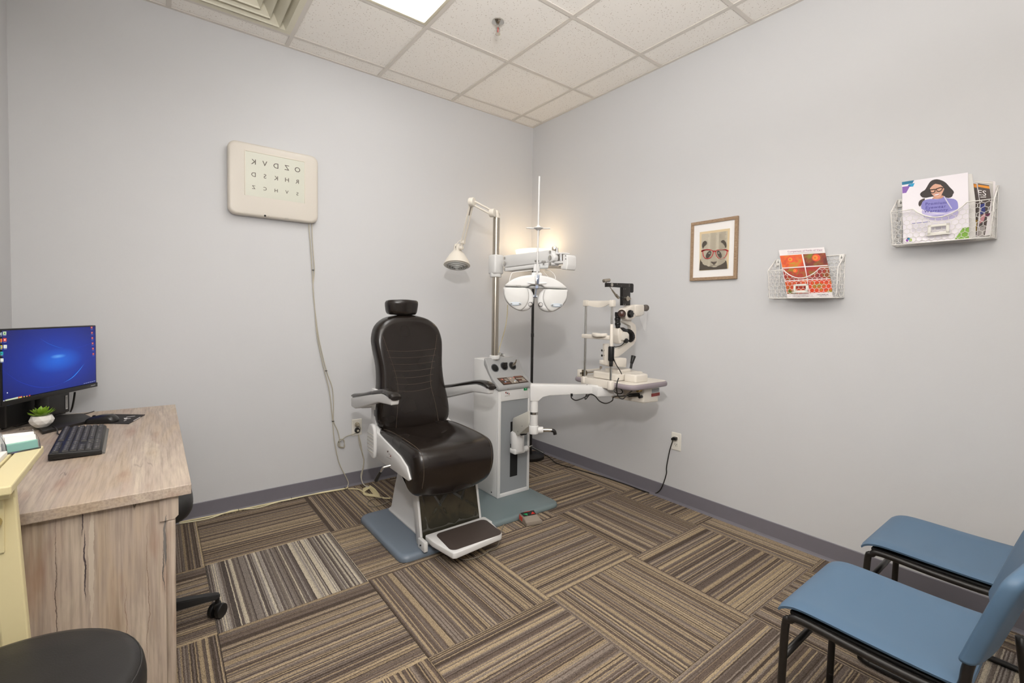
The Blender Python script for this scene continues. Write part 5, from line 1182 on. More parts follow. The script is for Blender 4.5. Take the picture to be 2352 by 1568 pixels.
fundus('photo_a', q4((350, 305), (908, 268), (975, 575), (415, 610)), (640, 400, 95), 'c83c1c', 'e06018', 'a8a010')
fundus('photo_b', q4((945, 265), (1520, 230), (1590, 540), (1010, 572)), (1285, 355, 110), '5a1808', '8a2c10', '7a7410')
fundus('photo_c', q4((420, 635), (985, 600), (1045, 905), (480, 940)), (750, 690, 60), '8a1a10', 'a83018', '8a7c10')
fundus('photo_d', q4((1015, 598), (1600, 565), (1655, 880), (1062, 905)), None, '6a1008', 'a82418', '7c6410')
fundus('photo_e', q4((475, 965), (1045, 935), (1100, 1265), (540, 1285)), None, '8a1c08', 'e05018', '5c6c10')
fundus('photo_f', q4((1065, 932), (1665, 905), (1700, 1240), (1120, 1262)), None, '9a3008', 'e8441c', '8c8c14')
yd = (F1(1430, 150) - F1(540, 200)).normalized(); zd = (F1(540, 200) - F1(552, 260)).normalized(); nf = yd.cross(zd)
bm = bm_new(); put_text(bm, 'Comparison of Fields of View', .0140, F1(985, 178) + Vector((-.0006, 0, 0)), yd, zd); obj('printed_title', bm, mat('print_mauve', 'a06a88', rough=.6), t, sm=False)
flats('printed_lines', [(q4((550, 252), (1450, 195), (1451, 201), (551, 259)), '8a8288'), (q4((1315, 1300), (1600, 1290), (1600, 1305), (1315, 1315)), '8a8288'), (q4((1380, 1335), (1630, 1328), (1630, 1338), (1380, 1345)), 'b0a8ac'), (q4((680, 1345), (1220, 1335), (1220, 1340), (680, 1350)), 'cfc4c8')], t, off=(-.0005, 0, 0))

# brochure, folder and magazines in basket 2
F2 = lambda zx, zy: tilt(0, -.084, -.070, 1.60, 1.86, 2040 + zx / 7.84, 380 + zy / 7.84)
t = thing('brochure', 'white eyewear warranty brochure with a smiling woman in black glasses', 'brochure', (-.08, -2.80, 1.60))
cor = [F2(247, 298), F2(1437, 124), F2(1458, 1322), F2(270, 1400)]
bm = bm_new(); prism(bm, cor, (.003, 0, 0)); obj('cover', bm, mat('paper_bright', 'eee9ef', rough=.45), t, sm=False)
def pf(l, k=1): return poly(l, F2, k)
skin = 'dba78e'
it = [(pf([(247, 298), (468, 264), (437, 322), (250, 352)]), '0f7396'), (pf([(370, 338), (478, 314), (450, 378), (345, 388)]), '1aa0cf'), (pf([(345, 388), (372, 345), (410, 360), (385, 386)]), '1c5fa0'), (pf([(253, 385), (396, 365), (325, 492), (257, 500)]), '8a62b4'),
      (pf([(575, 510), (610, 470), (660, 440), (700, 380), (745, 305), (800, 262), (880, 248), (965, 268), (1040, 310), (1110, 390), (1170, 450), (1185, 490), (1165, 520), (1150, 560), (1080, 585), (960, 560), (800, 560), (690, 580), (620, 575), (585, 545)], 2), '2c2220'),
      (pf([(545, 700), (560, 640), (610, 605), (660, 590), (650, 640), (600, 700), (570, 740)], 2), '3a2d2c'),
      (pf([(600, 780), (600, 700), (630, 640), (700, 610), (800, 600), (900, 605), (1000, 560), (1060, 590), (1180, 600), (1240, 640), (1258, 700), (1255, 790), (1180, 830), (1000, 850), (800, 840), (680, 810)], 2), '8884c8'),
      (pf([(610, 800), (760, 850), (1000, 860), (1240, 790), (1250, 900), (1150, 960), (900, 990), (700, 960), (630, 900)], 2), 'c0b8de'),
      (pf([(790, 600), (830, 560), (900, 540), (985, 540), (1000, 560), (960, 590), (900, 600), (850, 598)], 2), 'c9927a'),
      (pf([(752, 400), (775, 350), (840, 322), (920, 330), (970, 372), (1010, 410), (1000, 450), (975, 500), (950, 550), (900, 580), (850, 570), (800, 530), (765, 480)], 2), skin),
      (pf([(745, 420), (760, 350), (820, 300), (900, 300), (960, 330), (930, 345), (850, 330), (790, 370)], 2), '2c2220'),
      (pf([(830, 520), (870, 512), (915, 500), (925, 505), (900, 530), (865, 540), (840, 535)], 2), 'f6eeee'), (pf([(828, 517), (870, 508), (925, 498), (922, 505), (870, 516), (832, 524)]), 'a84a50'), (pf([(838, 534), (870, 540), (905, 528), (925, 508), (908, 536), (868, 548)]), 'a84a50'),
      (pf([(840, 440), (858, 490), (868, 492), (880, 484), (872, 478), (860, 470)]), 'c8917a'),
      (pf([(1000, 548), (1020, 555), (1070, 640), (1155, 775), (1135, 778), (1055, 660), (1005, 570)]), 'cfcbe0')]
for l in stroke([(750, 440), (800, 436), (845, 432), (838, 478), (800, 490), (765, 480), (750, 445)], 10, F2): it.append((l, '1c1614'))
it_b = it
flats('cover_print', it_b, t, off=(-.00007, 0, 0))
bm = bm_new()
for l in ([(752, 438), (800, 434), (845, 430), (840, 470), (812, 490), (775, 484), (752, 438)], [(872, 420), (920, 404), (968, 394), (972, 430), (940, 460), (895, 465), (874, 440), (872, 420)], [(845, 438), (858, 428), (872, 426)], [(968, 398), (1010, 405)]):
    for q in stroke(l, 11, F2): bm.faces.new([bm.verts.new(p + Vector((-.0045, 0, 0)) * .7) for p in q])
obj('printed_glasses', bm, mat('print_black', '1c1614', rough=.5), t, sm=False)
yd = (F2(1020, 690) - F2(690, 720)).normalized(); zd = (F2(862, 640) - F2(862, 760)).normalized(); zd = (zd - yd * zd.dot(yd)).normalized()
bm = bm_new()
for s_, zx, zy in (('Premium', 862, 680), ('Eyewear', 855, 748), ('Warranty', 860, 812)): put_text(bm, s_, .0178, F2(zx, zy) + Vector((-.0017, 0, 0)), yd, zd, spacing=1.12)
obj('printed_title', bm, mat('print_violet', '5f58a8', rough=.6), t, sm=False)
it = [(pf([(1185, 1345), (1350, 1115), (1455, 1110), (1456, 1322)]), '7fae3c'), (pf([(430, 1040), (750, 1005), (750, 1016), (430, 1050)]), '5a5ea8')]
for k in range(6): it.append((pf([(430, 1075 + k * 22), (715 + (k % 3) * 10, 1045 + k * 22), (715, 1050 + k * 22), (430, 1081 + k * 22)]), 'b9b6c4')); it.append((pf([(790, 1050 + k * 20), (1110, 1025 + k * 20), (1110, 1030 + k * 20), (790, 1056 + k * 20)]), 'b9b6c4'))
it += [(pf([(710, 918), (1005, 890), (1005, 898), (710, 926)]), '5a5ea8'), (pf([(320, 1350), (330, 1325), (365, 1335), (360, 1368), (335, 1372)]), '8a4aa8'), (pf([(335, 1318), (365, 1292), (405, 1298), (400, 1312), (370, 1312), (350, 1330)]), '28406a'), (pf([(400, 1318), (415, 1310), (432, 1345), (410, 1370), (385, 1372), (375, 1355)]), 'a0c040'), (pf([(345, 1320), (385, 1305), (400, 1320), (380, 1345)]), '2c9ac0')]
flats('small_print', it, t, off=(-.00008, 0, 0))
F3 = lambda zx, zy, X=-.060: at(2040 + zx / 7.84, 380 + zy / 7.84, 'x', X)
t = thing('paper_folder', 'off-white folder behind the brochure in the wall basket', 'folder', (-.06, -2.86, 1.60))
bm = bm_new(); prism(bm, [F3(1300, 170, -.066), F3(1510, 148, -.066), F3(1570, 640, -.066), F3(1575, 1300, -.066), F3(1300, 1330, -.066)], (.006, 0, 0)); obj('cover', bm, mat('folder_paper', 'dcd9d4', rough=.5), t, sm=False)
def magazine(name_l, poly_, X, th, items, txt=None):
    t = thing('magazine', name_l, 'magazine', tuple(F3(1700, 1300, X)), 0, 'magazines in the wall basket')
    bm = bm_new(); prism(bm, [F3(a, b, X) for a, b in poly_], (th, 0, 0)); obj('pages', bm, mat('paper_white', 'e9e3e4'), t, sm=False)
    flats('cover_print', [([F3(a, b, X - .0003) for a, b in l], c) for l, c in items], t, off=(-.0001, 0, 0), rough=.25)
    if txt:
        yd = (F3(1760, 440, X) - F3(1640, 425, X)).normalized(); bm = bm_new()
        put_text(bm, txt, .030, F3(1690, 498, X) + Vector((-.0022, 0, 0)), yd, Vector((0, 0, 1))); obj('printed_title', bm, mat('print_white', 'ece8e4', rough=.4), t, sm=False)
magazine('magazine with a narrow orange strip squeezed behind the folder', [(1480, 300), (1600, 318), (1660, 700), (1600, 1290), (1480, 1290)], -.050, .004, [([(1500, 318), (1590, 330), (1650, 690), (1590, 1280), (1500, 1280)], '4a3f3a'), ([(1535, 330), (1588, 338), (1598, 400), (1540, 390)], 'e08a1c'), ([(1570, 980), (1610, 980), (1590, 1180), (1570, 1180)], '9a7a28')])
magazine('dark-covered magazine with an orange top band and large serif letters', [(1612, 316), (1820, 352), (1862, 600), (1850, 1250), (1600, 1290), (1650, 640)], -.044, .004, [([(1616, 320), (1818, 354), (1858, 600), (1800, 900), (1740, 1260), (1610, 1280), (1660, 900), (1640, 600)], '4c403c'), ([(1618, 342), (1820, 372), (1828, 420), (1620, 384)], 'e8941e'), ([(1655, 700), (1740, 680), (1750, 850), (1660, 880)], '2a3480'), ([(1680, 900), (1760, 860), (1720, 1000), (1640, 1050)], 'c88a90'), ([(1750, 880), (1840, 850), (1820, 920), (1760, 930)], '5a2040'), ([(1620, 1120), (1760, 1080), (1720, 1260), (1560, 1285)], 'a8a09c'), ([(1660, 562), (1765, 560), (1765, 574), (1660, 576)], 'e8e4e0')], 'ES')
magazine('pale-backed magazine at the wall side of the basket', [(1560, 262), (1900, 280), (1932, 290), (1910, 1290), (1700, 1300), (1600, 640)], -.030, .004, [([(1560, 268), (1890, 288), (1895, 1280), (1700, 1285)], 'c4c0ba'), ([(1560, 300), (1885, 322), (1885, 300), (1560, 276)], 'e4e0da')])
# ================================================================ DESK
SPLITS = ((.030, .0010, .05, .74, '6a5a50'), (.101, .0055, .38, .76, 'c6b9a8'), (.088, .0018, .46, .66, '4a4042'), (.083, .0012, .64, .73, '4a4042'), (.262, .0035, .50, .66, '77736f'), (.258, .0012, .42, .56, '5c5855'), (.17, .0008, .10, .50, '8a7262'), (.22, .0008, .20, .68, '8a7666'))
def wood_mat(name, axis):
    m = bpy.data.materials.new(name); m.use_nodes = True; nt = m.node_tree; b = nt.nodes['Principled BSDF']; b.inputs['Roughness'].default_value = .5
    tc = N(nt, 'ShaderNodeTexCoord')
    def mapn(sc_, loc=(0, 0, 0)):
        mp = N(nt, 'ShaderNodeMapping'); mp.inputs['Scale'].default_value = sc_; mp.inputs['Location'].default_value = loc; nt.links.new(tc.outputs['Object'], mp.inputs[0]); return mp.outputs[0]
    def S3(a, l):  # a across, l along
        return (a, l, a) if axis == 'y' else (a, a, l)
    n1 = N(nt, 'ShaderNodeTexNoise'); n1.inputs['Scale'].default_value = 1; n1.inputs['Detail'].default_value = 7; n1.inputs['Roughness'].default_value = .6; n1.inputs['Distortion'].default_value = .6
    nt.links.new(mapn(S3(9, 1.3)), n1.inputs['Vector'])
    r1 = ramp(nt, [(.28, 'a58f7b'), (.42, 'b7a591'), (.52, 'b2a294'), (.62, 'c4b5a3'), (.75, 'ae9880')]); nt.links.new(n1.outputs['Fac'], r1.inputs[0])
    n2 = N(nt, 'ShaderNodeTexNoise'); n2.inputs['Scale'].default_value = 1; n2.inputs['Detail'].default_value = 6
    nt.links.new(mapn(S3(160, 7)), n2.inputs['Vector'])
    r2 = ramp(nt, [(.3, (.72, .70, .68, 1)), (.6, (1.08, 1.08, 1.08, 1))]); nt.links.new(n2.outputs['Fac'], r2.inputs[0])
    mx = N(nt, 'ShaderNodeMix', data_type='RGBA', blend_type='MULTIPLY'); mx.inputs[0].default_value = .8; nt.links.new(r1.outputs[0], mx.inputs[6]); nt.links.new(r2.outputs[0], mx.inputs[7])
    # long dark cracks
    n3 = N(nt, 'ShaderNodeTexNoise'); n3.inputs['Scale'].default_value = 1; n3.inputs['Detail'].default_value = 3; n3.inputs['Distortion'].default_value = .25
    nt.links.new(mapn(S3(10, .8), (3.1, 1.7, 5.2)), n3.inputs['Vector'])
    cr = ramp(nt, [(.494, (0, 0, 0, 1)), (.4995, (1, 1, 1, 1)), (.5005, (1, 1, 1, 1)), (.506, (0, 0, 0, 1))]); nt.links.new(n3.outputs['Fac'], cr.inputs[0])
    n4 = N(nt, 'ShaderNodeTexNoise'); n4.inputs['Scale'].default_value = 1; n4.inputs['Detail'].default_value = 2; nt.links.new(mapn(S3(5, 4), (7, 3, 1)), n4.inputs['Vector'])
    r4 = ramp(nt, [(.60, (0, 0, 0, 1)), (.68, (1, 1, 1, 1))]); nt.links.new(n4.outputs['Fac'], r4.inputs[0])
    mm = N(nt, 'ShaderNodeMath', operation='MULTIPLY'); nt.links.new(cr.outputs[0], mm.inputs[0]); nt.links.new(r4.outputs[0], mm.inputs[1])
    mx2 = N(nt, 'ShaderNodeMix', data_type='RGBA'); nt.links.new(mm.outputs[0], mx2.inputs[0]); nt.links.new(mx.outputs[2], mx2.inputs[6]); mx2.inputs[7].default_value = hexc('4c403b')
    # rusty knots
    n5 = N(nt, 'ShaderNodeTexNoise'); n5.inputs['Scale'].default_value = 1; n5.inputs['Detail'].default_value = 4; nt.links.new(mapn(S3(14, 3.2), (1, 9, 4)), n5.inputs['Vector'])
    r5 = ramp(nt, [(.60, (0, 0, 0, 1)), (.80, (.6, .6, .6, 1))]); nt.links.new(n5.outputs['Fac'], r5.inputs[0])
    mx3 = N(nt, 'ShaderNodeMix', data_type='RGBA'); nt.links.new(r5.outputs[0], mx3.inputs[0]); nt.links.new(mx2.outputs[2], mx3.inputs[6]); mx3.inputs[7].default_value = hexc('96684f')
    last = mx3.outputs[2]
    if axis == 'z':
        # the print's own long splits: (x, half width, z low, z high, colour)
        sp3 = N(nt, 'ShaderNodeSeparateXYZ'); nt.links.new(tc.outputs['Object'], sp3.inputs[0])
        nw = N(nt, 'ShaderNodeTexNoise'); nw.inputs['Scale'].default_value = 7; nw.inputs['Detail'].default_value = 9; nw.inputs['Roughness'].default_value = .62; nt.links.new(tc.outputs['Object'], nw.inputs['Vector'])
        def mt(op, a, bv=None):
            n = N(nt, 'ShaderNodeMath', operation=op)
            for i, v in enumerate((a, bv)):
                if v is None: continue
                if isinstance(v, (int, float)): n.inputs[i].default_value = v
                else: nt.links.new(v, n.inputs[i])
            return n.outputs[0]
        wob = mt('MULTIPLY', mt('SUBTRACT', nw.outputs['Fac'], .5), .030)
        for x0, hw_, zl, zh, col in SPLITS:
            dx = mt('ABSOLUTE', mt('SUBTRACT', mt('ADD', sp3.outputs['X'], wob), x0))
            zc, zr = (zl + zh) / 2, (zh - zl) / 2
            tap = mt('MAXIMUM', mt('SUBTRACT', 1.0, mt('POWER', mt('DIVIDE', mt('ABSOLUTE', mt('SUBTRACT', sp3.outputs['Z'], zc)), zr), 2)), 0.0)
            wv = mt('MULTIPLY', tap, hw_)
            mk = mt('LESS_THAN', dx, wv)
            mq = N(nt, 'ShaderNodeMix', data_type='RGBA'); nt.links.new(mk, mq.inputs[0]); nt.links.new(last, mq.inputs[6]); mq.inputs[7].default_value = hexc(col); last = mq.outputs[2]
    nt.links.new(last, b.inputs['Base Color'])
    return m
wy = wood_mat('weathered_wood_long', 'y'); wz = wood_mat('weathered_wood_upright', 'z')
DZ = .74; DX0, DX1, DY0, DY1 = -3.312, -2.676, -1.648, -.228
t = thing('desk', 'weathered oak-look desk against the left wall', 'desk', (-3.0, -.94, 0))
bm = bm_new(); box(bm, (DX0, DY0, DZ - .030), (DX1, DY1, DZ), bev=.002); obj('desk_top', bm, wy, t, sm=False)
bm = bm_new(); box(bm, (DX0 + .02, DY0 + .022, .012), (DX1 - .052, DY0 + .040, DZ - .030)); ep = obj('end_panel', bm, wz, t, sm=False)
# fluted boards of the end panel seen as grooves
bm = bm_new()
prism(bm, [(DX1 - .24, DY0 + .018, DZ - .03), (DX1 - .036, DY0 + .018, DZ - .03), (DX1 - .036, DY0 + .018, .675), (DX1 - .045, DY0 + .018, .655), (DX1 - .075, DY0 + .018, .653), (DX1 - .24, DY0 + .018, .655)], (0, .022, 0)) if False else prism(bm, [(DX1 - .076, DY0 + .014, DZ - .0305), (DX1 - .031, DY0 + .014, DZ - .0305), (DX1 - .031, DY0 + .014, .650), (DX1 - .041, DY0 + .014, .640), (DX1 - .076, DY0 + .014, .640)], (0, .055, 0))
obj('corner_block', bm, wz, t, sm=False)
bm = bm_new(); box(bm, (DX1 - .062, DY0 + .016, .03), (DX1 - .038, DY0 + .062, .640), bev=.009, seg=4); obj('post', bm, wz, t, ang=30)
bm = bm_new(); box(bm, (DX1 - .072, DY0 + .010, 0), (DX1 - .022, DY0 + .07, .10), bev=.006); box(bm, (DX0 + .02, DY0 + .012, 0), (DX1 - .072, DY0 + .045, .075), bev=.004); obj('plinth', bm, wz, t, ang=30)
bm = bm_new(); box(bm, (DX0 + .02, DY1 - .045, 0), (DX1 - .04, DY1 - .022, DZ - .03)); obj('end_panel', bm, wz, t, sm=False)
bm = bm_new(); box(bm, (DX0 + .015, DY0 + .04, .25), (DX0 + .033, DY1 - .045, DZ - .03)); obj('back_panel', bm, wz, t, sm=False)

# ================================================================ OFFICE CHAIR (behind the desk)
OC = Vector((-2.868, -1.075, 0))
t = thing('office_chair', 'black office chair on casters tucked under the desk', 'office chair', tuple(OC))
for k in range(5):
    a = math.radians(-6 + 72 * k); dr = Vector((math.cos(a), math.sin(a), 0)); nn_ = Vector((-dr.y, dr.x, 0))
    bm = bm_new(); rings = []
    for q, hw_, z0_, z1_ in ((.03, .030, .075, .125), (.12, .026, .078, .118), (.26, .022, .082, .104), (.305, .020, .080, .098), (.315, .014, .082, .094)):
        c = OC + dr * q; rings.append([bm.verts.new(c + nn_ * s1 * hw_ * ww + Vector((0, 0, zz))) for s1, ww, zz in ((-1, 1, z0_), (-1, .75, z1_), (1, .75, z1_), (1, 1, z0_))])
    for u, v in zip(rings, rings[1:]):
        for i in range(4): bm.faces.new((u[i], u[(i + 1) % 4], v[(i + 1) % 4], v[i]))
    bm.faces.new(rings[0][::-1]); bm.faces.new(rings[-1]); bmesh.ops.recalc_face_normals(bm, faces=bm.faces); bmesh.ops.bevel(bm, geom=list(bm.edges), offset=.004, segments=2, affect='EDGES', clamp_overlap=True)
    lg = obj('base_leg', bm, black, t)
    c = OC + dr * .305; ca_ = Vector((math.cos(a + .9), math.sin(a + .9), 0)); cn = Vector((-ca_.y, ca_.x, 0))
    bm = bm_new()
    for s1 in (-1, 1): cyl(bm, c + cn * .006 * s1 + Vector((.0, 0, .028)), c + cn * .026 * s1 + Vector((0, 0, .028)), .028, n=24, bev=.005)
    cyl(bm, c + Vector((0, 0, .04)), c + Vector((0, 0, .09)), .008, n=12); box(bm, c + Vector((-.014, -.014, .035)), c + Vector((.014, .014, .062)), bev=.006); obj('caster', bm, black, lg)
bm = bm_new(); cyl(bm, OC + Vector((0, 0, .07)), OC + Vector((0, 0, .14)), .04); cyl(bm, OC + Vector((0, 0, .13)), OC + Vector((0, 0, .485)), .025); obj('gas_column', bm, black, t)
bm = bm_new(); sp_ = [(p.x, p.y) for p in smooth([(-.22, -.2, 0), (0, -.235, 0), (.19, -.20, 0), (.222, 0, 0), (.19, .20, 0), (0, .235, 0), (-.22, .2, 0), (-.235, 0, 0)], 5, True)]
pillow(bm, sp_, .085, .035, lambda u, v, w_: OC + Vector((u, v, .480 + w_)), inner=(.8, .5)); obj('seat', bm, leathb, t, ang=70)

# ================================================================ THINGS ON THE DESK
t = thing('monitor', 'black flat monitor showing a blue desktop on the desk', 'monitor', (-3.05, -.50, DZ))
mr_, ml_ = Vector((-2.990, -.25, 0)), Vector((-3.235, -.68, 0)); zt, zb_ = 1.170, .868
md = (mr_ - ml_).normalized(); mn = Vector((md.y, -md.x, 0)); ML = (mr_ - ml_).length
def mp_(u, z, w_=0): return ml_ + md * u + Vector((0, 0, z)) + mn * w_
bm = bm_new(); prism(bm, [mp_(0, zb_, 0), mp_(ML, zb_, 0), mp_(ML, zt, 0), mp_(0, zt, 0)], -mn * .028, bev=.003); obj('case', bm, black, t)
bm = bm_new(); prism(bm, [mp_(0, zb_, .001), mp_(ML, zb_, .001), mp_(ML, zb_ + .020, .001), mp_(0, zb_ + .020, .001)], mn * .003, bev=.001); bz = obj('bezel', bm, black, t)
sm_ = bpy.data.materials.new('blue_desktop_screen'); sm_.use_nodes = True; nt = sm_.node_tree; b = nt.nodes['Principled BSDF']
b.inputs['Base Color'].default_value = (.005, .005, .01, 1); b.inputs['Roughness'].default_value = .35
tc = N(nt, 'ShaderNodeTexCoord')
SW, SH = ML - .014, zt - zb_ - .028
def glow(cx, cz, sx_, sz_):
    mp = N(nt, 'ShaderNodeMapping'); mp.inputs['Location'].default_value = (-cx / sx_, 0, -cz / sz_); mp.inputs['Scale'].default_value = (1 / sx_, 0, 1 / sz_)
    nt.links.new(tc.outputs['Object'], mp.inputs[0]); g = N(nt, 'ShaderNodeTexGradient', gradient_type='SPHERICAL'); nt.links.new(mp.outputs[0], g.inputs[0]); return g.outputs['Fac']
g1 = glow(.02, .0, .34, .20); g2 = glow(.02, -.005, .14, .055); g3 = glow(.02, .012, .045, .010)
r = ramp(nt, [(0, '031060'), (.5, '042a94'), (1, '0944b8')]); nt.links.new(g1, r.inputs[0])
m1 = N(nt, 'ShaderNodeMix', data_type='RGBA'); nt.links.new(g2, m1.inputs[0]); nt.links.new(r.outputs[0], m1.inputs[6]); m1.inputs[7].default_value = hexc('1264d8')
m2 = N(nt, 'ShaderNodeMix', data_type='RGBA'); nt.links.new(g3, m2.inputs[0]); nt.links.new(m1.outputs[2], m2.inputs[6]); m2.inputs[7].default_value = hexc('5aa0f0')
nt.links.new(m2.outputs[2], b.inputs['Emission Color']); b.inputs['Emission Strength'].default_value = .58
# screen pane: own object frame (x along the screen)
bm = bm_new(); box(bm, (-SW / 2, -.0012, -SH / 2), (SW / 2, 0, SH / 2)); me = bpy.data.meshes.new('screen'); bm.to_mesh(me); bm.free(); me.materials.append(sm_)
so = bpy.data.objects.new('screen', me); C.objects.link(so); so.parent = t
sc0 = mp_(ML / 2, (zt + zb_ + .020) / 2 - .002, .0002); so.location = sc0 - Vector((-3.05, -.50, DZ)); so.rotation_euler = (0, 0, math.atan2(md.y, md.x))
def sp2(u, v): return mp_(.007 + SW * u, zt - .006 - SH * v, .0018)
Zm = lambda zx, zy: (lambda p: p)(atp(0 + zx / 5.225, 720 + zy / 5.225, ml_ + mn * .0022, mn))
def dec(l): return [Zm(a, b) for a, b in l]
ic = []
for k in range(6): x_, y_ = 1100 + k * 4, 167 + k * 63.5; ic += [(dec([(x_ - 12, y_ - 12), (x_ + 10, y_ - 14), (x_ + 12, y_ + 10), (x_ - 10, y_ + 14)]), 'a8322c'), (dec([(x_ - 4, y_ - 8), (x_ + 8, y_ - 2), (x_ - 6, y_ + 6)]), 'd8b8b0'), (dec([(x_ - 12, y_ + 20), (x_ + 12, y_ + 18), (x_ + 12, y_ + 22), (x_ - 12, y_ + 24)]), '7a8ac0')]
for x_, y_, c_ in ((55, 236, 'c8d8b0'), (57, 315, 'd84028'), (62, 396, 'e4e8dc'), (4, 322, 'e88030'), (8, 400, 'd8c040'), (16, 478, '20a8b8'), (20, 558, 'e4e8dc'), (2, 245, '8a98a8')):
    ic += [(dec([(max(x_ - 20, 3), y_ - 20), (x_ + 20, y_ - 21), (x_ + 20, y_ + 18), (max(x_ - 20, 3), y_ + 19)]), c_), (dec([(x_ - 8, y_ - 8), (x_ + 9, y_ - 8), (x_ + 9, y_ + 8), (x_ - 8, y_ + 8)]), {'c8d8b0': '2c8a3c', 'd84028': 'f0d8d0', 'e88030': 'a82838', 'd8c040': '3878c8', '20a8b8': '187850'}.get(c_, 'c8ccc4')), (dec([(max(x_ - 18, 3), y_ + 26), (x_ + 18, y_ + 24), (x_ + 18, y_ + 29), (max(x_ - 18, 3), y_ + 31)]), '8c9cc8')]
ic += [(dec([(62, 1035), (215, 998), (216, 1028), (63, 1060)]), 'c8d0b0'), (dec([(218, 998), (264, 988), (266, 1015), (219, 1026)]), 'd86038'), (dec([(230, 1005), (255, 999), (256, 1012), (231, 1018)]), 'b8d878'), (dec([(280, 992), (296, 989), (296, 1000), (280, 1003)]), 'd8c040'), (dec([(314, 985), (328, 982), (328, 995), (314, 998)]), 'd89848'), (dec([(345, 978), (362, 974), (362, 988), (345, 992)]), 'c84830'), (dec([(38, 1043), (52, 1040), (52, 1053), (38, 1056)]), 'e0e4ec'), (dec([(38, 1095), (60, 1075), (82, 1090), (62, 1110)]), '48b0a8'), (dec([(84, 1072), (118, 1064), (120, 1098), (86, 1106)]), '3080c8'), (dec([(80, 945), (92, 943), (92, 956), (80, 958)]), 'e8ecf0')]
for k in range(6): ic.append((dec([(1002 + k * 24, 838 - k * 6), (1018 + k * 24, 834 - k * 6), (1018 + k * 24, 839 - k * 6), (1002 + k * 24, 843 - k * 6)]), 'b8c0d8'))
def arc(l, wd):
    P = smooth([Vector((a, b, 0)) for a, b in l], 6); out_ = []
    for i in range(len(P) - 1):
        q = i / (len(P) - 2); w2 = wd * math.sin(PI * min(1, max(0.03, q))) + .4; a, b2 = P[i], P[i + 1]; d = (b2 - a).normalized(); n_ = Vector((-d.y, d.x, 0)) * w2 / 2
        out_.append([Zm(*(a + n_).xy), Zm(*(b2 + n_).xy), Zm(*(b2 - n_).xy), Zm(*(a - n_).xy)])
    return out_
for l, wd, c_ in (([(480, 300), (580, 360), (700, 404), (760, 412)], 5, '1c68d0'), ([(760, 828), (860, 770), (940, 690), (1010, 600)], 8, '2c88e8'), ([(10, 660), (200, 800), (380, 868), (520, 886), (640, 872), (760, 828)], 6, '0c3cb0'), ([(760, 412), (900, 410), (1000, 390), (1100, 350)], 4, '0c34a8')):
    for q in arc(l, wd): ic.append((q, c_))
bm = bm_new(); ms = []; idx = {}
for pl_, c_ in ic:
    if c_ not in idx: idx[c_] = len(ms); mm_ = mat('screen_' + c_, c_, rough=.4, emit=.6); mm_.node_tree.nodes['Principled BSDF'].inputs['Base Color'].default_value = (.01, .01, .01, 1); ms.append(mm_)
    f = bm.faces.new([bm.verts.new(p + mn * (.00003 * len(idx))) for p in pl_]); f.material_index = idx[c_]
obj('screen_icons', bm, ms, t, sm=False)
bm = bm_new(); prism(bm, [mp_(ML - .044, zb_ + .0085, .0042), mp_(ML - .016, zb_ + .0085, .0042), mp_(ML - .016, zb_ + .0115, .0042), mp_(ML - .044, zb_ + .0115, .0042)], mn * .0003); obj('logo', bm, mat('logo_silver', 'a8a8a8', rough=.4), t, sm=False)
MC = (mr_ + ml_) / 2
bm = bm_new(); cc0 = MC - mn * .035 - md * .02; prism(bm, [cc0 + md * s1 * .022 + Vector((0, 0, DZ + .012)) + mn * s2 * .012 for s1, s2 in ((-1, -1), (1, -1), (1, 1), (-1, 1))], (0, 0, .20), bev=.003); obj('stand_neck', bm, black, t)
bm = bm_new(); bp_ = [at(86, 985, 'z', DZ), at(97, 998, 'z', DZ), at(196, 974, 'z', DZ), at(208, 962, 'z', DZ), at(190, 955, 'z', DZ), at(60, 963, 'z', DZ)]
prism(bm, bp_, (0, 0, .013), bev=.002); obj('stand_foot', bm, mat('black_wood', '1f1c1a', rough=.45, bump=.15, bscale=120), t)
t = thing('mini_computer', 'black slim desktop computer upright behind the monitor', 'computer', (-3.08, -.33, DZ))
pc_, pd = MC - mn * .085 + md * .045, md
bm = bm_new(); prism(bm, [pc_ + md * a + mn * b2 + Vector((0, 0, DZ + .018)) for a, b2 in ((-.19, -.025), (.135, -.025), (.135, .015), (-.19, .015))], (0, 0, .178), bev=.006, seg=3); obj('case', bm, black, t)
bm = bm_new(); prism(bm, [pc_ + md * a + mn * b2 + Vector((0, 0, DZ + .0135)) for a, b2 in ((-.14, -.02), (.115, -.02), (.115, .01), (-.14, .01))], (0, 0, .006)); obj('foot', bm, black, t)
bm = bm_new(); prism(bm, [pc_ + md * a + mn * .0156 + Vector((0, 0, DZ + z_)) for a, z_ in ((.108, .035), (.120, .035), (.120, .10), (.108, .10))], mn * .0006); st_ = obj('sticker', bm, offw, t, sm=False)
bm = bm_new()
for z_ in (.118, .14): prism(bm, [pc_ + md * a + mn * .0156 + Vector((0, 0, DZ + z_ + q)) for a, q in ((.110, 0), (.118, 0), (.118, .007), (.110, .007))], mn * .0006)
obj('port', bm, offw, t, sm=False)
bm = bm_new()
for q in range(9): prism(bm, [pc_ + md * a + mn * .0163 + Vector((0, 0, DZ + .042 + q * .006)) for a in (.110, .118)] + [pc_ + md * a + mn * .0163 + Vector((0, 0, DZ + .0445 + q * .006)) for a in (.118, .110)], mn * .0003)
obj('sticker_print', bm, black, st_, sm=False)
t = thing('desk_cables', 'tangle of black cables behind the monitor', 'cables', (-3.15, -.45, DZ))
random.seed(11)
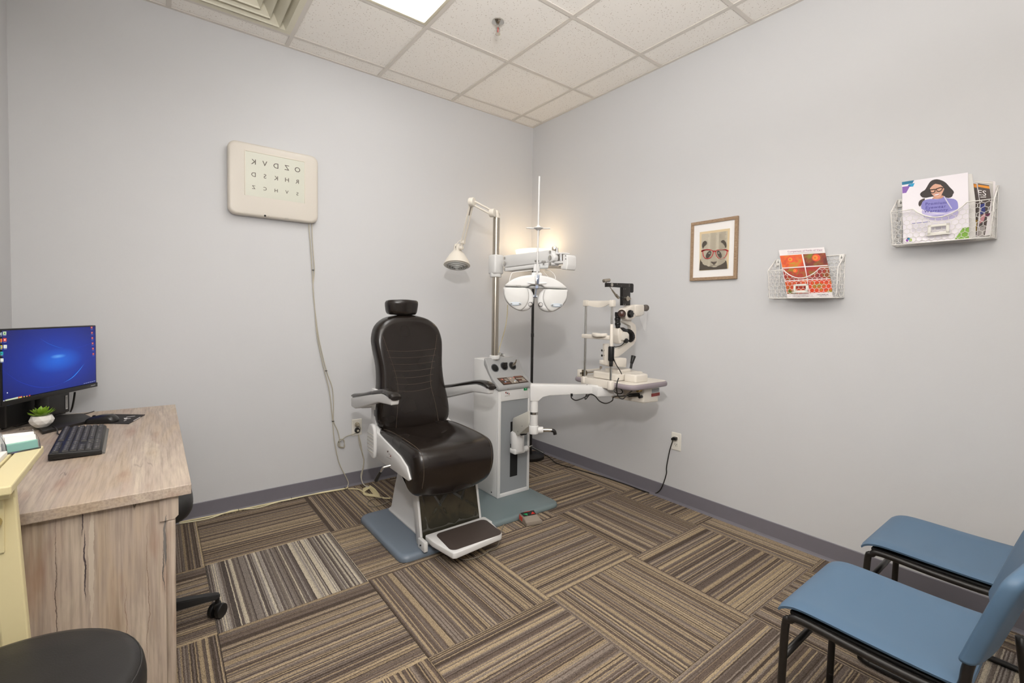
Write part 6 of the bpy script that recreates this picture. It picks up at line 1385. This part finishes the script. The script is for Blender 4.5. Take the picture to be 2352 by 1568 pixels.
for pts in ([(0, 905), (20, 930), (50, 950), (70, 960)], [(0, 970), (20, 965), (60, 945), (90, 925)], [(10, 975), (30, 955), (60, 958), (95, 965)], [(20, 935), (48, 932), (75, 925)], [(28, 950), (50, 960), (40, 980)], [(5, 985), (60, 968), (110, 950)], [(60, 905), (40, 925), (30, 940)]):
    cable('cable', [at(a, b2, 'y', -.42 + random.uniform(-.05, .03)) if b2 < 955 else at(a, b2, 'z', DZ + .008) for a, b2 in pts], .004, blackcord, '', par=t)
cable('cable', [at(172, 900, 'y', -.24), at(170, 915, 'y', -.24), at(166, 935, 'y', -.24), at(162, 945, 'z', DZ + .006)], .004, blackcord, '', par=t)
cable('cable', [at(180, 962, 'z', DZ + .004), at(184, 952, 'z', DZ + .004), at(200, 949, 'z', DZ + .004), at(216, 944, 'z', DZ + .004)], .0022, blackcord, '', par=t)
cable('cable', [at(120, 978, 'z', DZ + .016), at(131, 985, 'z', DZ + .012), at(133, 996, 'z', DZ + .004), at(146, 996, 'z', DZ + .004), at(160, 992, 'z', DZ + .004)], .0022, blackcord, '', par=t)
# mouse pad and mouse
bm = bm_new(); prism(bm, [at(203, 972, 'z', DZ), at(296, 974, 'z', DZ), at(333, 953, 'z', DZ), at(262, 952, 'z', DZ)], (0, 0, .003))
mpd = thing('mouse_pad', 'thin black mouse pad with white print on the desk', 'mouse pad', (-2.87, -.50, DZ)); obj('pad', bm, mat('pad_black', '26211f', rough=.8), mpd, sm=False)
it = []
for k, (a, b2, c_, d) in enumerate(((286, 962, 300, 960), (290, 957, 310, 955), (306, 966, 322, 957), (284, 966, 290, 964))): it.append(([at(a, b2, 'z', DZ + .0032), at(c_, d, 'z', DZ + .0032), at(c_ + 1, d + .8, 'z', DZ + .0032), at(a + 1, b2 + .9, 'z', DZ + .0032)], 'd0ccc8'))
it.append(([at(284, 960, 'z', DZ + .0032), at(292, 959, 'z', DZ + .0032), at(293, 962, 'z', DZ + .0032), at(286, 963, 'z', DZ + .0032)], 'd0ccc8'))
flats('pad_print', it, mpd, off=(0, 0, .0001))
mo = thing('mouse', 'black computer mouse on the mouse pad', 'mouse', tuple(at(238, 968, 'z', DZ + .003)))
c0 = at(238, 967, 'z', DZ + .003); c1 = at(272, 963, 'z', DZ + .003); u_ = (at(262, 966, 'z', DZ) - at(214, 968, 'z', DZ)); u_.z = 0; u_ = Vector((.5, .85, 0)).normalized() if u_.length < .01 else u_.normalized(); v_ = Vector((-u_.y, u_.x, 0))
mc = at(235, 969, 'z', DZ + .003)
bm = bm_new(); mpoly = [(p.x, p.y) for p in smooth([(.060, 0, 0), (.052, .024, 0), (.02, .031, 0), (-.02, .028, 0), (-.05, .024, 0), (-.060, 0, 0), (-.05, -.024, 0), (-.02, -.028, 0), (.02, -.031, 0), (.052, -.024, 0)], 3, True)]
pillow(bm, mpoly, .034, .020, lambda u, v, w_: mc + u_ * u + v_ * v + Vector((0, 0, w_ * (1.0 - .35 * max(0, -u / .06) - 1.2 * max(0, u / .06 - .6)))), inner=(.85, .6, .3), r2=.003); mb = obj('body', bm, mat('mouse_black', '1a1817', rough=.3), mo)
bm = bm_new(); cyl(bm, mc - u_ * .030 - v_ * .003 + Vector((0, 0, .026)), mc - u_ * .030 + v_ * .003 + Vector((0, 0, .026)), .007, n=16); obj('scroll_wheel', bm, blackm, mb)
# keyboard with separate keys
kl = at(110, 1061, 'z', DZ); kr = at(233, 1051, 'z', DZ); kbl = at(168, 976, 'z', DZ + .03); 
kx = Vector((1, .035, 0)).normalized(); KW = .136; ky = Vector((-kx.y, kx.x, 0)); KL = .438
# ky points away along the desk
t = thing('keyboard', 'black mechanical keyboard lying lengthwise on the desk', 'keyboard', tuple(kl))
def kp(a, b2, z): return kl + kx * a + ky * b2 + Vector((0, 0, z))
bm = bm_new(); prism(bm, [kp(0, 0, .004), kp(KW, 0, .002), kp(KW, 0, .014), kp(KW - .004, 0, .019), kp(.004, 0, .027), kp(0, 0, .024)], ky * KL, bev=.002); obj('case', bm, black, t)
keym = mat('key_black', '33302e', rough=.45); legm = mat('key_legend', 'b8b4ae', rough=.5)
keyme = {}
def key(a, b2, wa, wb):
    k_ = (round(wa, 4), round(wb, 4))
    if k_ not in keyme:
        bm = bm_new(); lo = [(-wa / 2, -wb / 2), (wa / 2, -wb / 2), (wa / 2, wb / 2), (-wa / 2, wb / 2)]; V0 = [bm.verts.new((x, y, 0)) for x, y in lo]; V1 = [bm.verts.new((x * .78, y * (1 - .004 / wb), .0085)) for x, y in lo]
        bm.faces.new(V1)
        for i in range(4): bm.faces.new((V0[i], V0[(i + 1) % 4], V1[(i + 1) % 4], V1[i]))
        q = [bm.verts.new(p) for p in ((-.0035, -.002, .0088), (.001, -.002, .0088), (.001, .0025, .0088), (-.0035, .0025, .0088))]; f = bm.faces.new(q); f.material_index = 1
        me = bpy.data.meshes.new('key'); bm.to_mesh(me); bm.free(); me.materials.append(keym); me.materials.append(legm); keyme[k_] = me
    o = bpy.data.objects.new('key', keyme[k_]); C.objects.link(o); o.parent = t
    p = kp(a, b2, .0215 - .008 * (a / KW) + .003) - kl; o.location = p; o.rotation_euler = (0, math.atan2(.008, KW), math.atan2(kx.y, kx.x))
U = .01905
rowsk = [[1] * 13 + [-2.3, 1, 1, 1, -.3, 1, 1, 1, 1], [1] * 13 + [2, -.3, 1, 1, 1, -.3, 1, 1, 1, 1], [1.5] + [1] * 12 + [1.5, -.3, 1, 1, 1, -.3, 1, 1, 1, 1], [1.75] + [1] * 11 + [2.25, -3.6, 1, 1, 1, 1], [2.25] + [1] * 10 + [2.75, -1.3, 1, -1.3, 1, 1, 1, 1], [1.25, 1.25, 1.25, 6.25, 1.25, 1.25, 1.25, 1.25, -.3, 1, 1, 1, -.3, 2, 1, 1]]
for r_i, rw in enumerate(rowsk):
    a = .016 + r_i * U * 1.04 + (.005 if r_i else 0); pos = .008 if r_i else .008; tot = 22.6; off = 0
    for w2 in rw:
        if w2 <= 0: off += -w2 if w2 < 0 else .5; continue
        # rows start at the far end of the board
        b2 = KL - .006 - (off + w2 / 2) * U * .985; off += w2
        if b2 - w2 * U / 2 < .003: break
        key(a, b2, U * .93, w2 * U * .985 - .0015)
bm = bm_new(); prism(bm, [kp(KW - .004, .01, .0), kp(KW + .008, .01, 0), kp(KW + .008, .01, .004), kp(KW - .004, .01, .012)], ky * (KL - .02), bev=.001); obj('front_lip', bm, mat('lip_grey', '6a6763', rough=.5), t)
# plant
PO = at(96, 980, 'z', DZ + .0135); PO = Vector((PO.x, PO.y, DZ + .0135))
t = thing('potted_succulent', 'small green succulent in a faceted white pot by the monitor', 'plant', tuple(PO))
bm = bm_new(); R_ = .052 * ((PO - CAM).dot(CF)) / 2.45 
rr0 = [(.019, 0, 0), (.036, .016, .5), (.040, .031, 0), (.032, .048, .5)]
rings = []
for r_, z_, ph_ in rr0: rings.append([bm.verts.new(PO + Vector((r_ * math.cos(2 * PI * (i + ph_) / 9), r_ * math.sin(2 * PI * (i + ph_) / 9), z_))) for i in range(9)])
for q in range(3):
    A_, B_ = rings[q], rings[q + 1]; up_ = rr0[q][2] < rr0[q + 1][2]
    for i in range(9):
        if up_: bm.faces.new((A_[i], A_[(i + 1) % 9], B_[i])); bm.faces.new((A_[(i + 1) % 9], B_[(i + 1) % 9], B_[i]))
        else: bm.faces.new((A_[i], A_[(i + 1) % 9], B_[(i + 1) % 9])); bm.faces.new((A_[i], B_[(i + 1) % 9], B_[i]))
bm.faces.new(rings[0][::-1]); bm.faces.new(rings[-1]); bmesh.ops.recalc_face_normals(bm, faces=bm.faces); obj('pot', bm, mat('pot_white', 'dedad4', rough=.45), t, sm=False)
gm = mat('leaf_green', '7fa32c', rough=.45, var=.25, vscale=40)
k = 0
for ring, (cnt, ln, el) in enumerate(((10, .044, .22), (9, .040, .5), (7, .034, .9), (4, .024, 1.3))):
    for i in range(cnt):
        a = 2 * PI * (i + .5 * ring) / cnt + random.uniform(-.15, .15); e = el + random.uniform(-.1, .1); d = Vector((math.cos(a) * math.cos(e), math.sin(a) * math.cos(e), math.sin(e))); sd_ = Vector((-math.sin(a), math.cos(a), 0)); up_ = sd_.cross(d) * -1
        bm = bm_new(); base_ = PO + Vector((0, 0, .047)); rings = []
        for q, w2, h2 in ((0, .004, .002), (.3, .007, .003), (.6, .008, .003), (.85, .0045, .002), (1.0, .0008, .0006)):
            c = base_ + d * ln * q + Vector((0, 0, .010 * q * q)); rings.append([bm.verts.new(c + sd_ * w2 * x_ + up_ * h2 * y_) for x_, y_ in ((1, 0), (0, .6), (-1, 0), (0, -1))])
        for u, v in zip(rings, rings[1:]):
            for j in range(4): bm.faces.new((u[j], u[(j + 1) % 4], v[(j + 1) % 4], v[j]))
        bm.faces.new(rings[-1]); bm.faces.new(rings[0][::-1]); bmesh.ops.recalc_face_normals(bm, faces=bm.faces); obj('leaf', bm, gm, t, ang=70)

# ================================================================ YELLOW TABLE, holders
yel = mat('cream_yellow_paint', 'd9cc9f', rough=.45, var=.03, vscale=6)
TZ = .91; TX1 = -2.984; TYn, TYf = -1.998, -1.664
t = thing('side_table', 'cream-yellow slatted wooden side table in front of the desk end', 'side table', (-3.13, -1.86, 0))
for k in range(7):
    xa = TX1 - k * .0485; xb = max(xa - .0445, RX0 + .003); bm = bm_new(); box(bm, (xb, TYn, TZ - .018), (xa, TYf, TZ), bev=.003); obj('slat', bm, yel, t, sm=False)
bm = bm_new(); box(bm, (RX0 + .01, TYn + .05, TZ - .04), (TX1 - .012, TYn + .075, TZ - .018), bev=.002); box(bm, (RX0 + .01, TYf - .075, TZ - .04), (TX1 - .012, TYf - .05, TZ - .018), bev=.002); obj('batten', bm, yel, t, sm=False)
for (ya_, yb2) in ((TYn + .06, TYn + .035), (TYf - .09, TYf - .05)):
    for xt_, xb2 in (((TX1 - .006, TX1 + .045) if ya_ < -1.85 else (TX1 - .05, TX1 - .045)), (-3.27, -3.285)):
        bm = bm_new(); prism(bm, [(xt_ - .040, ya_, TZ - .0185), (xt_, ya_, TZ - .0185), (xb2, yb2, 0), (xb2 - .040, yb2, 0)], (0, .022, 0), bev=.003); obj('leg', bm, yel, t, sm=False)
bm = bm_new(); box(bm, (RX0 + .02, TYn + .052, TZ - .15), (TX1 - .02, TYn + .064, TZ - .04), bev=.002); obj('apron', bm, yel, t, sm=False)
bm = bm_new(); cyl(bm, (TX1 - .035, TYn + .030, .826), (TX1 - .035, TYn + .056, .826), .013, n=20, bev=.003); obj('wing_nut', bm, mat('olive_knob', 'a08c54', rough=.5), t)
acr = mat('clear_plastic', (.95, .97, 1, 1), rough=.03, trans=1.0)
def T(px, py, z): return at(px, py, 'z', z)
def card_holder(label, o_, ux, w_, cards):
    t = thing('card_holder', label, 'card holder', tuple(o_), 0, 'clear card holders on the yellow table')
    ux = Vector(ux).normalized(); uy = Vector((-ux.y, ux.x, 0)); lean = uy * .35 + Vector((0, 0, 1)); lean.normalize()
    bm = bm_new(); th = .002
    prism(bm, [o_, o_ + ux * w_, o_ + ux * w_ + lean * .022, o_ + lean * .022], -uy * th)
    b2 = o_ + uy * .028
    prism(bm, [b2, b2 + ux * w_, b2 + ux * w_ + lean * .044, b2 + lean * .044], uy * th)
    prism(bm, [o_, o_ + ux * w_, b2 + ux * w_, b2], (0, 0, th))
    for s_ in (0, w_): q = o_ + ux * s_; prism(bm, [q, q + uy * .028, q + uy * .028 + lean * .045, q + lean * .025], ux * (.0015 if s_ == 0 else -.0015))
    obj('tray', bm, acr, t, sm=False)
    for k, (dy, h_, col, tl) in enumerate(cards):
        q = o_ + uy * (.003 + dy) + ux * .003 + Vector((0, 0, .0025)); bm = bm_new(); prism(bm, [q, q + ux * (w_ - .006), q + ux * (w_ - .006) + lean * h_, q + lean * (h_ + tl)], uy * .0045); obj('card_stack', bm, mat('card_' + col, col, rough=.6), t, sm=False)
    return t
card_holder('clear card holder with teal and white business cards nearest the desk', Vector((-3.040, -1.716, TZ)), (1, .48, 0), .060, ((.0, .020, '8fc4b4', 0), (.006, .032, 'e6e4e0', .004), (.014, .038, 'ece9e4', .004)))
card_holder('clear card holder with plain white cards at the wall side', Vector((-3.098, -1.715, TZ)), (1, .42, 0), .060, ((.0, .030, 'e6e4e0', .003), (.008, .036, 'ece9e4', .004)))
for k, (z_, dx, lab) in enumerate(((0, .010, 'lower flat white carton on the yellow table'), (.012, 0, 'upper flat white carton stacked on another carton'))):
    bm = bm_new(); box(bm, (-3.17 + dx, -1.80 + k * .003, TZ + z_), (-3.046 + dx, -1.728, TZ + z_ + .0115), bev=.0015); tag(obj('carton', bm, mat('carton_white', 'e4e1de', rough=.6), loc=(-3.12, -1.85, TZ + z_), sm=False), lab, 'box', 'white cartons on the yellow table')

# ================================================================ BLACK STOOL
SC = Vector((-2.985, -2.115, 0)); SZ = .60; SR = .205
SC = Vector((-2.975, -2.182, 0)); SR = .200
t = thing('round_stool', 'black leather round stool with chrome base in the near left corner', 'stool', tuple(SC))
bm = bm_new(); lathe(bm, [(SR * .9, SZ - .095), (SR * .97, SZ - .088), (SR, SZ - .06), (SR, SZ - .04), (SR * .985, SZ - .02), (SR * .94, SZ - .006), (SR * .86, SZ - .001), (SR * .6, SZ + .001), (SR * .3, SZ + .0005)], SC, n=64); st0 = obj('seat', bm, leathb, t, ang=60)
bm = bm_new(); tube(bm, [SC + Vector((SR * .962 * math.cos(a), SR * .962 * math.sin(a), SZ - .0115)) for a in [2 * PI * i / 48 for i in range(48)]], .0014, n=5, k=1, closed=True, sm=False); obj('seam', bm, mat('seam_dark', '2c2a28', rough=.6), st0)
bm = bm_new(); cyl(bm, SC + Vector((0, 0, .10)), SC + Vector((0, 0, SZ - .09)), .022); obj('column', bm, chrome, t)
for k in range(5):
    a = 2 * PI * k / 5 + .3; d = Vector((math.cos(a), math.sin(a), 0)); bm = bm_new(); tube(bm, [SC + Vector((0, 0, .12)), SC + d * .12 + Vector((0, 0, .10)), SC + d * .19 + Vector((0, 0, .07))], .014, n=10); l_ = obj('leg', bm, chrome, t)
    bm = bm_new(); c = SC + d * .19; nn_ = Vector((-d.y, d.x, 0)); cyl(bm, c - nn_ * .02 + Vector((0, 0, .025)), c + nn_ * .02 + Vector((0, 0, .025)), .025, n=20, bev=.004); cyl(bm, c + Vector((0, 0, .04)), c + Vector((0, 0, .075)), .008, n=10); obj('caster', bm, black, l_)

# ================================================================ BLUE VISITOR CHAIRS
blue = mat('slate_blue_plastic', '546f89', rough=.48, bump=.05, bscale=700)
def make_chair(lab):
    t = thing('visitor_chair', lab, 'chair', (0, 0, 0), 0, 'blue visitor chairs')
    hw = .200; fy = 0.0
    # seat shell: front at y=0 (waterfall), back at y=-.40
    prof = [(.014, -.018), (.006, -.009), (-.012, 0), (-.04, .006), (-.09, .007), (-.16, .005), (-.25, .003), (-.33, .003), (-.37, .005), (-.388, .009)]
    P = smooth([(0, a, b) for a, b in prof], 3); bm = bm_new(); nx = 14; Gt, Gb = [], []
    for p in P:
        ct_, cb_ = [], []
        for i in range(nx + 1):
            s = -1 + 2 * i / nx; fr_ = max(0, 1 - (-p.y) / .09); cor = fr_ * .006 * s * s
            wd = hw * (1 - .03 * (1 if p.y < -.38 else 0)); z = .447 + p.z + .010 * s * s - .006; edge = -.006 * max(0, (abs(s) - .9) / .1)
            ct_.append(bm.verts.new((s * wd, p.y - cor, z + edge))); cb_.append(bm.verts.new((s * wd * .985, p.y - cor - .002, z + edge - .007)))
        Gt.append(ct_); Gb.append(cb_)
    m_ = len(P)
    for j in range(m_ - 1):
        for i in range(nx): bm.faces.new((Gt[j][i], Gt[j + 1][i], Gt[j + 1][i + 1], Gt[j][i + 1])); bm.faces.new((Gb[j][i], Gb[j][i + 1], Gb[j + 1][i + 1], Gb[j + 1][i]))
        for i in (0, nx):
            bm.faces.new((Gt[j][i], Gb[j][i], Gb[j + 1][i], Gt[j + 1][i]))
    for i in range(nx):
        bm.faces.new((Gt[0][i], Gt[0][i + 1], Gb[0][i + 1], Gb[0][i])); bm.faces.new((Gt[-1][i], Gb[-1][i], Gb[-1][i + 1], Gt[-1][i + 1]))
    bmesh.ops.recalc_face_normals(bm, faces=bm.faces); obj('seat', bm, blue, t, world=False, ang=60)
    # backrest shell with thick rolled rim
    bm = bm_new(); bp2 = [(p.x, p.y) for p in smooth([(-.208, .02, 0), (-.198, -.004, 0), (-.1, -.010, 0), (0, -.012, 0), (.1, -.010, 0), (.198, -.004, 0), (.208, .02, 0), (.212, .10, 0), (.214, .18, 0), (.20, .225, 0), (.1, .245, 0), (0, .25, 0), (-.1, .245, 0), (-.20, .225, 0), (-.214, .18, 0), (-.212, .10, 0)], 3, True)]
    def bmf(u, v, w_): return (u, -.392 - .30 * v + .030 * ((u / .22) ** 2 - 1) + w_, .508 + v * .97)
    pillow(bm, bp2, .032, .012, bmf, inner=(.93, .8, .6, .4, .2), rs=4); obj('backrest', bm, blue, t, world=False, ang=70)
    r_ = .0105
    for s in (-1, 1):
        x = s * (hw - .002)
        bm = bm_new()
        pts = [(x, -.004, .012), (x, -.008, .20), (x, -.014, .385), (x, -.026, .410), (x, -.055, .422), (x, -.20, .416), (x, -.32, .416), (x, -.365, .428), (x, -.378, .455), (x * .99, -.382, .490), (x * .96, -.388, .520)]
        tube(bm, pts, r_, n=12, k=5); obj('side_rail', bm, blackm, t, world=False)
        bm = bm_new(); tube(bm, [(x, .018, .012), (x, .012, .20), (x, .006, .36)], r_ * 1.001, n=12, k=3) if False else tube(bm, [(x, -.005, .06), (x, -.006, .02), (x, -.03, .0115), (x, -.06, .0115), (x, -.40, .0115), (x, -.46, .0115), (x, -.475, .04), (x, -.455, .20), (x, -.43, .425)], r_, n=12, k=5); obj('sled_leg', bm, blackm, t, world=False)
    bm = bm_new(); cyl(bm, (-hw, -.010, .295), (hw, -.010, .295), .0095, n=12); cyl(bm, (-hw, -.30, .413), (hw, -.30, .413), .009, n=12); obj('crossbar', bm, blackm, t, world=False)
    bm = bm_new(); box(bm, (-hw + .012, -.38, .419), (hw - .012, -.02, .431), bev=.004); obj('seat_pan', bm, black, t, world=False)
    return t
v1 = make_chair('blue plastic visitor chair with black frame in the foreground'); v1.location = (-1.150, -2.752, 0)
WORLD[v1.name] = Matrix.Identity(4)
v2 = dup(v1, (-.52, -2.775, 0), 0, 'blue plastic visitor chair against the right wall beyond the nearer one', 'blue visitor chairs')

# ================================================================ small repeats become parts of their own
def split_parts(o, pad=.0006):
    me = o.data; n = len(me.vertices); par = list(range(n))
    def find(a):
        while par[a] != a: par[a] = par[par[a]]; a = par[a]
        return a
    for e in me.edges: a, b = find(e.vertices[0]), find(e.vertices[1]); par[a] = b
    isl = {}
    for i in range(n): isl.setdefault(find(i), []).append(i)
    cl = []
    for vs in isl.values():
        co = [me.vertices[i].co for i in vs]; lo = [min(c[k] for c in co) - pad for k in range(3)]; hi = [max(c[k] for c in co) + pad for k in range(3)]
        cl.append([lo, hi, set(vs)])
    merged = True
    while merged:
        merged = False
        for i in range(len(cl)):
            for j in range(i + 1, len(cl)):
                if all(cl[i][0][k] <= cl[j][1][k] and cl[j][0][k] <= cl[i][1][k] for k in range(3)):
                    cl[i] = [[min(cl[i][0][k], cl[j][0][k]) for k in range(3)], [max(cl[i][1][k], cl[j][1][k]) for k in range(3)], cl[i][2] | cl[j][2]]
                    del cl[j]; merged = True; break
            if merged: break
    if len(cl) < 2: return
    base = o.name.split('.')[0]
    for q, (_, _, vs) in enumerate(cl):
        bm = bmesh.new(); bm.from_mesh(me); bm.verts.ensure_lookup_table()
        bmesh.ops.delete(bm, geom=[v for v in bm.verts if v.index not in vs], context='VERTS')
        m2 = bpy.data.meshes.new(base); bm.to_mesh(m2); bm.free()
        for x in me.materials: m2.materials.append(x)
        if q == 0: first = m2
        else:
            c = bpy.data.objects.new(base, m2); C.objects.link(c); c.parent = o.parent; c.location = o.location; c.rotation_euler = o.rotation_euler
            for k in o.keys(): c[k] = o[k]
    o.data = first
SPLIT = {'chart_letter', 'back_bracket', 'arm_bolt', 'joint_cover', 'rib', 'dial_knob', 'screw', 'port', 'bracket_hole', 'adjust_screw', 'vent_slot', 'batten', 'thumb_knob', 'slot', 'yoke', 'plinth', 'stitch_line', 'bezel', 'upper_arm', 'lower_arm', 'crossbar', 'label_print', 'arm_slot', 'cord'}
for o in [x for x in bpy.data.objects if x.type == 'MESH' and x.parent is not None and x.name.split('.')[0] in SPLIT and not x.children]:
    split_parts(o)
